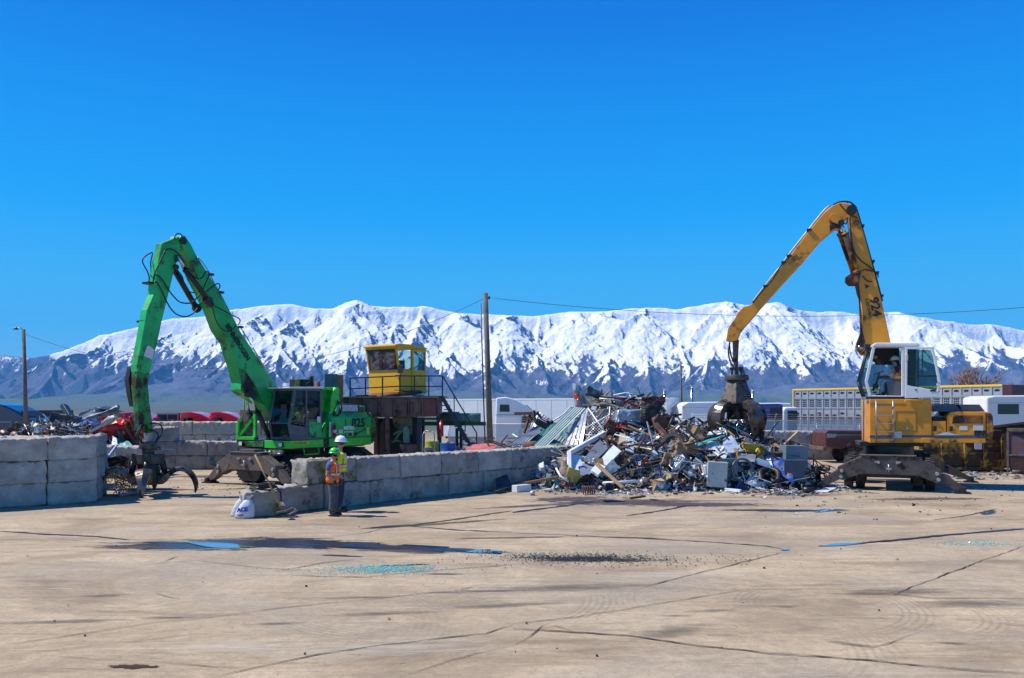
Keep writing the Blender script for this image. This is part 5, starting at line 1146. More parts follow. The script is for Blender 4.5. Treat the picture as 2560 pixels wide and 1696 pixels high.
for x in (1.38,):
    for y in (.12, 1.7): wheel(pk, (x, y, .40), (0, 1, 0), .40, .22)
M['rustyellow'] = mat('rusting_yellow_steel', (.52, .30, .04), .7, 0, .3, 1.5, dirt=(.06, .03, .015), damt=.85, dscale=1.4, bump=.4, bscale=12)
M['rustblue'] = mat('rusting_blue_steel', (.03, .09, .26), .55, 0, .4, 1.5, dirt=(.12, .055, .045), damt=.75, dscale=2.2, bump=.4, bscale=12)
M['rustdark'] = mat('dark_rusty_steel', (.07, .035, .028), .8, .1, .5, 1.5, dirt=(.02, .015, .015), damt=.6, dscale=2)
yc = empty('yellow_container', ((2296 - CX) * 35 / F, 35, 0), 0, 'rusty yellow steel container behind the yellow machine tail', 'container')
mb = MB(); mb.box(0, 3.6, .05, 2.3, .12, 1.45); mb.box(2.0, 3.5, .05, 2.3, 1.45, 1.75); b_ = mb.build('body', M['rustyellow'], yc, bevel=.02)
for x in (.05, 1.0, 1.95, 2.75, 3.5): mb = MB(); mb.box(x - .06, x + .06, -.05, .05, .10, 1.46); mb.build('rib', M['rustyellow'], b_, bevel=.01)
mb = MB(); mb.box(0, 3.55, -.02, .05, .75, .85); mb.box(0, 3.55, -.03, .05, .10, .22); mb.build('rail', M['rustyellow'], b_)
mb = MB(); mb.box(2.35, 2.65, -.002, .045, .95, 1.35); mb.build('sticker', M['label'], b_)
dc = empty('dark_container', ((2446 - CX) * 38 / F, 38, 0), R(-31), 'dark rusty open container left of the blue dumpster', 'container')
mb = MB()
mb.prism([(0, .1), (0, 1.75), (3.2, 2.25), (3.2, .1)], 0, .06); mb.prism([(0, .1), (0, 1.75), (3.2, 2.25), (3.2, .1)], 2.0, 2.06); mb.box(0, .06, .06, 2.0, .1, 1.75); mb.box(.06, 3.2, .06, 2.0, .1, .16); b_ = mb.build('body', M['rustdark'], dc)
mb = MB(); mb.beam((0, -.03, 1.75), (3.2, -.03, 2.25), .10, .12, up=(0, 1, 0)); mb.build('rim', M['rustdark'], b_)
du = empty('dumpster', ((2521 - CX) * 34.2 / F, 34.2, 0), R(-31), 'blue rusty steel dumpster with a dark lower half at the right edge', 'dumpster')
mb = MB(); mb.prism([(0.03, .30), (.0, 1.80), (2.6, 1.80), (2.6, .30), (2.4, .05), (.25, .05)], .0, .05); mb.prism([(0.03, .30), (.0, 1.80), (2.6, 1.80), (2.6, .30), (2.4, .05), (.25, .05)], 1.9, 1.95); mb.box(0, .05, .05, 1.9, .2, 1.80); mb.box(.05, 2.6, .05, 1.9, .1, .15); b_ = mb.build('body', M['rustblue'], du, bevel=.01)
mb = MB(); mb.box(-.05, 2.65, -.06, 0, 1.72, 1.86); mb.box(-.06, .02, -.05, 0, .08, 1.72); mb.box(-.0, 2.6, -.04, 0, .72, .80); mb.build('rim', M['brownsteel'], b_, bevel=.01)
mb = MB(); mb.prism([(.05, .70), (2.6, .70), (2.6, .28), (2.4, .03), (.3, .03), (.05, .3)], -.02, -.002); mb.build('lower_panel', M['rustdark'], b_)
mb = MB(); mb.prism([(.12, 1.68), (2.5, 1.68), (2.5, 1.42), (1.0, 1.42), (.5, 1.46), (.25, 1.56)], -.014, -.002); mb.build('side_pocket', M['decalblack'], b_)
for x in (.25, 2.2): mb = MB(); mb.cyl((x - .12, -.02, .08), (x + .2, -.02, .08), .08, None, 10); mb.build('roller', M['brownsteel'], du)

# ------------------------------------------------------------------ baler platform, stairs, cabin
M['trough'] = mat('rusty_trough_steel', (.26, .13, .10), .75, 0, .45, 1.6, dirt=(.05, .03, .03), damt=.5, dscale=2.2, bump=.4, bscale=14)
M['steelblue'] = mat('blue_black_steel', (.018, .028, .045), .5, .1, .4, 2, dirt=(.06, .045, .04), damt=.3, dscale=4)
M['beigesteel'] = mat('beige_steel', (.34, .28, .20), .7, 0, .3, 1.6, dirt=(.10, .07, .05), damt=.45, dscale=2)
M['palegreen'] = mat('pale_green_steel', (.18, .30, .20), .55, 0, .3, 1.6, dirt=(.10, .08, .05), damt=.45, dscale=2.5)
M['darkgreen'] = mat('dark_green_steel', (.02, .11, .06), .55, 0, .35, 1.6, dirt=(.04, .03, .02), damt=.5, dscale=2.5)
def platform():
    O = (-6.5, 33.6, 0); r = empty('baler_platform', O, 0, 'raised baler with rusty ribbed trough, railing and steep stairs behind the green machine', 'baler'); f = Frame(O, 0); z4 = Zm(4.9, 820, 840)
    X = lambda x, y, t=0: f.p3(*z4([(x, y)])[0], t)
    def pr(L, t0, t1, nm, m_, par=r, bv=.01): return MB().prism(f.pts(z4(L), t0), t0, t1).build(nm, m_, par, bevel=bv)
    tr = pr([(180, 757), (1345, 757), (1340, 985), (1180, 992), (180, 1000)], .12, 2.4, 'trough', M['trough'])
    pr([(180, 742), (1355, 742), (1355, 757), (180, 757)], -.05, 2.5, 'trough_rim', M['beigesteel'])
    for x in (265, 440, 625, 808, 985, 1155, 1345):
        pr([(x - 8, 757), (x + 8, 757), (x + 8, 985), (x - 2, 985)], -.03, .12, 'rib', M['trough'], tr, 0)
    for x0, x1 in ((452, 615), (640, 798), (820, 975), (996, 1145)):
        pr([(x0, 765), (x1, 765), (x1 - 8, 975), (x0 + 4, 985)], .06, .118, 'rib_panel', M['trough'], tr, .01)
    pr([(1163, 765), (1332, 765), (1332, 960), (1163, 960)], .06, .118, 'rib_panel', mat('pinkish_primer', (.26, .09, .08), .8, 0, .4, 2, dirt=(.08, .05, .05), damt=.4), tr, .01)
    # supports
    for (L, t0, t1, m_) in (([(700, 995), (745, 995), (752, 1480), (700, 1480)], .2, .5, M['trough']), ([(640, 1100), (690, 1000), (700, 1480), (640, 1480)], .6, .9, M['trough']), ([(1090, 1000), (1138, 1000), (1138, 1450), (1095, 1450)], .0, .25, M['steelblue']), ([(1325, 960), (1378, 960), (1390, 1440), (1345, 1440)], .0, .25, M['steelblue']), ([(560, 1000), (600, 1000), (600, 1480), (560, 1480)], 1.8, 2.1, M['trough']), ([(1140, 1000), (1180, 1000), (1180, 1450), (1140, 1450)], 1.9, 2.2, M['steelblue'])):
        pr(L, t0, t1, 'support_leg', m_)
    pr([(785, 995), (1030, 995), (1035, 1170), (1025, 1225), (975, 1160), (860, 1165), (800, 1080)], .9, 1.6, 'ram_housing', M['beigesteel'], bv=.03)
    pr([(918, 1140), (935, 1105), (970, 1110), (992, 1150), (990, 1320), (918, 1310)], .3, .7, 'ram_bracket', M['palegreen'], bv=.02)
    pr([(870, 1325), (1125, 1330), (1125, 1475), (920, 1475)], .1, 1.0, 'plinth', M['trough'], bv=.02)
    pr([(1030, 995), (1090, 995), (1090, 1480), (1030, 1480)], 1.0, 1.3, 'support_leg', M['steelblue'])
    pr([(1095, 1005), (1330, 1005), (1330, 1030), (1095, 1030)], .1, .3, 'cross_beam', M['steelblue'])
    pr([(560, 1010), (1180, 1010), (1180, 1480), (560, 1480)], 2.3, 2.4, 'shade_plate', M['steelblue'])  # dark plate standing in for the shadow behind the legs
    for pts in ([(800, 1210), (860, 1170), (950, 1165)], [(820, 1280), (870, 1200), (900, 1180)], [(1030, 1000), (960, 1130)], [(780, 1300), (830, 1280), (900, 1300)]):
        mb = MB(); mb.tube([X(x, y, .5) for x, y in pts], .05, 8); mb.build('hydraulic_line', M['palegreen'], r)
    # stacked steel on the deck
    rnd = random.Random(5)
    mb = MB(); mb.box(X(1060, 735).x, X(1410, 735).x, 0, 2.3, X(0, 750).z, X(0, 735).z); mb.build('walkway', M['steelblue'], r)
    # railing
    rl = MB()
    T = -.02
    tops = [(272, 520), (460, 512), (668, 505), (880, 490), (1060, 490), (1235, 492), (1402, 492)]
    for (x, y) in tops:
        mb = MB(); mb.beam(X(x, y, T), X(x + (2 if x < 300 else 0), 742, T), .05, .05, up=(0, 1, 0)); mb.build('railing_post', M['steelblue'], r)
    for L in ([(265, 520), (880, 492), (1402, 492)], [(272, 650), (880, 618), (1402, 620)]):
        mb = MB()
        for a_, b_ in zip(L[:-1], L[1:]): mb.beam(X(*a_, T), X(*b_, T), .045, .045, up=(0, 1, 0))
        mb.build('rail', M['steelblue'], r)
    # stairs: two stringers, treads, handrails
    for t in (-.05, .85):
        mb = MB(); mb.prism(f.pts(z4([(1365, 742), (1420, 742), (1748, 1310), (1690, 1310)]), t), t, t + .06); mb.build('stringer', M['steelblue'], r)
        mb = MB(); mb.beam(X(1402, 490, t), X(1820, 1190, t), .05, .05, up=(0, 1, 0)); mb.beam(X(1820, 1190, t), X(1818, 1310, t), .05, .05, up=(0, 1, 0)); mb.build('handrail', M['steelblue'], r)
        for (x, y, y2) in ((1545, 735, 950), (1680, 960, 1180)): mb = MB(); mb.beam(X(x, y, t), X(x, y2, t), .04, .04, up=(0, 1, 0)); mb.build('handrail_post', M['steelblue'], r)
    for i in range(10):
        y = 800 + i * 52; x = 1395 + i * 31; a = X(x, y, -.0); mb = MB(); mb.box(a.x - .12, a.x + .16, .0, .86, a.z - .02, a.z + .02); mb.build('tread', M['steelblue'], r)
    # ground support and steel tray to the right of the stairs
    for x in (1560, 1610): pr([(x, 1130), (x + 35, 1130), (x + 35, 1480), (x, 1480)], 1.2, 1.4, 'support_leg', M['darkgreen'])
    q0, q1 = X(1385, 1012, 1.0), X(1870, 1012, 1.0); mb = MB(); mb.cyl(q0, q1, .22, None, 18); mb.build('roller_tube', M['palegreen'], r)
    pr([(1140, 1055), (1930, 1055), (1930, 1100), (1140, 1100)], .8, 1.5, 'tray', M['darkgreen'])
    pr([(1400, 930), (1610, 932), (1610, 980), (1400, 980)], 1.6, 1.7, 'side_plate', M['beigesteel'])
    return f, z4, r
PF, Z4, _ = platform()
def cabin():
    # corner of the cabin nearest to the camera stands above the trough
    c = PF.p3(*Z4([(878, 700)])[0], .15); zf = c.z
    r = empty('control_cabin', (PF.O.x + c.x, PF.O.y + c.y, zf), R(-35), 'small yellow control cabin with a grille window standing on the baler platform', 'cabin')
    # local: x runs from -W (left) to 0 along the front face; y 0..D depth; front face at y=0. rotated so the front looks left
    W, D, Hh = 1.72, 1.62, 1.88; A = M['cabyellow']; fw = -.20
    mb = MB(); mb.box(-W, 0, 0, .05, 0, .88); mb.box(-W, -W + .05, .05, D, 0, .88); mb.box(-.05, 0, .05, .72, 0, .95); mb.box(-W + .05, -.05, D - .05, D, 0, .88); b_ = mb.build('lower_wall', A, r, bevel=.01)
    mb = MB()
    for x in (-W + .04, -.04): mb.beam((x, .03, .86), (x, fw + .03, Hh - .05), .08, .08)
    mb.beam((-W, .03, .90), (0, .03, .90), .08, .08); mb.beam((-W, fw + .03, Hh - .07), (0, fw + .03, Hh - .07), .08, .10)
    for x in (-W + .03, -.03):
        mb.beam((x, fw, Hh - .07), (x, D, Hh - .07), .06, .10)
        for y in (.74, 1.55): mb.beam((x, y, .0), (x, y, Hh - .05), .06, .07)
        mb.beam((x, .03, .94), (x, .74, .94), .06, .08)
    mb.build('frame', A, b_, bevel=.01)
    mb = MB(); mb.prism([(fw - .10, Hh - .02), (fw - .10, Hh + .05), (fw + .2, Hh + .11), (D * .5, Hh + .10), (D + .04, Hh + .02), (D + .04, Hh - .02)], -W - .04, .04, 'x'); mb.build('roof', A, r, bevel=.015)
    mb = MB()
    for i in range(24): x = -W + .10 + i * (W - .2) / 23; mb.tube([(x, -.02, .93), (x, fw - .02, Hh - .12)], .009, 4)
    for z in (.93, Hh - .12): mb.beam((-W + .05, -.02 + fw * (z - .93) / (Hh - 1.05), z), (-.05, -.02 + fw * (z - .93) / (Hh - 1.05), z), .03, .03)
    mb.build('window_grille', M['brownsteel'], b_)
    mb = MB(); mb.add([(-W + .06, .04, .93), (-.06, .04, .93), (-.06, fw + .04, Hh - .12), (-W + .06, fw + .04, Hh - .12)], [(0, 1, 2, 3)]); mb.build('front_window', glassmat('smoked_glass', (.25, .22, .2), alpha=.5), b_)
    mb = MB(); mb.add([(-.03, .10, .98), (-.03, .72, .98), (-.03, .72, Hh - .14), (-.03, fw + .12, Hh - .14)], [(0, 1, 2, 3)]); mb.build('side_window', M['glass'], b_)
    mb = MB(); mb.prism([(.72, .02), (.72, 1.80), (1.56, 1.80), (1.56, .02), (1.48, .02), (1.48, 1.0), (1.48, 1.72), (.80, 1.72), (.80, .95), (1.475, .95), (1.475, .02)], .002, .045, 'x'); mb.build('door', A, r, bevel=.008)
    mb = MB(); mb.box(.01, .02, .80, 1.48, .96, 1.72); mb.build('door_window', M['glass'], r)
    mb = MB(); mb.box(-.6, -.5, .3, .5, .75, 1.15); mb.box(-1.2, -.8, .7, 1.1, .3, .8); mb.box(-1.2, -.8, 1.1, 1.2, .8, 1.4); mb.build('seat', M['interior'], r, bevel=.03)
    mb = MB(); mb.prism([(-.05, .78), (.22, .80), (.24, 1.12), (-.03, 1.12)], -.08, -.05); mb.cyl((.08, -.06, .75), (.08, -.06, .1), .02, None, 6); mb.box(-.2, .25, -.11, -.03, .10, .13); mb.box(-.15, .15, -.11, -.03, .66, .72); mb.build('mirror', M['blackpaint'], r, bevel=.01)
cabin()
# loose bars lying on the trough rim
rnd = random.Random(8)
brr = mat('rusty_bars', (.20, .08, .045), .8, .2, .4, 5)
for k, (xa, ya, xb, yb, t, m_, lab) in enumerate(((500, 735, 1050, 705, .15, brr, 'lower rusty reinforcing bar bundle on the trough rim below the cabin'), (540, 722, 1125, 680, .3, brr, 'upper rusty bar pointing right on the trough rim below the cabin'), (330, 735, 860, 700, .35, M['steelblue'], 'blue grey pipe on the trough rim, left of the cabin'), (600, 745, 830, 722, .1, brr, 'short rusty bar lying across the others on the trough'), (1040, 738, 1140, 722, .2, M['rail'], 'short pale pipe at the right end of the bars on the trough'))):
    a_, b_ = PF.p3(*Z4([(xa, ya)])[0], t) + PF.O, PF.p3(*Z4([(xb, yb)])[0], t) + PF.O; mb = MB(); mb.cyl(a_, b_, .06, None, 8); mb.cyl(a_ + Vector((.2, .1, .0)), b_ + Vector((.1, .12, -.03)), .05, None, 8); tag(mb.build('steel_bar', m_, None), lab, 'steel bar', 'steel bars on the trough')
# tall panels behind the green machine
for (u0, u1, v0, v1, Y, m_, lab) in ((811, 843, 935, 1030, 33.2, mat('blue_grey_plate', (.09, .15, .16), .6, .1, .3, 3, dirt=(.05, .05, .05), damt=.4), 'blue grey steel plate standing upright behind the green machine'), (844, 857, 938, 1030, 33.6, mat('tan_rust_plate', (.36, .22, .10), .8, 0, .4, 3, dirt=(.4, .36, .3), damt=.4), 'narrow tan rusty plate beside the blue grey one')):
    a_, b_ = P(u0, v1, Y), P(u1, v0, Y); mb = MB(); mb.box(a_.x, b_.x, Y, Y + .12, 0, b_.z); mb.box(a_.x + .05, b_.x - .05, Y - .012, Y, 2.6, 2.64); tag(mb.build('steel_plate', m_, None, bevel=.01), lab, 'steel plate')
# barrels, drum, hand truck under the platform
def barrel(u, v, Y, r_, h_, m_, label, name='barrel'):
    p = P(u, v, Y); mb = MB(); mb.lathe([(.001, 0), (r_ * .92, 0), (r_, h_ * .08), (r_ * .97, h_ * .33), (r_ * 1.02, h_ * .35), (r_ * .97, h_ * .37), (r_ * .97, h_ * .63), (r_ * 1.02, h_ * .65), (r_ * .97, h_ * .67), (r_ * 1.03, h_ * .98), (r_ * 1.03, h_), (r_ * .9, h_), (r_ * .88, h_ * .9), (.001, h_ * .9)], (0, 0, 0), n=24)
    return tag(mb.build(name, m_, None, loc=(p.x, Y, .42)), label, 'barrel')
pa = MB(); pa.box(P(1050, 0, 32).x, P(1150, 0, 32).x, 31.3, 33.0, 0, .42); tag(pa.build('loading_pad', M['concrete'], None, bevel=.02), 'low concrete pad under the barrels beneath the baler', 'concrete pad')
barrel(1120, 1130, 32.0, .30, .92, mat('blue_plastic', (.01, .07, .30), .4, 0, .2, 3), 'blue plastic barrel at the foot of the stairs')
barrel(1080, 1130, 32.4, .26, .98, mat('yellow_drum', (.45, .42, .04), .5, 0, .3, 3, dirt=(.1, .1, .05), damt=.4), 'yellow drum under the baler platform behind the hand truck')
barrel(1071, 1130, 31.9, .17, .75, M['greypaint'], 'narrow dark canister on the hand truck')
ht = MB(); p = P(1072, 1150, 31.7)
for dx_ in (-.22, .22): ht.tube([(dx_, 0, 0), (dx_, .05, 1.25), (dx_ * .6, .05, 1.38)], .022, 6)
ht.tube([(-.13, .05, 1.38), (.13, .05, 1.38)], .022, 6)
for z in (.3, .7): ht.tube([(-.22, .02, z), (.22, .02, z)], .016, 6)
ht.box(-.24, .24, -.22, 0, .02, .04); ht.cyl((-.3, .06, .12), (-.2, .06, .12), .12, None, 12); ht.cyl((.2, .06, .12), (.3, .06, .12), .12, None, 12)
tag(ht.build('hand_truck', M['rail'], None, loc=(p.x, 31.6, .42)), 'grey hand truck standing under the baler platform', 'hand truck')
ex = MB(); ex.cyl((0, 0, 0), (0, 0, .55), .09, None, 12); ex.ball((0, 0, .55), .09, n=10, m=6); ex.cyl((0, 0, .6), (0, 0, .7), .03, None, 8)
p = P(1103, 1085, 33.4); tag(ex.build('fire_extinguisher', M['red'], None, loc=(p.x, 33.45, p.z - .1)), 'red fire extinguisher hanging on the blue black stair support', 'extinguisher')
# ------------------------------------------------------------------ people
M['skin'] = mat('skin', (.46, .24, .16), .55, 0, .1, 8)
M['hair'] = mat('grey_hair', (.22, .18, .15), .8, 0, .3, 30); M['hairdark'] = mat('dark_hair', (.03, .02, .015), .7, 0, .3, 30)
M['orangevest'] = mat('orange_vest', (.95, .17, .01), .7, 0, .12, 6); M['limevest'] = mat('lime_vest', (.62, .85, .02), .7, 0, .12, 6)
M['stripe'] = mat('reflective_stripe', (.66, .66, .62), .35, 0, .1, 10)
M['navy'] = mat('navy_cloth', (.018, .022, .06), .85, 0, .35, 7); M['blueshirt'] = mat('blue_shirt', (.07, .12, .34), .85, 0, .3, 7)
M['greytrousers'] = mat('grey_work_trousers', (.10, .105, .115), .85, 0, .45, 6, bump=.5, bscale=14); M['jeans'] = mat('blue_jeans', (.10, .20, .36), .85, 0, .4, 6, bump=.5, bscale=14)
M['boot'] = mat('dark_boot', (.02, .02, .025), .6, 0, .3, 8); M['hatwhite'] = mat('white_hard_hat', (.78, .80, .84), .3, 0, .05, 3, coat=.5); M['hatgreen'] = mat('green_hard_hat', (.04, .52, .02), .3, 0, .05, 3, coat=.5); M['hattan'] = mat('cream_hard_hat', (.62, .55, .46), .4, 0, .1, 3)
def skin_mesh(name, chains, m_, parent, sub=2):
    """chains of (point, radius); the chains share points where they start on an existing joint -> one continuous skin"""
    vs_, es, rad = [], [], []; idx = {}
    def vi(p, r):
        k = tuple(round(c, 4) for c in p)
        if k not in idx: idx[k] = len(vs_); vs_.append(p); rad.append(r)
        return idx[k]
    for ch in chains:
        prev = None
        for p, r in ch:
            i = vi(p, r)
            if prev is not None and prev != i: es.append((prev, i))
            prev = i
    me = bpy.data.meshes.new(name); me.from_pydata(vs_, es, []); me.update(); o = bpy.data.objects.new(name, me); COL.objects.link(o)
    md = o.modifiers.new('skin', 'SKIN'); md.use_smooth_shade = True; md.branch_smoothing = .3
    for i, d in enumerate(me.skin_vertices[0].data): r = rad[i]; d.radius = (r, r) if not isinstance(r, tuple) else r; d.use_root = (i == 0)
    sb = o.modifiers.new('sub', 'SUBSURF'); sb.levels = sub; sb.render_levels = sub
    dg = bpy.context.evaluated_depsgraph_get(); em = bpy.data.meshes.new_from_object(o.evaluated_get(dg)); em.name = name
    bpy.data.objects.remove(o); em.materials.clear(); em.materials.append(m_)
    for p_ in em.polygons: p_.use_smooth = True
    o = bpy.data.objects.new(name, em); COL.objects.link(o); o.parent = parent
    return o
def loft(rings, n=20, cap=True):
    """rings of (centre, rx, ry, tilt-x-shear)"""
    mb = MB(); A = []
    for c, rx, ry in rings:
        for i in range(n):
            q = 2 * math.pi * i / n; A.append((c[0] + rx * math.cos(q), c[1] + ry * math.sin(q), c[2]))
    m_ = len(rings); fs = [(j * n + i, j * n + (i + 1) % n, (j + 1) * n + (i + 1) % n, (j + 1) * n + i) for j in range(m_ - 1) for i in range(n)]
    mb.add(A, fs, True); return mb
def person(loc, rz, label, k, J, hat, trousers, shirt, vest, vest_m, hair, gloves=None, stripes=True, vestlen=.84):
    """J: joints in metres for a 1.75 m figure facing +x; k = scale"""
    r = empty('person', loc, rz, label, 'person'); r.scale = (k, k, k); V = Vector
    pel, chest, neck, head = V(J['pelvis']), V(J['chest']), V(J['neck']), V(J['head'])
    fx = V((math.cos(J.get('turn', 0)), math.sin(J.get('turn', 0)), 0)); up = (head - neck).normalized()
    ch = [[(pel, .13), (pel.lerp(chest, .5), .125), (chest, .14), (neck - V((0, 0, .02)), .062), (neck + up * .05, .055), (head - up * .03 + fx * .005, .082), (head + up * .06, .088), (head + up * .115, .06)],
          [(head - up * .03 + fx * .005, .082), (head - up * .065 + fx * .055, .040)], [(head + up * .06, .088), (head + up * .005 + fx * .095, .018)]]
    for s_ in ('l', 'r'):
        sh, el, wr = V(J['sh' + s_]), V(J['el' + s_]), V(J['wr' + s_]); d = (wr - el).normalized(); hd = V(J.get('hd' + s_, d)).normalized(); palm = wr + hd * .07
        sid = V((0, 1 if s_ == 'l' else -1, 0)); acr = hd.cross(sid).normalized()
        ch.append([(chest, .14), (sh, .062), (sh.lerp(el, .5), .052), (el, .042), (el.lerp(wr, .4), .042), (wr, .028), (palm, .034)])
        for i in range(4):
            b_ = palm + acr * (i - 1.5) * .021 + hd * .02; L = (.070, .080, .074, .058)[i]
            cur = (-sid if s_ == 'l' else -sid) * .35
            ch.append([(palm, .034), (b_, .011), (b_ + (hd + cur * .6).normalized() * L * .5, .0095), (b_ + (hd + cur * .6).normalized() * L * .5 + (hd + cur * 2.2).normalized() * L * .5, .008)])
        ch.append([(palm, .034), (palm - acr * .035 - hd * .02, .012), (palm - acr * .055 + hd * .03 - sid * .015, .009)])
        hp, kn, an, to = V(J['hp' + s_]), V(J['kn' + s_]), V(J['an' + s_]), V(J['to' + s_])
        ch.append([(pel, .13), (hp, .095), (hp.lerp(kn, .5), .075), (kn, .055), (kn.lerp(an, .35), .055), (an, .036), (to, .032)])
    body = skin_mesh('body', ch, M['skin'], r, 2)
    tc = [[(pel, .135), (pel + V((0, 0, .08)), .14)]]
    for s_ in ('l', 'r'):
        hp, kn, an = V(J['hp' + s_]), V(J['kn' + s_]), V(J['an' + s_]); tc.append([(pel, .135), (hp, .112), (hp.lerp(kn, .5), .102), (kn, .090), (kn.lerp(an, .5), .086), (an + (kn - an).normalized() * .03, .080)])
    skin_mesh('trousers', tc, trousers, body, 2)
    for s_ in ('l', 'r'):
        an, to = V(J['an' + s_]), V(J['to' + s_]); d = (to - an); d.z = 0; d.normalize() if d.length > .01 else None
        mb = MB(); base = min(an.z - .08, to.z - .03)
        mm = Matrix((d, d.cross(V((0, 0, -1))), V((0, 0, 1)))).transposed()
        mb.ball(an + d * .11 + V((0, 0, -.035)), .05, (2.3, .95, .85), 14, 8, mm); mb.ball(an + V((0, 0, .03)), .055, (1.0, .9, 1.5), 12, 8); mb.obox(an + d * .085 + V((0, 0, -.072)), (.29, .095, .026), mm); mb.build('boot', M['boot'], body)
    sc_ = [[(pel + V((0, 0, .03)), .145), (pel.lerp(chest, .5), .138), (chest, .152), (neck - V((0, 0, .045)), .085)]]
    for s_ in ('l', 'r'): sh, el = V(J['sh' + s_]), V(J['el' + s_]); sc_.append([(chest, .152), (sh, .080), (sh.lerp(el, .5), .068), (sh.lerp(el, .78), .064)])
    skin_mesh('shirt', sc_, shirt, body, 2)
    if vest:
        ax = (chest - pel); zt = chest + ax.normalized() * .10
        rings = []
        for t, rx, ry in ((-.22 if vestlen > .8 else .0, .165, .20), (0, .172, .205), (.35, .168, .20), (.7, .172, .205), (1.0, .168, .215), (1.22, .125, .17), (1.34, .085, .10)): rings.append((pel + ax * t, rx, ry))
        mb = loft(rings, 24); vo = mb.build('vest', vest_m[0], body); sd_ = vo.modifiers.new('thick', 'SOLIDIFY'); sd_.thickness = .012
        def band(t, h_, rx, ry, m_, nm):
            mb = loft([(pel + ax * (t - h_), rx, ry), (pel + ax * (t + h_), rx, ry)], 24); o = mb.build(nm, m_, vo); q = o.modifiers.new('thick', 'SOLIDIFY'); q.thickness = .004; q.offset = 1
        band(.40, .13, .176, .209, vest_m[1], 'vest_band'); band(.40, .07, .181, .214, M['stripe'], 'reflective_band')
        for sy in (-.11, .11):
            for sx_ in (-1, 1):
                for m_, w_, e in ((vest_m[1], .045, .006), (M['stripe'], .022, .011)):
                    mb = MB(); pts = []
                    for t in (.40, .6, .8, 1.0, 1.15, 1.25):
                        rx = .170 if t < 1.05 else (.150 if t < 1.2 else .118); c = pel + ax * t; ryy = .21
                        pts.append(c + V((sx_ * (rx * math.sqrt(max(0, 1 - (sy / ryy) ** 2)) + e), sy * (1 if t < 1.1 else .8), 0)))
                    A = []
                    for p_ in pts: A += [p_ + V((0, -w_, 0)), p_ + V((0, w_, 0))]
                    mb.add(A, [(2 * i, 2 * i + 1, 2 * i + 3, 2 * i + 2) for i in range(len(pts) - 1)], True); o = mb.build('shoulder_stripe', m_, vo); q = o.modifiers.new('thick', 'SOLIDIFY'); q.thickness = .004
    mm = Matrix((fx, V((0, 0, 1)).cross(fx), V((0, 0, 1)))).transposed()
    mb = MB(); mb.ball(head + V((0, 0, .035)) - fx * .012, .098, (1.02, .88, 1.0), 16, 10, mm); hr = mb.build('hair', hair, body)
    # keep the face clear: hair sits behind
    for v in hr.data.vertices:
        q = (v.co - head).dot(fx)
        if q > .03 or v.co.z < head.z - .05: v.co = head + V((0, 0, .05)) - fx * .02 + (v.co - head) * .45
    hb = MB(); c = head + V((0, 0, .085)) - fx * .005; A = []; n = 20
    for (rr, z) in ((.128, 0), (.125, .02), (.115, .06), (.085, .10), (.045, .122), (.001, .128)):
        for i in range(n): q = 2 * math.pi * i / n; A.append(c + mm @ V((rr * 1.12 * math.cos(q), rr * .98 * math.sin(q), z)))
    hb.add(A, [(j * n + i, j * n + (i + 1) % n, (j + 1) * n + (i + 1) % n, (j + 1) * n + i) for j in range(5) for i in range(n)], True)
    A = []
    for (rr, z) in ((.128, 0), (.150, -.008), (.150, -.014), (.120, -.006)):
        for i in range(n):
            q = 2 * math.pi * i / n; ex_ = 1 + .22 * max(0, math.cos(q)) ** 2 * (1 if rr > .14 else 0); A.append(c + mm @ V((rr * 1.10 * ex_ * math.cos(q), rr * .98 * math.sin(q), z)))
    hb.add(A, [(j * n + i, j * n + (i + 1) % n, (j + 1) * n + (i + 1) % n, (j + 1) * n + i) for j in range(3) for i in range(n)], True)
    hb.cyl(c + mm @ V((-.01, 0, .124)), c + mm @ V((.01, 0, .132)), .02, .015, 8)
    hb.build('hard_hat', hat, body)
    gl = MB(); gp = head + V((0, 0, .02)) + fx * .078
    for s_ in (-1, 1): gl.obox(gp + mm @ V((0.005, s_ * .036, 0)), (.016, .05, .028), mm); gl.obox(gp + mm @ V((-.06, s_ * .082, 0)), (.12, .006, .012), mm)
    gl.build('sunglasses', M['decalblack'], body)
    for s_ in (-1, 1):
        e = MB(); e.ball(head + mm @ V((-.01, s_ * .084, -.005)), .03, (.55, .3, 1), 8, 6, mm); e.build('ear', M['skin'], body)
    if gloves:
        for s_ in ('l', 'r'):
            wr, el = V(J['wr' + s_]), V(J['el' + s_]); hd = V(J.get('hd' + s_, wr - el)).normalized(); g_ = MB()
            skin_mesh('glove', [[(wr - hd * .02, .038), (wr + hd * .05, .045), (wr + hd * .10, .035), (wr + hd * .15, .02)]], gloves, body, 2)
    return r
STAND = dict(pelvis=(0, 0, .97), chest=(.01, 0, 1.32), neck=(.02, 0, 1.50), head=(.05, 0, 1.62), shl=(0, .19, 1.42), shr=(0, -.19, 1.42), ell=(-.06, .23, 1.14), elr=(-.06, -.25, 1.14), wrl=(.10, .20, .95), wrr=(.08, -.24, .93),
             hpl=(0, .095, .90), hpr=(0, -.095, .90), knl=(.03, .11, .50), knr=(.05, -.11, .50), anl=(-.02, .11, .095), anr=(.01, -.12, .095), tol=(.14, .12, .05), tor=(.17, -.14, .05))
A_ = dict(STAND); A_.update(head=(.06, -.01, 1.60), wrr=(.14, -.22, .95), elr=(-.05, -.25, 1.13), hdr=(.5, 0, -.9), hdl=(.5, 0, -.9), turn=-.15)
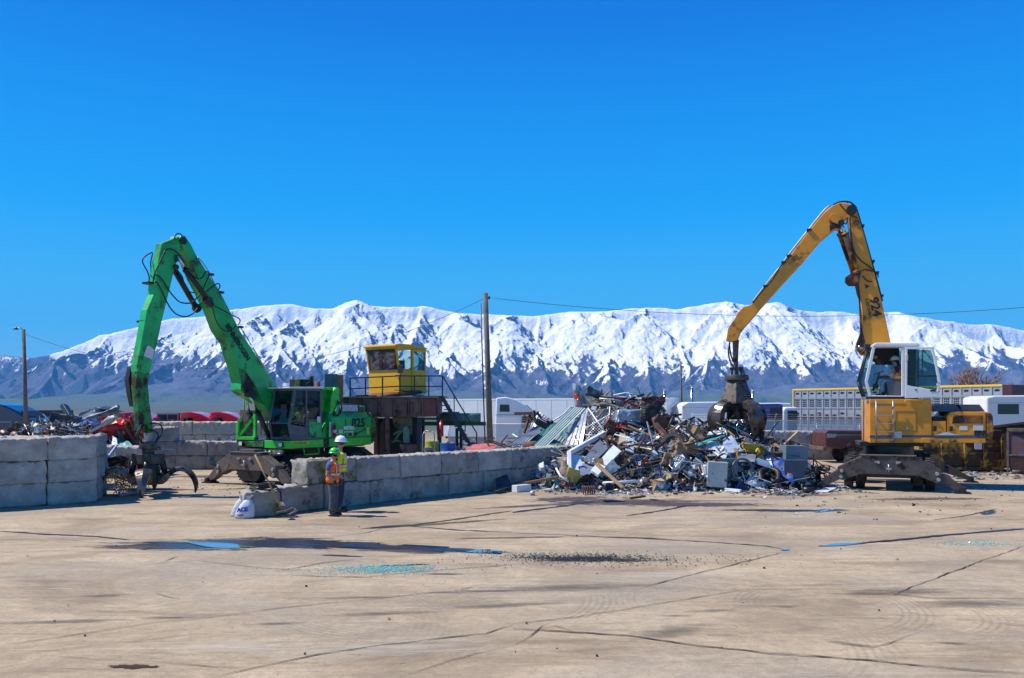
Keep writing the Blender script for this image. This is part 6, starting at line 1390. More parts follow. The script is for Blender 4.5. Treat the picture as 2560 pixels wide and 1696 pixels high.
person((-4.40, 20.6, 0), R(-10), 'shorter worker in a green hard hat and long orange vest, standing in front', .925, A_, M['hatgreen'], M['greytrousers'], M['blueshirt'], True, (M['orangevest'], M['orangevest']), M['hairdark'], gloves=mat('dark_gloves', (.05, .045, .04), .9), vestlen=.84)
B_ = dict(STAND); B_.update(knl=(.02, .11, .50), anl=(-.05, .12, .095), tol=(.12, .13, .05), turn=-.25)
person((-4.42, 21.45, 0), R(-5), 'taller worker in a white hard hat and yellow green vest behind the shorter one', 1.06, B_, M['hatwhite'], mat('dark_blue_trousers', (.018, .03, .085), .85, 0, .4, 6), M['navy'], True, (M['limevest'], M['orangevest']), M['hair'], vestlen=.7)
SIT = dict(pelvis=(-.05, 0, .50), chest=(-.04, 0, .86), neck=(.0, 0, 1.04), head=(.05, 0, 1.15), shl=(-.02, .19, .96), shr=(-.02, -.19, .96), ell=(.02, .24, .70), elr=(.02, -.25, .70), wrl=(.26, .18, .70), wrr=(.25, -.20, .66),
           hpl=(0, .10, .49), hpr=(0, -.10, .49), knl=(.42, .13, .50), knr=(.40, -.13, .52), anl=(.44, .13, .09), anr=(.36, -.13, .10), tol=(.60, .14, .05), tor=(.53, -.15, .06))
_f = Frame((13.0, 29.0, 0), R(-17)); _p = _f.p3(2040 + 715 / 3.563, 820 + 612 / 3.563, -.80); _w = _f.O + _f.ex * _p.x + _f.ey * _p.y
person((_w.x, _w.y, _p.z + .0), R(-17 + 180), 'operator in a cream hard hat and orange vest seated in the yellow machine cab', 1.0, SIT, M['hattan'], M['jeans'], M['navy'], True, (M['orangevest'], M['limevest']), M['hairdark'], vestlen=.7)
_g = Frame((-7.7, 31.0, 0), R(240)); _w = _g.O + _g.ex * .92 + _g.ey * .75
person((_w.x, _w.y, 1.62), R(240), 'operator with a white hard hat seated behind glass in the green machine cab', .95, SIT, M['hatwhite'], M['navy'], M['navy'], True, (M['orangevest'], M['limevest']), M['hairdark'], vestlen=.7)
# ------------------------------------------------------------------ scrap
def attr_mat(name, rough=.45, metal=.25):
    m = bpy.data.materials.new(name); m.use_nodes = True; n = m.node_tree; b = n.nodes['Principled BSDF']; L = n.links.new
    a = n.nodes.new('ShaderNodeAttribute'); a.attribute_name = 'piece_colour'; z = n.nodes.new('ShaderNodeTexNoise'); z.inputs['Scale'].default_value = 9; z.inputs['Detail'].default_value = 6
    g = n.nodes.new('ShaderNodeNewGeometry'); L(g.outputs['Position'], z.inputs['Vector'])
    r = n.nodes.new('ShaderNodeMapRange'); r.inputs['From Min'].default_value = .3; r.inputs['From Max'].default_value = .7; r.inputs['To Min'].default_value = .55; r.inputs['To Max'].default_value = 1.1; L(z.outputs['Fac'], r.inputs['Value'])
    v = n.nodes.new('ShaderNodeVectorMath'); v.operation = 'SCALE'; L(a.outputs['Color'], v.inputs[0]); L(r.outputs[0], v.inputs['Scale']); L(v.outputs[0], b.inputs['Base Color'])
    b.inputs['Roughness'].default_value = rough; b.inputs['Metallic'].default_value = metal; return m
M['debris'] = attr_mat('mixed_scrap')
PAL = [((.04, .036, .04), 17), ((.13, .07, .05), 12), ((.25, .15, .09), 9), ((.34, .40, .48), 19), ((.50, .56, .62), 16), ((.80, .83, .86), 14), ((.14, .20, .26), 10), ((.08, .12, .22), 6), ((.42, .28, .13), 6), ((.05, .28, .28), 3), ((.65, .45, .06), 2), ((.45, .03, .03), 2), ((.02, .10, .45), 2), ((.55, .20, .25), 1), ((.03, .25, .08), 1)]
PW = [w_ for _, w_ in PAL]
def rrot(rnd): return Matrix.Rotation(rnd.uniform(0, 6.28), 3, 'Z') @ Matrix.Rotation(rnd.uniform(0, 6.28), 3, 'X') @ Matrix.Rotation(rnd.uniform(0, 6.28), 3, 'Y')
class Debris(MB):
    def __init__(s): super().__init__(); s.col = []
    def paint(s, c): s.col += [c] * (len(s.f) - len(s.col))
    def piece(s, p, sz, rnd, c=None, flat=False):
        c = c or rnd.choices(PAL, PW)[0][0]; k = rnd.uniform(.7, 1.25); c = tuple(min(.85, x * k) for x in c); t = rnd.random(); R_ = rrot(rnd) if not flat else Matrix.Rotation(rnd.uniform(0, 6.28), 3, 'Z') @ Matrix.Rotation(rnd.gauss(0, .2), 3, 'X')
        if t < .22: s.obox(p, (sz * rnd.uniform(.5, 1.3), sz * rnd.uniform(.3, .9), sz * rnd.uniform(.05, .5)), R_)
        elif t < .56: s.obox(p, (sz * rnd.uniform(1.8, 6.0), sz * rnd.uniform(.06, .18), sz * rnd.uniform(.05, .12)), R_)
        elif t < .80:
            a = sz * rnd.uniform(.5, 1.1); V = [Vector((rnd.uniform(-.2, .2) + x, y + rnd.uniform(-.2, .2), rnd.uniform(-.35, .35))) * a for y in (-.7, .7) for x in (-1, 0, 1)]
            V2 = [v + Vector((0, 0, .02)) for v in V]; A = [R_ @ v + p for v in V + V2]
            s.add(A, [(0, 1, 4, 3), (1, 2, 5, 4), (6, 9, 10, 7), (7, 10, 11, 8), (0, 3, 9, 6), (2, 8, 11, 5)])
        elif t < .92:
            q = [p + R_ @ Vector((math.cos(i * .8) * sz * .7, math.sin(i * .8) * sz * rnd.uniform(.3, .8), i * sz * .12)) for i in range(6)]; s.tube(q, sz * .06, 4)
        else: s.cyl(p - R_ @ Vector((0, 0, sz * .3)), p + R_ @ Vector((0, 0, sz * .3)), sz * .3, None, 9)
        s.paint(c)
    def finish(s, name, label, cat):
        o = s.build(name, M['debris']); at = o.data.attributes.new('piece_colour', 'FLOAT_COLOR', 'FACE')
        at.data.foreach_set('color', np.array([(*c, 1) for c in s.col], 'f').ravel()); return tag(o, label, cat, kind='stuff')
LUMPS = [(4.7, 34.4, 2.95, 2.9, 4.6), (7.4, 31.0, 1.85, 3.1, 4.2), (1.2, 36.4, 1.0, 2.2, 2.2), (8.9, 30.0, 1.3, 1.8, 3.2), (2.6, 29.4, .95, 2.2, 2.7), (5.3, 29.9, 1.6, 3.0, 3.3), (6.2, 34.0, 2.2, 3.3, 3.5)]
def hp(x, y, L=LUMPS):
    z = 0
    for cx_, cy_, h_, rx, ry in L:
        d = ((x - cx_) / rx) ** 2 + ((y - cy_) / ry) ** 2
        if d < 1: z = max(z, h_ * (1 - d) ** .75)
    return z + (.22 * mnoise.noise(Vector((x * .9, y * .9, 3))) + .12 * mnoise.noise(Vector((x * 2.3, y * 2.3, 8)))) * min(1, z)
def mound(name, L, x0, x1, y0, y1, n_small, n_big, seed, label, fr=None, szs=(.045, .15, .20, .42)):
    rnd = random.Random(seed); d = Debris(); nx, ny = 46, 46; A = []
    for j in range(ny + 1):
        for i in range(nx + 1):
            x = x0 + (x1 - x0) * i / nx; y = y0 + (y1 - y0) * j / ny; A.append((x, y, hp(x, y, L) - .10))
    d.add(A, [(j * (nx + 1) + i, j * (nx + 1) + i + 1, (j + 1) * (nx + 1) + i + 1, (j + 1) * (nx + 1) + i) for j in range(ny) for i in range(nx)]); d.paint((.05, .04, .035))
    k = 0; tries = 0
    while k < n_small + n_big and tries < 200000:
        tries += 1; x = rnd.uniform(x0, x1); y = rnd.uniform(y0, y1)
        if y > y0 + (y1 - y0) * .55 and rnd.random() < .55: continue
        z = hp(x, y, L)
        if z < .04: continue
        big = k >= n_small; sz = rnd.uniform(*(szs[2:] if big else szs[:2])); d.piece(Vector((x, y, z + rnd.uniform(-.3, .5) * sz)), sz, rnd); k += 1
    if fr: fr(d, rnd)
    return d.finish(name, label, 'scrap')
def fringe(d, rnd):
    for _ in range(2600):
        x = rnd.uniform(-.9, 11.2); e = abs(rnd.gauss(0, .8)); y = 26.9 + .25 * math.sin(x * 1.3) - e + (.9 if x < 1 else 0) + (.8 if x > 9.5 else 0) + rnd.uniform(0, 1.2)
        if hp(x, y) > .3: continue
        sz = rnd.uniform(.03, .13) * (1.3 if e < .5 else .8); c = None if rnd.random() < .55 else rnd.choice([(.70, .72, .76), (.5, .53, .58), (.8, .8, .8), (.3, .45, .5), (.6, .45, .3)]); d.piece(Vector((x, y, sz * .25)), sz, rnd, c, flat=True)
mound('scrap_heap', LUMPS, -1.2, 11.2, 25.8, 39.5, 11000, 650, 21, 'mixed small metal scrap filling the big heap under the yellow machine grapple', fringe)
L2 = [(-15.9, 28.4, 2.0, 1.9, 1.8), (-16.0, 34.0, 2.05, 1.5, 1.5), (-17.6, 33.6, 1.9, 1.9, 2.0)]
mound('scrap_heap', L2, -21, -14.2, 26.4, 36.9, 2600, 260, 22, 'mixed scrap heaped behind the near left wall', szs=(.06, .18, .25, .55))
L3 = [(-11.3, 36.9, .95, 1.6, 1.4), (-13.5, 39.6, 1.1, 3, 2.5)]
mound('scrap_heap', L3, -17, -5.5, 35.4, 42, 700, 60, 23, 'low dark scrap and dirt between the back walls left of the green machine', szs=(.05, .16, .2, .4))
L4 = [(-1.3, 34.5, .9, 2.6, 2.0), (.6, 33.6, 1.0, 1.5, 1.5)]
mound('scrap_heap', L4, -4, 2.2, 32.4, 37, 500, 60, 24, 'low scrap behind the centre wall next to the stairs', szs=(.06, .18, .2, .5))

# ---- individual pieces
def corner_sheet(name, C, m_, label, cat, ribs=6, amp=.03, crumple=0.0, group=None, nu=None, nv=10, seed=1, th=.012):
    """sheet through four corners c00,c10,c11,c01 (a real plate with ribs and dents)"""
    c00, c10, c11, c01 = [Vector(c) for c in C]; nu = nu or (ribs * 6 if ribs else 12); n_ = (c10 - c00).cross(c01 - c00).normalized(); A = []
    for j in range(nv + 1):
        for i in range(nu + 1):
            a, b_ = i / nu, j / nv; p = c00 * (1 - a) * (1 - b_) + c10 * a * (1 - b_) + c11 * a * b_ + c01 * (1 - a) * b_
            off = 0
            if ribs: ph = (a * ribs) % 1; off = amp * (1 if .12 < ph < .32 else 0)
            off += crumple * (mnoise.noise(p * 1.6 + Vector((seed, 0, 0))) + .5 * mnoise.noise(p * 4 + Vector((0, seed, 0)))); A.append(p + n_ * off)
    mb = MB(); mb.add(A, [(j * (nu + 1) + i, j * (nu + 1) + i + 1, (j + 1) * (nu + 1) + i + 1, (j + 1) * (nu + 1) + i) for j in range(nv) for i in range(nu)])
    o = mb.build(name, m_); md = o.modifiers.new('thick', 'SOLIDIFY'); md.thickness = th
    return tag(o, label, cat, group)
k1 = Zm(4.9, 1240, 940); k5 = Zm(4.9, 1600, 940)
def W(cv, x, y, Y):
    """the point seen at this spot of the heap: no deeper than where the sight line meets the heap's surface"""
    u, v = cv([(x, y)])[0]
    if cv is k1 or cv is k5:
        q = 25.5
        while q < Y:
            p_ = P(u, v, q)
            if p_.z < hp(p_.x, p_.y) + .10: Y = max(q - .12, 25.9); break
            q += .08
    return P(u, v, Y)
M['roofing'] = mat('pale_green_roofing', (.42, .52, .50), .5, .2, .15, 1.5, dirt=(.30, .30, .28), damt=.3, dscale=2)
M['roofdark'] = mat('dark_green_sheet', (.05, .22, .20), .5, .1, .3, 2); M['galv'] = mat('galvanised_sheet', (.46, .50, .55), .38, .6, .25, 2.5, dirt=(.30, .30, .30), damt=.4, dscale=3)
M['enamel'] = mat('white_enamel', (.68, .72, .76), .35, 0, .15, 2, dirt=(.22, .20, .18), damt=.35, dscale=3.5); M['rust'] = mat('rust', (.17, .07, .045), .85, .1, .5, 3, bump=.4)
M['wood'] = mat('bare_wood', (.40, .25, .13), .8, 0, .35, 4); M['cardboard'] = mat('cardboard', (.33, .20, .10), .9, 0, .25, 3); M['greywood'] = mat('grey_weathered_wood', (.24, .20, .17), .85, 0, .4, 4)
M['teal'] = mat('teal_plastic', (.02, .32, .30), .5, 0, .2, 3); M['foam'] = mat('yellow_foam', (.58, .40, .06), .9, 0, .35, 5, bump=.6, bscale=10); M['bluesheet'] = mat('blue_sheet', (.02, .09, .42), .45, 0, .4, 2, dirt=(.2, .25, .35), damt=.5, dscale=2)
SH = 'loose sheets on the scrap heap'
corner_sheet('roofing_sheet', [W(k1, 455, 860, 31.6), W(k1, 605, 875, 31.4), W(k1, 1095, 395, 32.6), W(k1, 950, 380, 32.9)], M['roofing'], 'long pale ribbed roofing sheet leaning up to the left of the heap top', 'roofing sheet', 5, .035)
corner_sheet('roofing_sheet', [W(k1, 825, 850, 31.6), W(k1, 1052, 850, 31.2), W(k1, 1140, 372, 32.3), W(k1, 965, 540, 32.8)], M['galv'], 'broad bluish steel sheet beside the long roofing sheet', 'roofing sheet', 4, .03, .05, seed=3)
corner_sheet('roofing_sheet', [W(k1, 190, 812, 33.2), W(k1, 310, 880, 32.6), W(k1, 580, 655, 33.8), W(k1, 430, 680, 34.2)], M['galv'], 'pale ribbed sheet lowest on the left edge of the heap', 'roofing sheet', 5, .03, .04, seed=5)
corner_sheet('roofing_sheet', [W(k1, 700, 770, 32.8), W(k1, 830, 838, 32.6), W(k1, 860, 790, 32.9), W(k1, 760, 700, 33.2)], M['roofing'], 'short ribbed sheet under the long roofing sheet', 'roofing sheet', 4, .03)
corner_sheet('metal_sheet', [W(k1, 400, 790, 33.6), W(k1, 800, 850, 33.2), W(k1, 880, 600, 34.6), W(k1, 640, 560, 35)], M['roofdark'], 'dark green sheet under the roofing sheets', 'sheet', 6, .02, .1, seed=2)
corner_sheet('metal_sheet', [W(k1, 370, 700, 35.0), W(k1, 520, 640, 34.6), W(k1, 660, 520, 35.0), W(k1, 520, 430, 35.4)], M['galv'], 'ribbed sheet standing behind the black twisted frame', 'sheet', 5, .03, .1, seed=9)
# chain link panel and its white frame
M['netting'] = M['chain'].copy(); M['netting'].name = 'old_netting_wire'
for q_ in M['netting'].node_tree.nodes:
    if q_.type == 'BSDF_PRINCIPLED': q_.inputs['Base Color'].default_value = (.22, .25, .27, 1)
    if q_.type == 'MATH' and q_.operation == 'LESS_THAN': q_.inputs[1].default_value = .22
o = corner_sheet('wire_netting', [W(k1, 1085, 790, 30.9), W(k1, 1335, 700, 30.8), W(k1, 1600, 450, 31.8), W(k1, 1130, 400, 32.0)], M['netting'], 'crumpled chain link netting lying on the heap right of the roofing sheets', 'netting', 0, 0, .16, nu=16, nv=16, seed=4, th=.004)
def bars(name, P_, r, m_, label, cat, group=None, square=False):
    mb = MB()
    if square:
        for a, b_ in zip(P_[:-1], P_[1:]): mb.beam(a, b_, r * 2, r * 1.2)
    else: mb.tube(P_, r, 8)
    return tag(mb.build(name, m_), label, cat, group)
bars('frame_pipe', [W(k1, 1100, 640, 30.9), W(k1, 1390, 480, 31.2), W(k1, 1395, 380, 31.5)], .025, M['whiteclean'], 'thin white bent pipe across the netting, upper', 'pipe')
bars('frame_pipe', [W(k1, 1130, 400, 31.7), W(k1, 1330, 680, 30.6)], .025, M['whiteclean'], 'thin white pipe slanting down to the right over the netting', 'pipe')
bars('frame_pipe', [W(k1, 1090, 720, 30.8), W(k1, 1220, 735, 30.7)], .02, M['whiteclean'], 'short white pipe at the lower left of the netting', 'pipe')
bars('frame_pipe', [W(k1, 640, 590, 33.6), W(k1, 830, 470, 33.9), W(k1, 905, 385, 34.2)], .03, M['whiteclean'], 'white pipe left of the long roofing sheet', 'pipe')
# rusty post frame at the left edge
tag(MB().beam(W(k1, 230, 462, 35), W(k1, 520, 458, 34.6), .12, .12).beam(W(k1, 420, 470, 34.8), W(k1, 345, 700, 34.6), .09, .09).beam(W(k1, 340, 480, 34.7), W(k1, 455, 570, 34.5), .05, .05).build('steel_post', M['rust'], bevel=.008), 'rusty T shaped post sticking out left of the heap', 'steel post')
mb = MB(); mb.tube(smooth_path([W(k1, 460, 430, 34), W(k1, 475, 540, 33.8), W(k1, 560, 610, 33.6), W(k1, 700, 560, 33.6)], 5), .08, 8); mb.tube(smooth_path([W(k1, 500, 440, 33.9), W(k1, 560, 520, 33.8), W(k1, 640, 560, 33.5)], 5), .05, 8); mb.obox(W(k1, 560, 590, 33.6), (.5, .3, .25), Matrix.Rotation(.5, 3, 'Y')); tag(mb.build('bent_fender', M['blackpaint']), 'black twisted fender on the left flank of the heap', 'fender')
# crushed cab shell on top
def crumpled(name, c, size, m_, label, cat, rot=(0, 0, 0), amp=.12, seed=1, sub=5, win=None):
    bm = bmesh.new(); bmesh.ops.create_cube(bm, size=1); bmesh.ops.subdivide_edges(bm, edges=bm.edges, cuts=sub, use_grid_fill=True); R_ = (Matrix.Rotation(rot[2], 3, 'Z') @ Matrix.Rotation(rot[1], 3, 'Y') @ Matrix.Rotation(rot[0], 3, 'X'))
    for v in bm.verts:
        p = Vector((v.co.x * size[0], v.co.y * size[1], v.co.z * size[2])); s_ = Vector((seed * 2.1, seed, 0))
        p += Vector([mnoise.noise(p * (2 + .2 * a_) + s_ * (a_ + 1)) + .9 * abs(mnoise.noise(p * (5 + .4 * a_) - s_ * (a_ + 1))) for a_ in range(3)]) * amp * 1.5; v.co = R_ @ p
    me = bpy.data.meshes.new(name); bm.to_mesh(me); bm.free(); me.materials.append(m_); o = bpy.data.objects.new(name, me); COL.objects.link(o); o.location = c
    md = o.modifiers.new('b', 'BEVEL'); md.width = .012; md.limit_method = 'ANGLE'; md.angle_limit = R(25); return tag(o, label, cat)
crumpled('car_shell', W(k1, 1165, 230, 34.6), (.75, .6, .5), mat('dark_teal_car_paint', (.05, .11, .12), .3, .2, .5, 2, dirt=(.3, .35, .38), damt=.4), 'crushed dark teal car shell on top of the heap', 'car shell', (.2, .3, .4), .07, 3)
crumpled('wrecked_bodywork', W(k1, 1045, 280, 34.4), (.55, .3, 1.1), M['galv'], 'crumpled silver door panel left of the crushed car shell', 'panel', (.1, -.15, .2), .12, 5)
corner_sheet('metal_sheet', [W(k1, 945, 218, 34.2), W(k1, 1020, 225, 34.2), W(k1, 1005, 290, 34.0), W(k1, 985, 305, 34)], M['red'], 'small red triangular sheet at the top left of the heap', 'sheet', 0, 0, .03, seed=2)
corner_sheet('hood', [W(k1, 1075, 250, 33.6), W(k1, 1180, 250, 34), W(k1, 1390, 360, 33.6), W(k1, 1180, 350, 33.0)], mat('grey_brown_hood', (.26, .23, .18), .4, .2, .3, 2, dirt=(.20, .55, .05), damt=.15), 'weathered grey car bonnet below the crushed car shell', 'bonnet', 0, 0, .10, seed=7)
mb = MB(); fr_ = [W(k1, 1270, 300, 33.8), W(k1, 1385, 190, 34.2), W(k1, 1395, 345, 33.6)]
for a, b_ in ((0, 1), (1, 2), (2, 0)): mb.beam(fr_[a], fr_[b_], .09, .05)
for k in range(1, 5): mb.beam(fr_[0].lerp(fr_[1], k / 5), fr_[2].lerp(fr_[1], k / 5), .06, .03)
tag(mb.build('slatted_rack', M['greywood']), 'grey triangular slatted wooden frame near the heap top', 'wooden frame')
# brown girder at the top right
tag(MB().beam(W(k5, 20, 325, 33.0), W(k5, 312, 305, 32.8), .55, .06).beam(W(k5, 20, 300, 33.0), W(k5, 312, 290, 32.8), .04, .25).beam(W(k5, 30, 350, 32.8), W(k5, 300, 350, 32.6), .3, .05).build('steel_girder', mat('maroon_girder', (.12, .03, .025), .6, .1, .3, 3), bevel=.008), 'maroon steel girder lying flat at the right of the heap top', 'girder')
# tyres
def tyre(c, axis, r, wd, label, rim=True):
    e = empty('tyre_and_rim', c, 0, label, 'tyre'); wheel(e, (0, 0, 0), axis, r, wd); return e
tyre(W(k5, 135, 490, 30.6), (.55, -.8, .15), .40, .27, 'muddy wheel and tyre standing high on the heap')
tyre(W(k5, 400, 830, 29.2), (-.25, -.75, .75), .40, .27, 'worn tyre half buried in the middle of the heap')
mb = MB(); mb.tube(smooth_path([W(k5, 180, 520, 30.2), W(k5, 215, 620, 30), W(k5, 280, 700, 29.8), W(k5, 310, 760, 29.6)], 4), .12, 8); mb.obox(W(k5, 260, 560, 30.1), (.5, .25, .3), Matrix.Rotation(.6, 3, 'Y')); tag(mb.build('axle', M['rust']), 'rusty axle running down from the high tyre', 'axle')
# appliances and panels, front left
def slab(name, A_, B_, w_, th, m_, label, cat, up=(0, 0, 1), group=None, bev=.01): return tag(MB().beam(A_, B_, w_, th, up).build(name, m_, bevel=bev), label, cat, group)
slab('metal_channel', W(k1, 900, 1240, 27.4), W(k1, 895, 940, 27.9), .14, .12, M['enamel'], 'upright white metal post at the left front of the heap', 'metal post')
slab('metal_channel', W(k1, 895, 945, 27.9), W(k1, 1330, 700, 29.8), .14, .14, M['enamel'], 'long white channel slanting up right from the white post', 'metal channel')
corner_sheet('loose_sheet', [W(k1, 920, 1170, 27.6), W(k1, 1010, 1200, 27.5), W(k1, 1120, 990, 28.2), W(k1, 920, 960, 28)], M['enamel'], 'pale triangular door panel behind the white post', 'panel', 0, 0, .03)
corner_sheet('metal_sheet', [W(k1, 1065, 1040, 27.8), W(k1, 1175, 1092, 27.6), W(k1, 1395, 880, 28.8), W(k1, 1260, 800, 29.3)], mat('scratched_grey_panel', (.22, .25, .30), .4, .3, .3, 3, dirt=(.4, .42, .45), damt=.4), 'scratched grey blue panel tilted in the left front of the heap', 'panel', 0, 0, .02, th=.05)
corner_sheet('freezer_cover', [W(k1, 1160, 1185, 27.2), W(k1, 1245, 1245, 27.0), W(k1, 1530, 955, 28.2), W(k1, 1440, 875, 28.6)], M['enamel'], 'long white freezer lid lying below the grey blue panel', 'lid', 0, 0, .015, th=.10)
corner_sheet('metal_sheet', [W(k1, 1000, 1210, 27.0), W(k1, 1090, 1250, 26.9), W(k1, 1240, 1130, 27.4), W(k1, 1060, 1080, 27.8)], M['galv'], 'small galvanised sheet at the foot of the freezer lid', 'sheet', 0, 0, .05, seed=6)
corner_sheet('bin_sheet', [W(k1, 735, 1130, 27.4), W(k1, 885, 1290, 27.0), W(k1, 890, 1080, 27.2), W(k1, 800, 1000, 27.9)], M['brownsteel'], 'bent dark bin panel against the end of the centre wall', 'panel', 0, 0, .12, seed=8, th=.03)
corner_sheet('bin_sheet', [W(k1, 745, 1060, 27.9), W(k1, 880, 1120, 27.7), W(k1, 880, 1020, 27.8), W(k1, 830, 965, 28.1)], M['steel'], 'small grey bin panel above the bent dark one', 'panel', 0, 0, .1, seed=18, th=.03)
bars('bent_strip', [W(k1, 735, 1130, 27.2), W(k1, 790, 1230, 27.0), W(k1, 885, 1295, 26.8)], .035, M['enamel'], 'pale bent strip curving down at the left end of the heap', 'strip')
bars('bent_strip', [W(k1, 740, 880, 28.6), W(k1, 830, 960, 28.4), W(k1, 850, 1020, 28.2), W(k1, 740, 1130, 27.4)], .02, M['greypaint'], 'thin bent wire hanging over the end of the centre wall', 'wire')
crumpled('cardboard_piece', W(k1, 950, 1240, 26.9), (.40, .06, .5), mat('yellow_card', (.60, .46, .12), .8, 0, .3, 3), 'yellow torn sheet standing at the foot of the white post', 'cardboard', (.1, .2, .1), .08, 9, 3)
slab('plank', W(k1, 1235, 1080, 27.4), W(k1, 1560, 1375, 26.3), .15, .05, M['wood'], 'tan plank leaning down to the right at the front of the heap', 'plank')
slab('plank', W(k1, 210, 1345, 27.2), W(k1, 770, 1238, 27.6), .06, .09, mat('orange_board', (.48, .20, .08), .7, 0, .2, 4), 'long orange brown board on the ground along the centre wall', 'board')
slab('metal_strip', W(k1, 0, 1415, 26.2), W(k1, 290, 1300, 27.6), .14, .03, M['steelblue'], 'dark metal strip on the ground at the foot of the centre wall', 'strip')
corner_sheet('metal_sheet', [W(k1, 0, 1390, 27.1), W(k1, 195, 1330, 27.2), W(k1, 135, 1205, 27.4), W(k1, 0, 1250, 27.2)], mat('black_sheet', (.012, .03, .045), .5, 0, .3, 3), 'black sheet leaning on the centre wall base', 'sheet', 0, 0, .03)
slab('white_board', W(k1, 225, 1385, 26.9), W(k1, 400, 1370, 26.9), .25, .22, M['enamel'], 'small white box lying beside the orange board', 'box')
bars('black_pipe', [W(k1, 1400, 1215, 27.3), W(k1, 1660, 1060, 28.0), W(k1, 1960, 790, 29.2)], .04, M['blackpaint'], 'long black pipe rising to the right across the heap', 'pipe')
bars('white_pipe', [W(k1, 1310, 1315, 26.6), W(k1, 1760, 1290, 26.8)], .045, M['enamel'], 'white pipe lying level along the front of the heap', 'pipe')
corner_sheet('open_cabinet', [W(k1, 1510, 880, 29.0), W(k1, 1590, 900, 28.8), W(k1, 1590, 730, 29.2), W(k1, 1520, 700, 29.4)], M['beigesteel'], 'dark side of an open cabinet in the middle of the heap', 'cabinet', 0, 0, .01, th=.03)
slab('white_board', W(k1, 1640, 930, 28.9), W(k1, 1640, 755, 29.2), .30, .05, M['enamel'], 'upright white board beside the open cabinet', 'board', up=(0, 1, 0))
crumpled('sheet_dome', W(k1, 1630, 500, 31.6), (1.0, .6, .42), M['galv'], 'rounded galvanised hood high on the heap beside the tyre', 'hood', (0, 0, 0), .06, 4)
crumpled('machine_part', W(k1, 1410, 640, 31.2), (.55, .4, .35), M['rust'], 'rusty brown gearbox lying below the netting', 'gearbox', (0, .5, 0), .08, 2, 3)
slab('red_bracket', W(k1, 1360, 560, 31.6), W(k1, 1390, 465, 31.8), .09, .06, M['red'], 'small red bracket standing beside the netting', 'bracket')
crumpled('red_part', W(k1, 1530, 630, 31.0), (.35, .2, .14), M['red'], 'red housing in the middle of the heap', 'housing', (0, .2, 0), .05, 3, 3)
# middle / right
def cbox(c, size, rz, m_, label, cat, tilt=0, name='box'): return tag(MB().obox((0, 0, 0), size, Matrix.Rotation(rz, 3, 'Z') @ Matrix.Rotation(tilt, 3, 'Y')).build(name, m_, loc=c, bevel=.015), label, cat)
crumpled('cardboard_box', W(k5, 540, 900, 28.6), (.85, .30, .40), M['cardboard'], 'large brown cardboard box in the centre of the heap', 'cardboard box', (.1, -.15, .3), .10, 6)
crumpled('cardboard_box', W(k5, 320, 1040, 28.0), (.32, .2, .34), M['cardboard'], 'small crushed cardboard box below the large one', 'cardboard box', (.1, .6, .3), .07, 7, 3)
crumpled('cardboard_box', W(k5, 700, 700, 29.8), (.38, .3, .34), M['cardboard'], 'open cardboard box high beside the grapple', 'cardboard box', (.2, .3, .3), .07, 8, 3)
corner_sheet('cardboard_flap', [W(k5, 160, 1290, 26.7), W(k5, 265, 1305, 26.6), W(k5, 385, 1250, 26.9), W(k5, 380, 1205, 27)], mat('tan_card', (.50, .34, .18), .9, 0, .2, 3), 'tan cardboard flap at the foot of the heap', 'cardboard', 0, 0, .04)
gr = MB(); Q = [W(k5, 365, 1095, 27.4), W(k5, 420, 1150, 27.3), W(k5, 545, 1015, 27.6), W(k5, 490, 945, 27.8)]
for a, b_ in ((0, 1), (1, 2), (2, 3), (3, 0)): gr.beam(Q[a], Q[b_], .06, .05, up=(0, 1, 0))
for k in range(1, 9): gr.beam(Q[0].lerp(Q[3], k / 9), Q[1].lerp(Q[2], k / 9), .03, .02, up=(0, 1, 0))
gr.beam(Q[0].lerp(Q[1], .5), Q[3].lerp(Q[2], .5), .03, .03, up=(0, 1, 0)); tag(gr.build('vent_grille', M['enamel']), 'white slatted vent grille leaning on the heap front', 'grille')
for (L, m_, lab, cr) in (([(770, 880), (930, 960), (1090, 850), (810, 810)], M['enamel'], 'white crumpled sheet left under the closed grapple', .12), ([(875, 980), (1030, 1045), (1090, 850), (960, 860)], M['whiteclean'], 'brightest white crumpled sheet below the grapple', .16), ([(1040, 960), (1260, 935), (1110, 740), (1000, 790)], mat('pale_blue_panel', (.34, .42, .58), .4, 0, .15, 2), 'pale blue bent panel right under the grapple', .06), ([(1150, 1050), (1390, 1060), (1410, 970), (1220, 955)], M['galv'], 'shiny bent sheet above the washing machine drum', .10), ([(1360, 1040), (1600, 1140), (1560, 1050), (1430, 1000)], mat('blue_grey_panel', (.16, .24, .38), .4, 0, .2, 2), 'blue grey panel right of the drum', .05), ([(1650, 1150), (1850, 1320), (1880, 1060), (1600, 1000)], M['bluesheet'], 'bright blue sheet draped near the right end of the heap', .12), ([(690, 870), (870, 800), (1050, 720), (700, 820)], M['teal'], 'teal plastic plate left of the grapple tine', .04)):
    corner_sheet('crumpled_sheet', [W(k5, x, y, 28.4 - (.5 if y > 950 else 0) + (.3 if i > 1 else 0)) - Vector((0, .12, 0)) for i, (x, y) in enumerate(L)], m_, lab, 'sheet', 0, 0, cr, seed=len(lab))
crumpled('foam_piece', W(k5, 1370, 910, 28.2), (.62, .35, .30), M['foam'], 'yellow foam lump below the right grapple tine', 'foam', (0, .3, 0), .14, 11); crumpled('foam_piece', W(k5, 1480, 1000, 27.9), (.16, .14, .55), M['foam'], 'narrow yellow foam strip running down right', 'foam', (0, -.7, 0), .06, 12, 3)
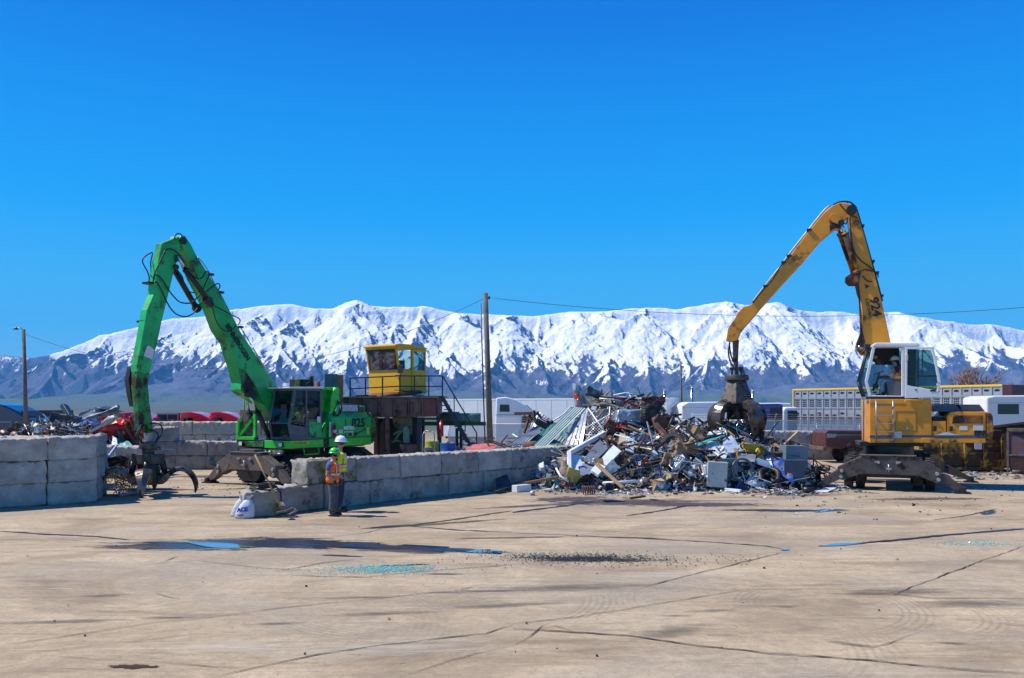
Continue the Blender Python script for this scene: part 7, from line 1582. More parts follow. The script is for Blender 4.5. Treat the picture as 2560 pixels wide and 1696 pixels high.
cbox(W(k5, 945, 1205, 27.0), (.62, .5, .80), R(-12), mat('fridge_grey', (.30, .38, .42), .45, 0, .2, 2, dirt=(.2, .15, .08), damt=.3), 'grey white appliance box standing at the heap front', 'appliance', .06, 'appliance')
cbox(W(k5, 840, 1170, 27.2), (.25, .4, .45), R(20), M['enamel'], 'small white box left of the grey appliance', 'appliance', -.2, 'appliance')
dm = MB(); c = W(k5, 1190, 1165, 27.6); ax_ = Vector((.22, -.95, .10)).normalized(); dm.lathe([(.02, .02), (.20, .02), (.30, .0), (.33, -.02), (.36, .05), (.40, .12), (.40, .75), (.36, .80)], c - ax_ * .4 + Vector((.15, 0, .02)), -ax_, 28)
dm.lathe([(.33, -.03), (.40, .0), (.40, .05), (.33, .04)], c + ax_ * .02 + Vector((.15, 0, .02)), ax_, 28, closed=True); dm.obox(c + Vector((-.22, .25, 0)), (.55, .5, .78), Matrix.Rotation(-.2, 3, 'Z')); tag(dm.build('washing_drum', mat('dull_grey_drum', (.13, .16, .20), .4, .4, .3, 3)), 'washing machine with its round drum facing out', 'washing machine')
mb = MB(); mb.tube(smooth_path([W(k5, 1490, 1280, 27.2), W(k5, 1480, 1180, 27.4), W(k5, 1580, 1145, 27.6), W(k5, 1690, 1180, 27.4), W(k5, 1690, 1290, 27.1)], 6), .095, 10); tag(mb.build('black_duct', M['black']), 'thick black bent duct right of the drum', 'duct')
cbox(W(k5, 1880, 985, 28.6), (.78, .5, .72), R(8), mat('blue_grey_cabinet', (.17, .21, .26), .5, .1, .25, 2, dirt=(.08, .07, .07), damt=.3), 'grey steel cabinet at the right end of the heap, upper', 'cabinet', .02, 'steel_cabinet')
cbox(W(k5, 1900, 1160, 27.9), (.70, .5, .70), R(-14), mat('navy_cabinet', (.04, .06, .11), .5, .1, .25, 2), 'dark blue open cabinet below the grey cabinet', 'cabinet', .0, 'steel_cabinet')
mb = MB(); mb.lathe([(.001, -.28), (.14, -.25), (.26, -.12), (.33, .05), (.31, .05), (.24, -.10), (.12, -.22), (.001, -.25)], W(k5, 1845, 845, 28.6), (.2, -.4, 1), 20); tag(mb.build('black_bowl', M['blackpaint']), 'black round bowl on top of the grey cabinet', 'bowl')
slab('wood_post', W(k5, 1995, 930, 28.6), W(k5, 1990, 830, 28.6), .16, .16, M['wood'], 'short upright wooden post right of the black bowl', 'post')
corner_sheet('rusty_sheet', [W(k5, 1620, 850, 28.8), W(k5, 1760, 920, 28.6), W(k5, 1740, 860, 29), W(k5, 1690, 815, 29.2)], M['cardboard'], 'brown folded sheet left of the black bowl', 'sheet', 0, 0, .08)
slab('metal_plate', W(k5, 1560, 935, 28.4), W(k5, 1770, 945, 28.4), .4, .05, M['steel'], 'dark flat plate below the brown folded sheet', 'plate')
slab('white_board', W(k5, 1560, 960, 28.2), W(k5, 1600, 1130, 27.8), .16, .05, M['enamel'], 'white strip standing left of the bright blue sheet', 'board')
crumpled('orange_part', W(k5, 1845, 1190, 27.2), (.22, .15, .42), mat('orange_plastic', (.50, .20, .05), .5), 'orange plastic piece in front of the dark cabinet', 'plastic part', (0, .2, 0), .05, 3, 3)
def bike_wheel(c, axis, r, m_, parent, nm='wheel'):
    a = Vector(axis).normalized(); b = a.orthogonal().normalized(); d = a.cross(b); mb = MB(); mb.lathe([(r, -.018), (r + .018, 0), (r, .018), (r - .02, 0)], c, a, 28, closed=True)
    for i in range(14): q = 2 * math.pi * i / 14; mb.tube([Vector(c), Vector(c) + (b * math.cos(q) + d * math.sin(q)) * r], .004, 3)
    mb.cyl(Vector(c) - a * .04, Vector(c) + a * .04, .03, None, 8); return mb.build(nm, m_, parent)
bk = empty('bicycle', W(k5, 2090, 1110, 28.6), 0, 'black wrecked bicycle lying right of the heap', 'bicycle'); bike_wheel((0, 0, 0), (.3, -.9, .3), .30, M['blackpaint'], bk); bike_wheel((.75, .4, -.12), (.1, -.4, .9), .30, M['blackpaint'], bk)
mb = MB()
for a, b_ in (((0, 0, 0), (.35, .1, -.1)), ((.35, .1, -.1), (.75, .4, -.12)), ((.35, .1, -.1), (.25, .3, .2)), ((.25, .3, .2), (.75, .4, -.12))): mb.tube([a, b_], .018, 6)
mb.build('bike_frame', M['steel'], bk)
bw = empty('spoked_hoop', W(k5, 1275, 655, 29.6), 0, 'spoked bicycle wheel held inside the closed grapple', 'bicycle wheel'); bike_wheel((0, 0, 0), (.25, -.95, .15), .30, M['chrome'], bw, 'spoked_rim')
mb = MB(); rnd = random.Random(3)
for _ in range(26):
    c = W(k5, rnd.uniform(2030, 2260), rnd.uniform(1130, 1270), 28.2) + Vector((0, rnd.uniform(-.4, .4), 0)); q = [c + Vector((rnd.uniform(-.3, .3), rnd.uniform(-.3, .3), rnd.uniform(-.15, .2))) for _ in range(4)]
    for v in q: v.z = max(.03, v.z)
    mb.tube(smooth_path(q, 4), .02, 5)
tag(mb.build('hose_tangle', M['black']), 'black tangle of hoses and bars on the ground right of the cabinets', 'tangle')
def coil(c, r, n, pitch, axis, rad, label):
    a = Vector(axis).normalized(); b = a.orthogonal().normalized(); d = a.cross(b); mb = MB(); mb.tube([Vector(c) + a * (i / 14 * pitch) + (b * math.cos(i * 2 * math.pi / 14) + d * math.sin(i * 2 * math.pi / 14)) * r for i in range(n * 14)], rad, 6); tag(mb.build('coil_spring', M['rust']), label, 'spring')
coil(G(1455, 1237) + Vector((0, 0, .14)), .12, 6, .07, (1, .1, 0), .017, 'rusty coil spring on the ground in front of the heap')
coil(G(1618, 1226) + Vector((0, .2, .18)), .12, 5, .07, (1, .3, 0), .017, 'rusty coil spring at the edge of the heap, below the planks')
mb = MB(); mb.lathe([(.04, -.05), (.12, -.06), (.15, -.03), (.15, .03), (.12, .06), (.04, .05)], G(1520, 1231) + Vector((0, 0, .15)), (.2, -1, .1), 18, closed=True); tag(mb.build('caster_roller', M['black']), 'small black caster wheel at the heap front', 'wheel')
tag(MB().cyl(G(1326, 1239) + Vector((0, 0, .07)), G(1337, 1239) + Vector((0, 0, .07)), .07, None, 12).build('tin_can', M['galv']), 'silver tin can lying alone on the ground left of the springs', 'can')
slab('plank', G(1575, 1248) + Vector((0, 0, .03)), G(1612, 1243) + Vector((0, 0, .03)), .08, .05, M['rust'], 'short rusty piece alone in front of the heap', 'scrap piece')
slab('metal_strip', G(2055, 1232) + Vector((0, 0, .03)), G(2080, 1222) + Vector((0, 0, .04)), .35, .03, M['whiteclean'], 'white strip beside the left outrigger foot of the yellow machine', 'strip')
tag(MB().cyl(G(2008, 1234) + Vector((0, 0, .1)), G(2034, 1234) + Vector((0, 0, .1)), .10, None, 14).build('drum_section', M['blackpaint']), 'dark short drum lying by the white strip', 'drum')
slab('white_pipe', G(1812, 1229) + Vector((0, 0, .06)), G(1852, 1233) + Vector((0, 0, .06)), .1, .1, M['enamel'], 'white rectangular tube on the ground in front of the appliance', 'tube')
# groups of pipes, planks, plates on the heap
rnd = random.Random(77); mats_p = [M['rust'], M['rust'], M['steel'], M['galv'], M['enamel'], M['blackpaint'], M['steelblue']]
for i in range(110):
    x = rnd.uniform(1.2, 9.6); y = rnd.uniform(27.2, 33.6)
    if i < 16: x = rnd.uniform(3.0, 6.2); y = rnd.uniform(32.0, 34.6)
    z = hp(x, y)
    if z < .25: continue
    L_ = rnd.uniform(.7, 2.0); d = Vector((rnd.uniform(-1, 1), rnd.uniform(-.5, .5), rnd.uniform(-.25, .5))).normalized(); c = Vector((x, y, z + .20)); kind = rnd.random(); m_ = rnd.choice(mats_p)
    mid = c + Vector((0, 0, rnd.uniform(-.1, .15)))
    if kind < .6: mb = MB(); mb.tube([c - d * L_ / 2, mid, c + d * L_ / 2], rnd.uniform(.02, .045), 7); tag(mb.build('scrap_pipe', m_), 'thin pipe or rod jutting out of the scrap heap', 'pipe', 'pipes and rods in the scrap heap')
    else: mb = MB(); mb.beam(c - d * L_ / 2, c + d * L_ / 2, rnd.uniform(.08, .16), .04); tag(mb.build('scrap_plank', rnd.choice([M['wood'], M['greywood'], M['rust']])), 'board or flat bar lying on the scrap heap', 'board', 'boards in the scrap heap')
for i in range(44):
    x = rnd.uniform(.8, 9.8); y = rnd.uniform(26.9, 33.0); z = hp(x, y)
    if z < .2: continue
    s_ = rnd.uniform(.2, .42); m_ = rnd.choice([M['enamel'], M['galv'], M['steelblue'], M['steel'], M['rust'], M['whiteclean'], M['galv'], M['bluesheet'], M['cardboard']])
    crumpled('dented_piece', (x, y, z + s_ * .2), (s_ * rnd.uniform(.8, 1.6), s_ * rnd.uniform(.5, 1), s_ * rnd.uniform(.12, .7)), m_, 'dented metal piece lying on the scrap heap', 'metal piece', (rnd.uniform(-1, 1), rnd.uniform(-1, 1), rnd.uniform(0, 3)), .09, i, 3)['group'] = 'dented pieces in the scrap heap'
# wires: thin tangles on the heap
mb = MB()
for i in range(190):
    x = rnd.uniform(1.0, 9.8); y = rnd.uniform(27.0, 32.5); z = hp(x, y); c = Vector((x, y, z + .1)); r_ = rnd.uniform(.12, .4); a = rnd.uniform(0, 6); ax_ = rrot(rnd)
    mb.tube([c + ax_ @ Vector((math.cos(a + t * .55) * r_, math.sin(a + t * .55) * r_ * .7, t * .02)) for t in range(rnd.randint(5, 12))], rnd.uniform(.007, .014), 4)
tag(mb.build('loose_wire', M['black']), 'loose black cables and wire loops strewn over the scrap heap', 'cables', kind='stuff')
# bent stuff held in the closed grapple
mb = MB(); c0 = W(k5, 1200, 640, 30.4)
for i in range(30):
    d = Vector((rnd.uniform(-1, 1), rnd.uniform(-1, 1), rnd.uniform(-.9, .7))).normalized(); p = c0 + Vector((rnd.uniform(-.45, .45), rnd.uniform(-.3, .3), rnd.uniform(-.55, .35))); mb.tube([p - d * .35, p + Vector((0, 0, rnd.uniform(-.05, .05))), p + d * .35], rnd.uniform(.012, .03), 5)
tag(mb.build('grabbed_scrap', M['rust']), 'bundle of rods and bars held inside the closed grapple', 'scrap bundle')

# ---- left heap items
zL = Zm(4.125, 0, 920)
slab('steel_girder', W(zL, 660, 392, 28.5), W(zL, 785, 605, 27.5), .16, .22, M['blackpaint'], 'dark steel girder leaning up out of the left scrap', 'girder', up=(0, 1, 0))
crumpled('wrecked_bodywork', W(zL, 900, 545, 27.6), (1.9, .8, .28), mat('blue_grey_wreck', (.10, .14, .19), .3, .4, .4, 2, dirt=(.3, .33, .36), damt=.5), 'crumpled blue grey car wing on the left scrap', 'car wing', (.1, -.35, .1), .2, 31)
crumpled('wrecked_bodywork', W(zL, 1060, 590, 26.9), (.9, .3, .10), M['galv'], 'silver bent strip on the left scrap beside the red part', 'strip', (.1, -.5, .1), .08, 32)
crumpled('wrecked_bodywork', W(zL, 680, 545, 27.6), (.9, .6, .3), M['blackpaint'], 'black box section behind the girder on the left scrap', 'box section', (0, .3, .1), .08, 33, 3)
crumpled('red_bodywork', W(zL, 1190, 635, 33.6), (1.45, .7, .55), mat('red_bodywork', (.55, .02, .015), .35, 0, .2, 2), 'torn red car body piece on the left scrap', 'car body part', (.2, .15, .1), .2, 34)
crumpled('red_bodywork', W(zL, 1330, 600, 33.6), (.65, .6, .55), M['red'], 'smaller red piece right of the torn red body', 'car body part', (.2, .4, .1), .14, 35)
corner_sheet('rusty_fin', [W(zL, 1140, 555, 34.4), W(zL, 1290, 570, 34.2), W(zL, 1215, 455, 34.4), W(zL, 1185, 402, 34.5)], mat('brown_fin', (.11, .07, .035), .8, 0, .4, 3), 'brown rusty fin standing on the left scrap before the red truck', 'steel plate', 0, 0, .05, th=.04)
crumpled('blue_part', W(zL, 930, 605, 26.8), (.6, .3, .22), M['bluesheet'], 'blue plastic part under the blue grey wing', 'plastic part', (0, 0, 0), .1, 36, 3)
corner_sheet('torn_sheet', [W(zL, 1150, 810, 32.8), W(zL, 1370, 810, 32.7), W(zL, 1330, 760, 33), W(zL, 1180, 720, 33.4)], M['teal'], 'dull teal torn sheet at the foot of the left scrap', 'sheet', 0, 0, .12)
corner_sheet('torn_sheet', [W(zL, 1150, 800, 32.6), W(zL, 1210, 810, 32.5), W(zL, 1200, 720, 32.8), W(zL, 1160, 700, 33)], M['enamel'], 'white torn sheet left of the teal one', 'sheet', 0, 0, .1)
mb = MB()
for pts in ([(1340, 500), (1380, 620), (1420, 760)], [(1370, 480), (1400, 560), (1440, 640)], [(1240, 640), (1270, 740), (1350, 780), (1420, 740)], [(1300, 560), (1340, 680), (1400, 760)]): mb.tube(smooth_path([W(zL, x, y, 33.2) for x, y in pts], 4), .06, 6)
tag(mb.build('bent_bars', M['rust']), 'rusty bent bars at the right end of the left scrap', 'bars')
mb = MB()
for pts in ([(345, 655), (340, 590), (455, 590), (490, 640)], [(405, 650), (415, 600), (450, 600)]): mb.tube([W(zL, x, y, 24.6) for x, y in pts], .018, 5)
tag(mb.build('wire_rack', M['blackpaint']), 'thin black wire frame standing on the near left wall', 'wire frame')
d = Debris(); rnd = random.Random(9)
for _ in range(240): d.piece(W(zL, rnd.uniform(420, 800), rnd.uniform(585, 650), 24.6) + Vector((0, rnd.uniform(-.4, .8), 0)), rnd.uniform(.05, .2), rnd)
d.finish('small_scrap', 'small glittering scrap lying on top of the near left wall', 'scrap')
# tangle of wire behind the open grapple with an engine on it
mb = MB(); rnd = random.Random(12); c0 = G(292, 1238) + Vector((0, 1.0, .55))
for _ in range(240):
    a = rnd.uniform(0, 6.28); q = rnd.random() ** .5; c = c0 + Vector((math.cos(a) * q * .75, rnd.uniform(-.4, .4), math.sin(a) * q * .55)); r_ = rnd.uniform(.06, .2); ax_ = rrot(rnd)
    mb.tube([c + ax_ @ Vector((math.cos(t * .7) * r_, math.sin(t * .7) * r_, t * .02)) for t in range(7)], .008, 3)
tag(mb.build('wire_tangle', mat('tangled_wire', (.06, .05, .045), .7, .2, .4, 5)), 'dark bale of tangled wire behind the open grapple', 'wire bale')
z2_ = Zm(3.5625, 220, 840)
crumpled('engine_part', W(z2_, 235, 1130, 26.2), (.55, .35, .26), M['blackpaint'], 'black oily engine part on top of the wire bale', 'engine part', (0, .2, .1), .12, 41, 3)
mb = MB(); mb.tube(smooth_path([W(z2_, 150, 1150, 26.1), W(z2_, 200, 1090, 26.1), W(z2_, 250, 1080, 26.1), W(z2_, 320, 1130, 26.1)], 4), .03, 6); tag(mb.build('engine_hose', M['black']), 'black hose over the engine part', 'hose')
mb = MB()
for k in range(5): mb.tube(smooth_path([G(283 + k * 3, 1240) + Vector((0, .1 * k, .05 + .03 * k)), G(300, 1232 + k) + Vector((0, 0, .15)), G(335, 1238) + Vector((0, .1 * k, .06)), G(300, 1243) + Vector((0, 0, .03 + .02 * k)), G(284 + k * 3, 1240) + Vector((0, .1 * k, .05 + .03 * k))], 5), .015, 5)
tag(mb.build('cable_coil', M['rail']), 'pale coil of cable on the ground inside the left tine', 'cable coil')
# things on the block wall, stairs side
corner_sheet('painted_sheet', [W(Zm(6.533, 1100, 920), 405, 1385, 32.6), W(Zm(6.533, 1100, 920), 870, 1330, 32.2), W(Zm(6.533, 1100, 920), 970, 1250, 33.2), W(Zm(6.533, 1100, 920), 455, 1222, 33.6)], mat('faded_pink_paint', (.50, .13, .13), .6, 0, .3, 2, dirt=(.5, .4, .38), damt=.4), 'faded pink ribbed panel lying behind the centre wall', 'panel', 0, 0, .02, nv=12)
mb = MB(); z6_ = Zm(6.533, 1100, 920)
for a, b_ in (((735, 1180), (1080, 1300)), ((770, 1150), (985, 1240)), ((985, 1240), (1180, 1300)), ((740, 1185), (830, 1310)), ((1000, 1220), (1105, 1100)), ((1110, 1155), (1290, 1140)), ((1090, 1200), (1180, 1215))): mb.beam(W(z6_, *a, 33.0), W(z6_, *b_, 32.8), .06, .04)
tag(mb.build('bent_rack', M['rust']), 'rusty bent frame on the pink panel behind the centre wall', 'frame')
tag(MB().cyl(W(z6_, 1370, 1275, 32.0), W(z6_, 1620, 1280, 31.8), .17, None, 14).build('rusty_drum', M['rust']), 'rusty cylinder showing over the centre wall', 'cylinder')
# ---- near block: sacks, cable, pole, boards
zb_ = Zm(6.533, 560, 1080)
def sack(u0, u1, v0, v1, Y, label, lean, seed, letters=None):
    pr_ = [(.0, 0), (.50, .0), (.56, .10), (.52, .35), (.40, .62), (.20, .80), (.10, .86), (.20, 1.0)]; w_ = (u1 - u0) * Y / F; h_ = (v1 - v0) * Y / F; n = 20; A = []
    for r_, t in pr_:
        for i in range(n):
            q = 2 * math.pi * i / n; k = 1 + .10 * mnoise.noise(Vector((math.cos(q) * 2 + seed, math.sin(q) * 2, t * 3))); A.append((r_ * w_ * math.cos(q) * k + lean * t * h_, r_ * w_ * .62 * math.sin(q) * k, t * h_ + .02 * mnoise.noise(Vector((q * 2, t * 5, seed)))))
    mb = MB(); mb.add(A, [(j * n + i, j * n + (i + 1) % n, (j + 1) * n + (i + 1) % n, (j + 1) * n + i) for j in range(len(pr_) - 1) for i in range(n)], True)
    e = mb.build('sack', mat('white_woven_sack', (.62, .65, .72), .5, 0, .30, 7, bump=1.0, bscale=7), loc=G((u0 + u1) / 2, v1 - 4)); tag(e, label, 'sack')
    if letters: text_obj('sack_print', letters, .13, mat('blue_print', (.01, .04, .45), .5), e, (-.12, -w_ * .37, .17), (1, 0, .08), (0, .25, 1), .006, .008); text_obj('small_print', 'recycle', .05, mat('red_print', (.6, .03, .05), .5), e, (-.12, -w_ * .375, .08), (1, 0, 0), (0, .1, 1), .004, .002)
    return e
sack(588, 633, 1243, 1300, 19.9, 'nearer white sack with blue print leaning on the lone block', .22, 1, 'ACE')
sack(577, 606, 1243, 1296, 20.2, 'white sack behind the one with blue print', .25, 5)
mb = MB(); c = Vector((-6.05, 20.45, .66)); rnd = random.Random(4)
for k in range(7): mb.tube([c + Vector((math.cos(t * .45) * (.34 - k * .012), math.sin(t * .45) * .22, .02 + k * .018 + .03 * math.sin(t * .9 + k))) for t in range(15)], .016, 6)
mb.tube(smooth_path([c + Vector((.3, 0, .08)), c + Vector((.42, -.05, -.05)), c + Vector((.46, -.1, -.35))], 5), .02, 6); tag(mb.build('cable_coil', M['black']), 'coil of black cables lying on the lone block', 'cable coil')
mb = MB(); mb.tube([W(zb_, 505, 372, 19.9), W(zb_, 910, 1195, 19.9)], .022, 8); tag(mb.build('wooden_stick', M['orangestick']), 'long wooden stick leaning between the lone block and the wall', 'stick')
corner_sheet('rubber_mat', [W(zb_, 890, 1250, 19.8), W(zb_, 1040, 1275, 19.8), W(zb_, 960, 1160, 20.1), W(zb_, 905, 1150, 20.2)], M['black'], 'black rubber flap at the foot of the wooden stick', 'rubber flap', 0, 0, .05)
for k, (a, b_) in enumerate((((860, 1320), (1180, 1270)), ((980, 1295), (1120, 1240)), ((1050, 1350), (1190, 1285)))): slab('wood_scrap', W(zb_, *a, 20.2) * 1, W(zb_, *b_, 20.4), .10, .04, M['greywood'], f"{('lowest','topmost','rightmost')[k]} broken board by the wooden stick foot", 'board')
slab('metal_bar', W(zb_, 1120, 905, 21.0), W(zb_, 1330, 855, 21.3), .07, .05, M['rail'], 'short flat bar on the lower block beside the mossy block', 'bar')
# dust pan of loose chips in front of the yellow container
d = Debris(); rnd = random.Random(15)
for _ in range(420): q = G(rnd.uniform(2280, 2560), rnd.uniform(1176, 1200)); d.piece(q + Vector((0, 0, .03)), rnd.uniform(.03, .13), rnd, flat=True)
for _ in range(700): q = G(rnd.uniform(2380, 2620), rnd.gauss(1221, 5)); d.piece(q + Vector((0, 0, .01)), rnd.uniform(.01, .035), rnd, (.30, .45, .55), flat=True)
for _ in range(160): q = G(rnd.uniform(1900, 2540), 1240 + abs(rnd.gauss(0, 25))); d.piece(q + Vector((0, 0, .01)), rnd.uniform(.01, .05), rnd, flat=True)
for _ in range(300): q = G(rnd.uniform(400, 1000), rnd.gauss(1215, 12)); d.piece(q + Vector((0, 0, .01)), rnd.uniform(.015, .06), rnd, flat=True)
for _ in range(90): q = G(rnd.uniform(0, 2560), rnd.uniform(1260, 1690)); d.piece(q + Vector((0, 0, .004)), rnd.uniform(.008, .022), rnd, (.06, .05, .04), flat=True)
d.finish('small_litter', 'small litter and broken bits strewn over the yard floor', 'litter')
# ------------------------------------------------------------------ marks on the concrete: stains, cracks, puddle, broken glass
def stain_mat(name, col, rough, amt, scale=3.0, spec=.5, soft=.25, seed=0.0, stretch=(1, 1)):
    m = bpy.data.materials.new(name); m.use_nodes = True; n = m.node_tree; n.nodes.clear(); L = n.links.new
    o = n.nodes.new('ShaderNodeOutputMaterial'); mx = n.nodes.new('ShaderNodeMixShader'); t = n.nodes.new('ShaderNodeBsdfTransparent'); b = n.nodes.new('ShaderNodeBsdfPrincipled')
    b.inputs['Base Color'].default_value = (*col, 1); b.inputs['Roughness'].default_value = rough; b.inputs['Specular IOR Level'].default_value = spec
    tc = n.nodes.new('ShaderNodeTexCoord'); ln = n.nodes.new('ShaderNodeVectorMath'); ln.operation = 'LENGTH'; L(tc.outputs['Object'], ln.inputs[0])
    g = n.nodes.new('ShaderNodeNewGeometry'); mp = n.nodes.new('ShaderNodeMapping'); mp.inputs['Scale'].default_value = (stretch[0], stretch[1], 1); mp.inputs['Location'].default_value = (seed, seed, 0); L(g.outputs['Position'], mp.inputs['Vector'])
    z = n.nodes.new('ShaderNodeTexNoise'); z.inputs['Scale'].default_value = scale; z.inputs['Detail'].default_value = 9; z.inputs['Roughness'].default_value = .72; L(mp.outputs[0], z.inputs['Vector'])
    a = n.nodes.new('ShaderNodeMath'); a.operation = 'MULTIPLY_ADD'; a.inputs[1].default_value = 2.2; a.inputs[2].default_value = -.60; L(z.outputs['Fac'], a.inputs[0])
    s_ = n.nodes.new('ShaderNodeMath'); s_.operation = 'SUBTRACT'; L(a.outputs[0], s_.inputs[0]); L(ln.outputs['Value'], s_.inputs[1])
    r = n.nodes.new('ShaderNodeMapRange'); r.inputs['From Min'].default_value = -.25; r.inputs['From Max'].default_value = -.25 + soft; r.inputs['To Max'].default_value = amt; L(s_.outputs[0], r.inputs['Value'])
    L(r.outputs[0], mx.inputs[0]); L(t.outputs[0], mx.inputs[1]); L(b.outputs[0], mx.inputs[2]); L(mx.outputs[0], o.inputs[0]); return m
_lay = [0.004]
def stain(u, v, ru, rv, m_, rz=0.0, name='stain'):
    """a soft-edged mark centred where the floor shows at (u, v), half sizes in metres"""
    c = G(u, v); me = bpy.data.meshes.new(name); me.from_pydata([(-1.3, -1.3, 0), (1.3, -1.3, 0), (1.3, 1.3, 0), (-1.3, 1.3, 0)], [], [(0, 1, 2, 3)]); me.materials.append(m_)
    o = bpy.data.objects.new(name, me); COL.objects.link(o); o.location = (c.x, c.y, _lay[0]); _lay[0] += .00008; o.scale = (ru, rv, 1); o.rotation_euler = (0, 0, rz); return tag(o, kind='structure')
wet = stain_mat('wet_oil_stain', (.028, .022, .028), .28, .93, 2.2, .6, .22, 1.0, (.6, 2.2)); damp_dark = stain_mat('damp_and_dark_mark', (.085, .062, .055), .75, .80, 2.6, .3, .5, 5.0, (.6, 1.8)); purple = stain_mat('purple_oil_stain', (.085, .058, .062), .6, .85, 2.4, .35, .35, 9.0, (.8, 1.6))
pale = stain_mat('pale_dust_patch', (.60, .53, .43), .9, .5, 4.0, .2, .9, 3.0, (.5, 2)); scuff = stain_mat('grey_rubber_scuff', (.14, .12, .105), .9, .65, 4.0, .2, .8, 7.0, (.5, 2.5)); dirtm = stain_mat('dark_clods', (.05, .03, .018), .9, .95, 7.0, .2, .15, 4.0)
for (u, v, a, b_, m_, rz) in ((470, 1364, 2.1, .75, wet, -.06), (700, 1358, 2.6, .85, wet, -.10), (900, 1364, 2.2, .42, wet, -.25), (1050, 1372, 2.0, .30, wet, -.28), (1170, 1376, 1.1, .22, wet, -.3), (330, 1368, 1.4, .35, damp_dark, 0), (850, 1390, .6, .12, wet, -.2), (1010, 1378, 1.4, .35, damp_dark, -.3),
                             (1560, 1256, 3.0, 1.1, purple, .1), (1430, 1248, 1.8, .9, purple, .3), (1740, 1262, 2.6, .8, purple, 0), (1330, 1265, 2.2, .35, damp_dark, .45), (980, 1317, .9, .22, wet, .5), (1130, 1308, 2.2, .20, damp_dark, .52), (1950, 1277, 2.2, .35, wet, -.05), (2080, 1275, .7, .2, wet, .3), (2470, 1283, .8, .2, wet, .9),
                             (1900, 1255, 3.4, .6, pale, 0), (2100, 1272, 1.5, .35, pale, -.3), (1850, 1250, 2.0, .35, pale, 0), (2300, 1300, 1.2, .2, pale, 0), (2420, 1290, 1.0, .2, pale, 0), (330, 1325, 1.6, .8, pale, 0), (1000, 1415, .35, .07, wet, 0), (1050, 1412, .3, .07, wet, 0), (1110, 1436, .5, .10, damp_dark, 0), (1290, 1345, 2, .15, damp_dark, .1), (1570, 1345, 1.0, .12, damp_dark, -.1),
                             (2330, 1248, 2.8, .5, damp_dark, .1), (2000, 1238, 1.6, .5, damp_dark, 0), (1450, 1398, 1.1, .38, damp_dark, -.05), (1540, 1402, 1.4, .22, damp_dark, 0), (690, 1560, .55, .10, scuff, .1), (960, 1535, 1.1, .16, scuff, .15), (1250, 1515, 1.3, .2, scuff, .2), (160, 1555, 1.3, .15, scuff, .12), (430, 1545, .8, .10, scuff, .1), (900, 1495, .8, .12, scuff, .1), (260, 1490, .6, .15, scuff, .1),
                             (1180, 1480, 1.2, .15, scuff, .15), (1780, 1528, .5, .12, scuff, .1), (1960, 1518, .35, .10, scuff, 0), (2150, 1484, .4, .10, scuff, 0), (2130, 1612, .5, .12, scuff, -.6), (2380, 1610, .35, .10, scuff, -.3), (1690, 1540, .3, .06, scuff, 0), (330, 1668, .30, .09, dirtm, 0), (510, 1192, 2.0, .9, damp_dark, 0), (420, 1225, 2.2, .5, damp_dark, 0), (640, 1222, 1.8, .5, damp_dark, .1), (2250, 1480, 1.5, .4, scuff, .1), (2440, 1510, 1.2, .3, scuff, 0), (1420, 1470, 1.8, .4, scuff, .1), (1680, 1580, .9, .3, scuff, .5), (560, 1620, 1.2, .4, pale, 0), (1000, 1620, 1.6, .5, pale, .2), (1700, 1440, 2.2, .5, pale, .2)):  # includes a plain dark patch on the floor below the left walls
    stain(u, v, a, b_, m_, rz, 'oil_and_dark_mark' if m_ in (wet, purple, damp_dark) else 'floor_mark')
# puddles
wat = bpy.data.materials.new('puddle_water'); wat.use_nodes = True; b = wat.node_tree.nodes['Principled BSDF']; b.inputs['Base Color'].default_value = (.16, .16, .15, 1); b.inputs['Roughness'].default_value = .02; b.inputs['Specular IOR Level'].default_value = .5; b.inputs['IOR'].default_value = 1.33; b.inputs['Coat Weight'].default_value = 1.0; b.inputs['Coat Roughness'].default_value = 0.02
def puddle(L, z):
    pts = []
    for i, (u, v) in enumerate(L): pts.append(G(u, v))
    mb = MB(); out = smooth_path(pts + [pts[0]], 5)[:-1]; mb.add([(p.x, p.y, z) for p in out], [tuple(range(len(out)))]); tag(mb.build('puddle', wat), kind='structure')
puddle([(456, 1356), (490, 1356.5), (540, 1358), (585, 1361), (612, 1366), (640, 1369), (598, 1371.5), (560, 1372), (520, 1369), (485, 1362)], .0125)
puddle([(1165, 1381), (1190, 1376), (1225, 1375), (1235, 1380), (1200, 1384)], .0125); puddle([(2050, 1367), (2090, 1360), (2140, 1358), (2185, 1353), (2150, 1360), (2100, 1366)], .0125); puddle([(2035, 1282), (2060, 1276), (2090, 1274), (2060, 1281)], .0125); puddle([(1950, 1375), (1972, 1374), (1970, 1377), (1955, 1378)], .0125)
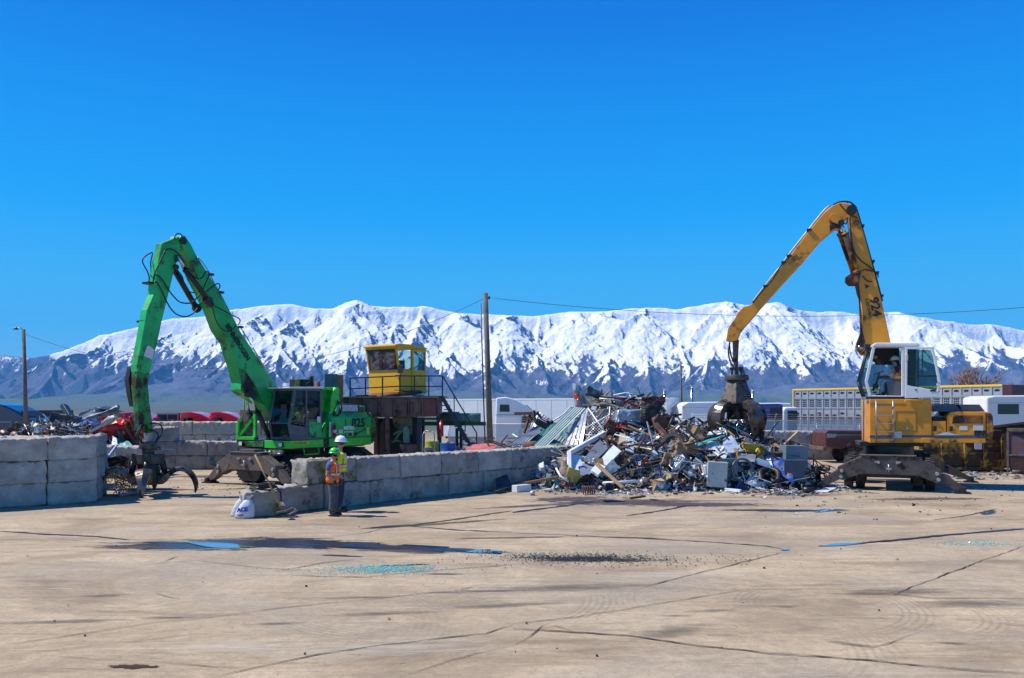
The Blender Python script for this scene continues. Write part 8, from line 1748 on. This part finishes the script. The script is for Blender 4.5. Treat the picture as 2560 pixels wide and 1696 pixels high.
# cracks and joints
CR = mat('dirt_filled_crack', (.075, .055, .038), .95, 0, .4, 5); CRW = mat('wet_joint', (.022, .020, .030), .35, 0, .4, 5); CRB = mat('brown_crack_edge', (.13, .085, .05), .95, 0, .4, 6)
q4 = Zm(1.849, 0, 1240); q5 = Zm(1.849, 1280, 1220)
def crack(L, cv, w_, m_, z=.010, seed=0, jit=.035):
    rnd = random.Random(seed); P_ = [G(u, v) for u, v in cv(L)]; out = []
    for a, b_ in zip(P_[:-1], P_[1:]):
        n = max(3, int((b_ - a).length / .07))
        for i in range(n): out.append(a.lerp(b_, i / n))
    out.append(P_[-1]); A = []
    for i, p in enumerate(out):
        d = (out[min(i + 1, len(out) - 1)] - out[max(0, i - 1)]).normalized(); s_ = Vector((-d.y, d.x, 0)); o_ = s_ * (jit * (mnoise.noise(p * 1.3 + Vector((seed, 0, 0))) + .6 * mnoise.noise(p * 5)))
        ww = w_ * (.55 + .9 * abs(mnoise.noise(p * 2.1 + Vector((0, seed, 5)))) * 1.6) * (.3 + .7 * min(1, i / 6, (len(out) - 1 - i) / 6)); A += [p + o_ - s_ * ww, p + o_ + s_ * ww]
    mb = MB(); mb.add([(p.x, p.y, z) for p in A], [(2 * i, 2 * i + 1, 2 * i + 3, 2 * i + 2) for i in range(len(out) - 1)]); tag(mb.build('floor_crack', m_), kind='structure')
for i, (L, cv, w_, m_) in enumerate((([(975, 843), (1150, 805), (1450, 740), (1650, 710), (1780, 690), (2000, 665), (2250, 640), (2330, 610), (2367, 600)], q4, .010, CR), ([(0, 692), (300, 650), (700, 590), (1000, 560), (1300, 520), (1700, 480), (2100, 440), (2240, 410)], q4, .007, CRB),
    ([(0, 165), (200, 178), (450, 190), (600, 205)], q4, .045, CRW), ([(1300, 345), (1500, 310), (1640, 295)], q4, .014, CR), ([(1780, 145), (1880, 140), (2100, 110), (2367, 70)], q4, .06, CR), ([(1880, 140), (2100, 158), (2367, 170)], q4, .03, CRW), ([(700, 765), (950, 790), (1150, 805)], q4, .006, CRB), ([(1480, 200), (1700, 170), (1800, 140)], q4, .012, CRB),
    ([(1340, 370), (1700, 378), (1900, 355), (2367, 320)], q4, .012, CRB), ([(720, 450), (830, 480)], q4, .006, CR), ([(1850, 840), (2100, 760), (2367, 690)], q4, .006, CR), ([(200, 740), (500, 760), (700, 765)], q4, .004, CRB), ([(760, 305), (830, 280)], q4, .016, CR), ([(0, 740), (400, 700), (900, 640)], q4, .004, CRB), ([(560, 330), (900, 300), (1200, 335), (1400, 345)], q4, .008, CRB),
    ([(0, 655), (250, 670), (550, 690), (850, 730), (1200, 765), (1500, 790), (1700, 800), (1900, 830), (2367, 865)], q5, .007, CR), ([(0, 652), (250, 667), (550, 687), (850, 732), (1200, 770), (1500, 786), (1700, 805), (1900, 826), (2367, 860)], q5, .013, CRB), ([(600, 460), (850, 400), (1050, 350), (1250, 300)], q5, .012, CR), ([(1770, 500), (1900, 440), (2100, 365), (2367, 270)], q5, .010, CR),
    ([(0, 630), (300, 600), (600, 550), (900, 500), (1050, 475)], q5, .009, CR), ([(1400, 490), (1600, 495), (1770, 492), (1900, 510), (2367, 515)], q5, .012, CRB), ([(1420, 272), (1700, 250), (2000, 220), (2367, 190)], q5, .085, CRW), ([(0, 210), (500, 230), (900, 250), (1170, 270), (1280, 290)], q5, .026, CRW), ([(530, 130), (700, 105), (800, 85), (900, 80)], q5, .05, CRW), ([(0, 115), (200, 90), (380, 65)], q5, .09, CRW),
    ([(1600, 760), (1750, 720), (1850, 680)], q5, .007, CRB), ([(130, 655), (200, 640), (300, 670)], q5, .012, CR), ([(1000, 470), (1500, 470), (1700, 495)], q5, .006, CRB), ([(0, 735), (60, 700), (150, 640), (200, 620)], q5, .008, CR), ([(1700, 565), (1900, 590), (2367, 640)], q5, .004, CRB), ([(1200, 500), (1770, 500)], q5, .004, CRB), ([(1950, 150), (2100, 130), (2240, 98)], q5, .03, CRB))):
    crack(L, cv, w_, m_, z=.010 + i * .00005, seed=i + 1)
# broken glass and dark granules
def sprinkle(name, u, v, su, sv, n, size, col, m_, label, cat, rz=0.0, seed=1, h_=.5):
    rnd = random.Random(seed); c = G(u, v); mb = MB(); ca, sa = math.cos(rz), math.sin(rz)
    for _ in range(n):
        a, b_ = rnd.gauss(0, su), rnd.gauss(0, sv); x, y = c.x + a * ca - b_ * sa, c.y + a * sa + b_ * ca; s_ = size * rnd.uniform(.5, 1.5); mb.obox((x, y, .012 + s_ * .2), (s_, s_ * rnd.uniform(.6, 1), s_ * h_), Matrix.Rotation(rnd.uniform(0, 3), 3, 'Z') @ Matrix.Rotation(rnd.gauss(0, .3), 3, 'X'))
    return tag(mb.build(name, m_), label, cat, kind='stuff')
gm = mat('crushed_teal_glass', (.30, .72, .66), .08, 0, .4, 20, spec=1.0); dg = mat('dark_granules', (.035, .045, .05), .4, 0, .5, 20)
sprinkle('broken_glass', 965, 1424, .42, .17, 1300, .013, None, gm, 'sparkling teal crumbs of broken window glass on the concrete', 'broken glass', .0, 3); sprinkle('broken_glass', 900, 1430, .8, .28, 260, .014, None, gm, 'thinly scattered glass crumbs around the teal patch', 'broken glass', 0, 4)
sprinkle('broken_glass', 2440, 1361, .5, .15, 260, .016, None, gm, 'glass crumbs on the concrete near the right edge', 'broken glass', 0, 5); sprinkle('granules', 1440, 1397, .62, .20, 1500, .014, None, dg, 'dark granules spilled on the concrete below the heap', 'granules', -.05, 6); sprinkle('granules', 1540, 1402, 1.2, .35, 500, .014, None, dg, 'sparse dark grit around the spilled granules', 'granules', 0, 7)
sprinkle('broken_glass', 1290, 1385, .6, .15, 160, .014, None, gm, 'faint teal glass crumbs beside the long wet stain', 'broken glass', 0, 8)
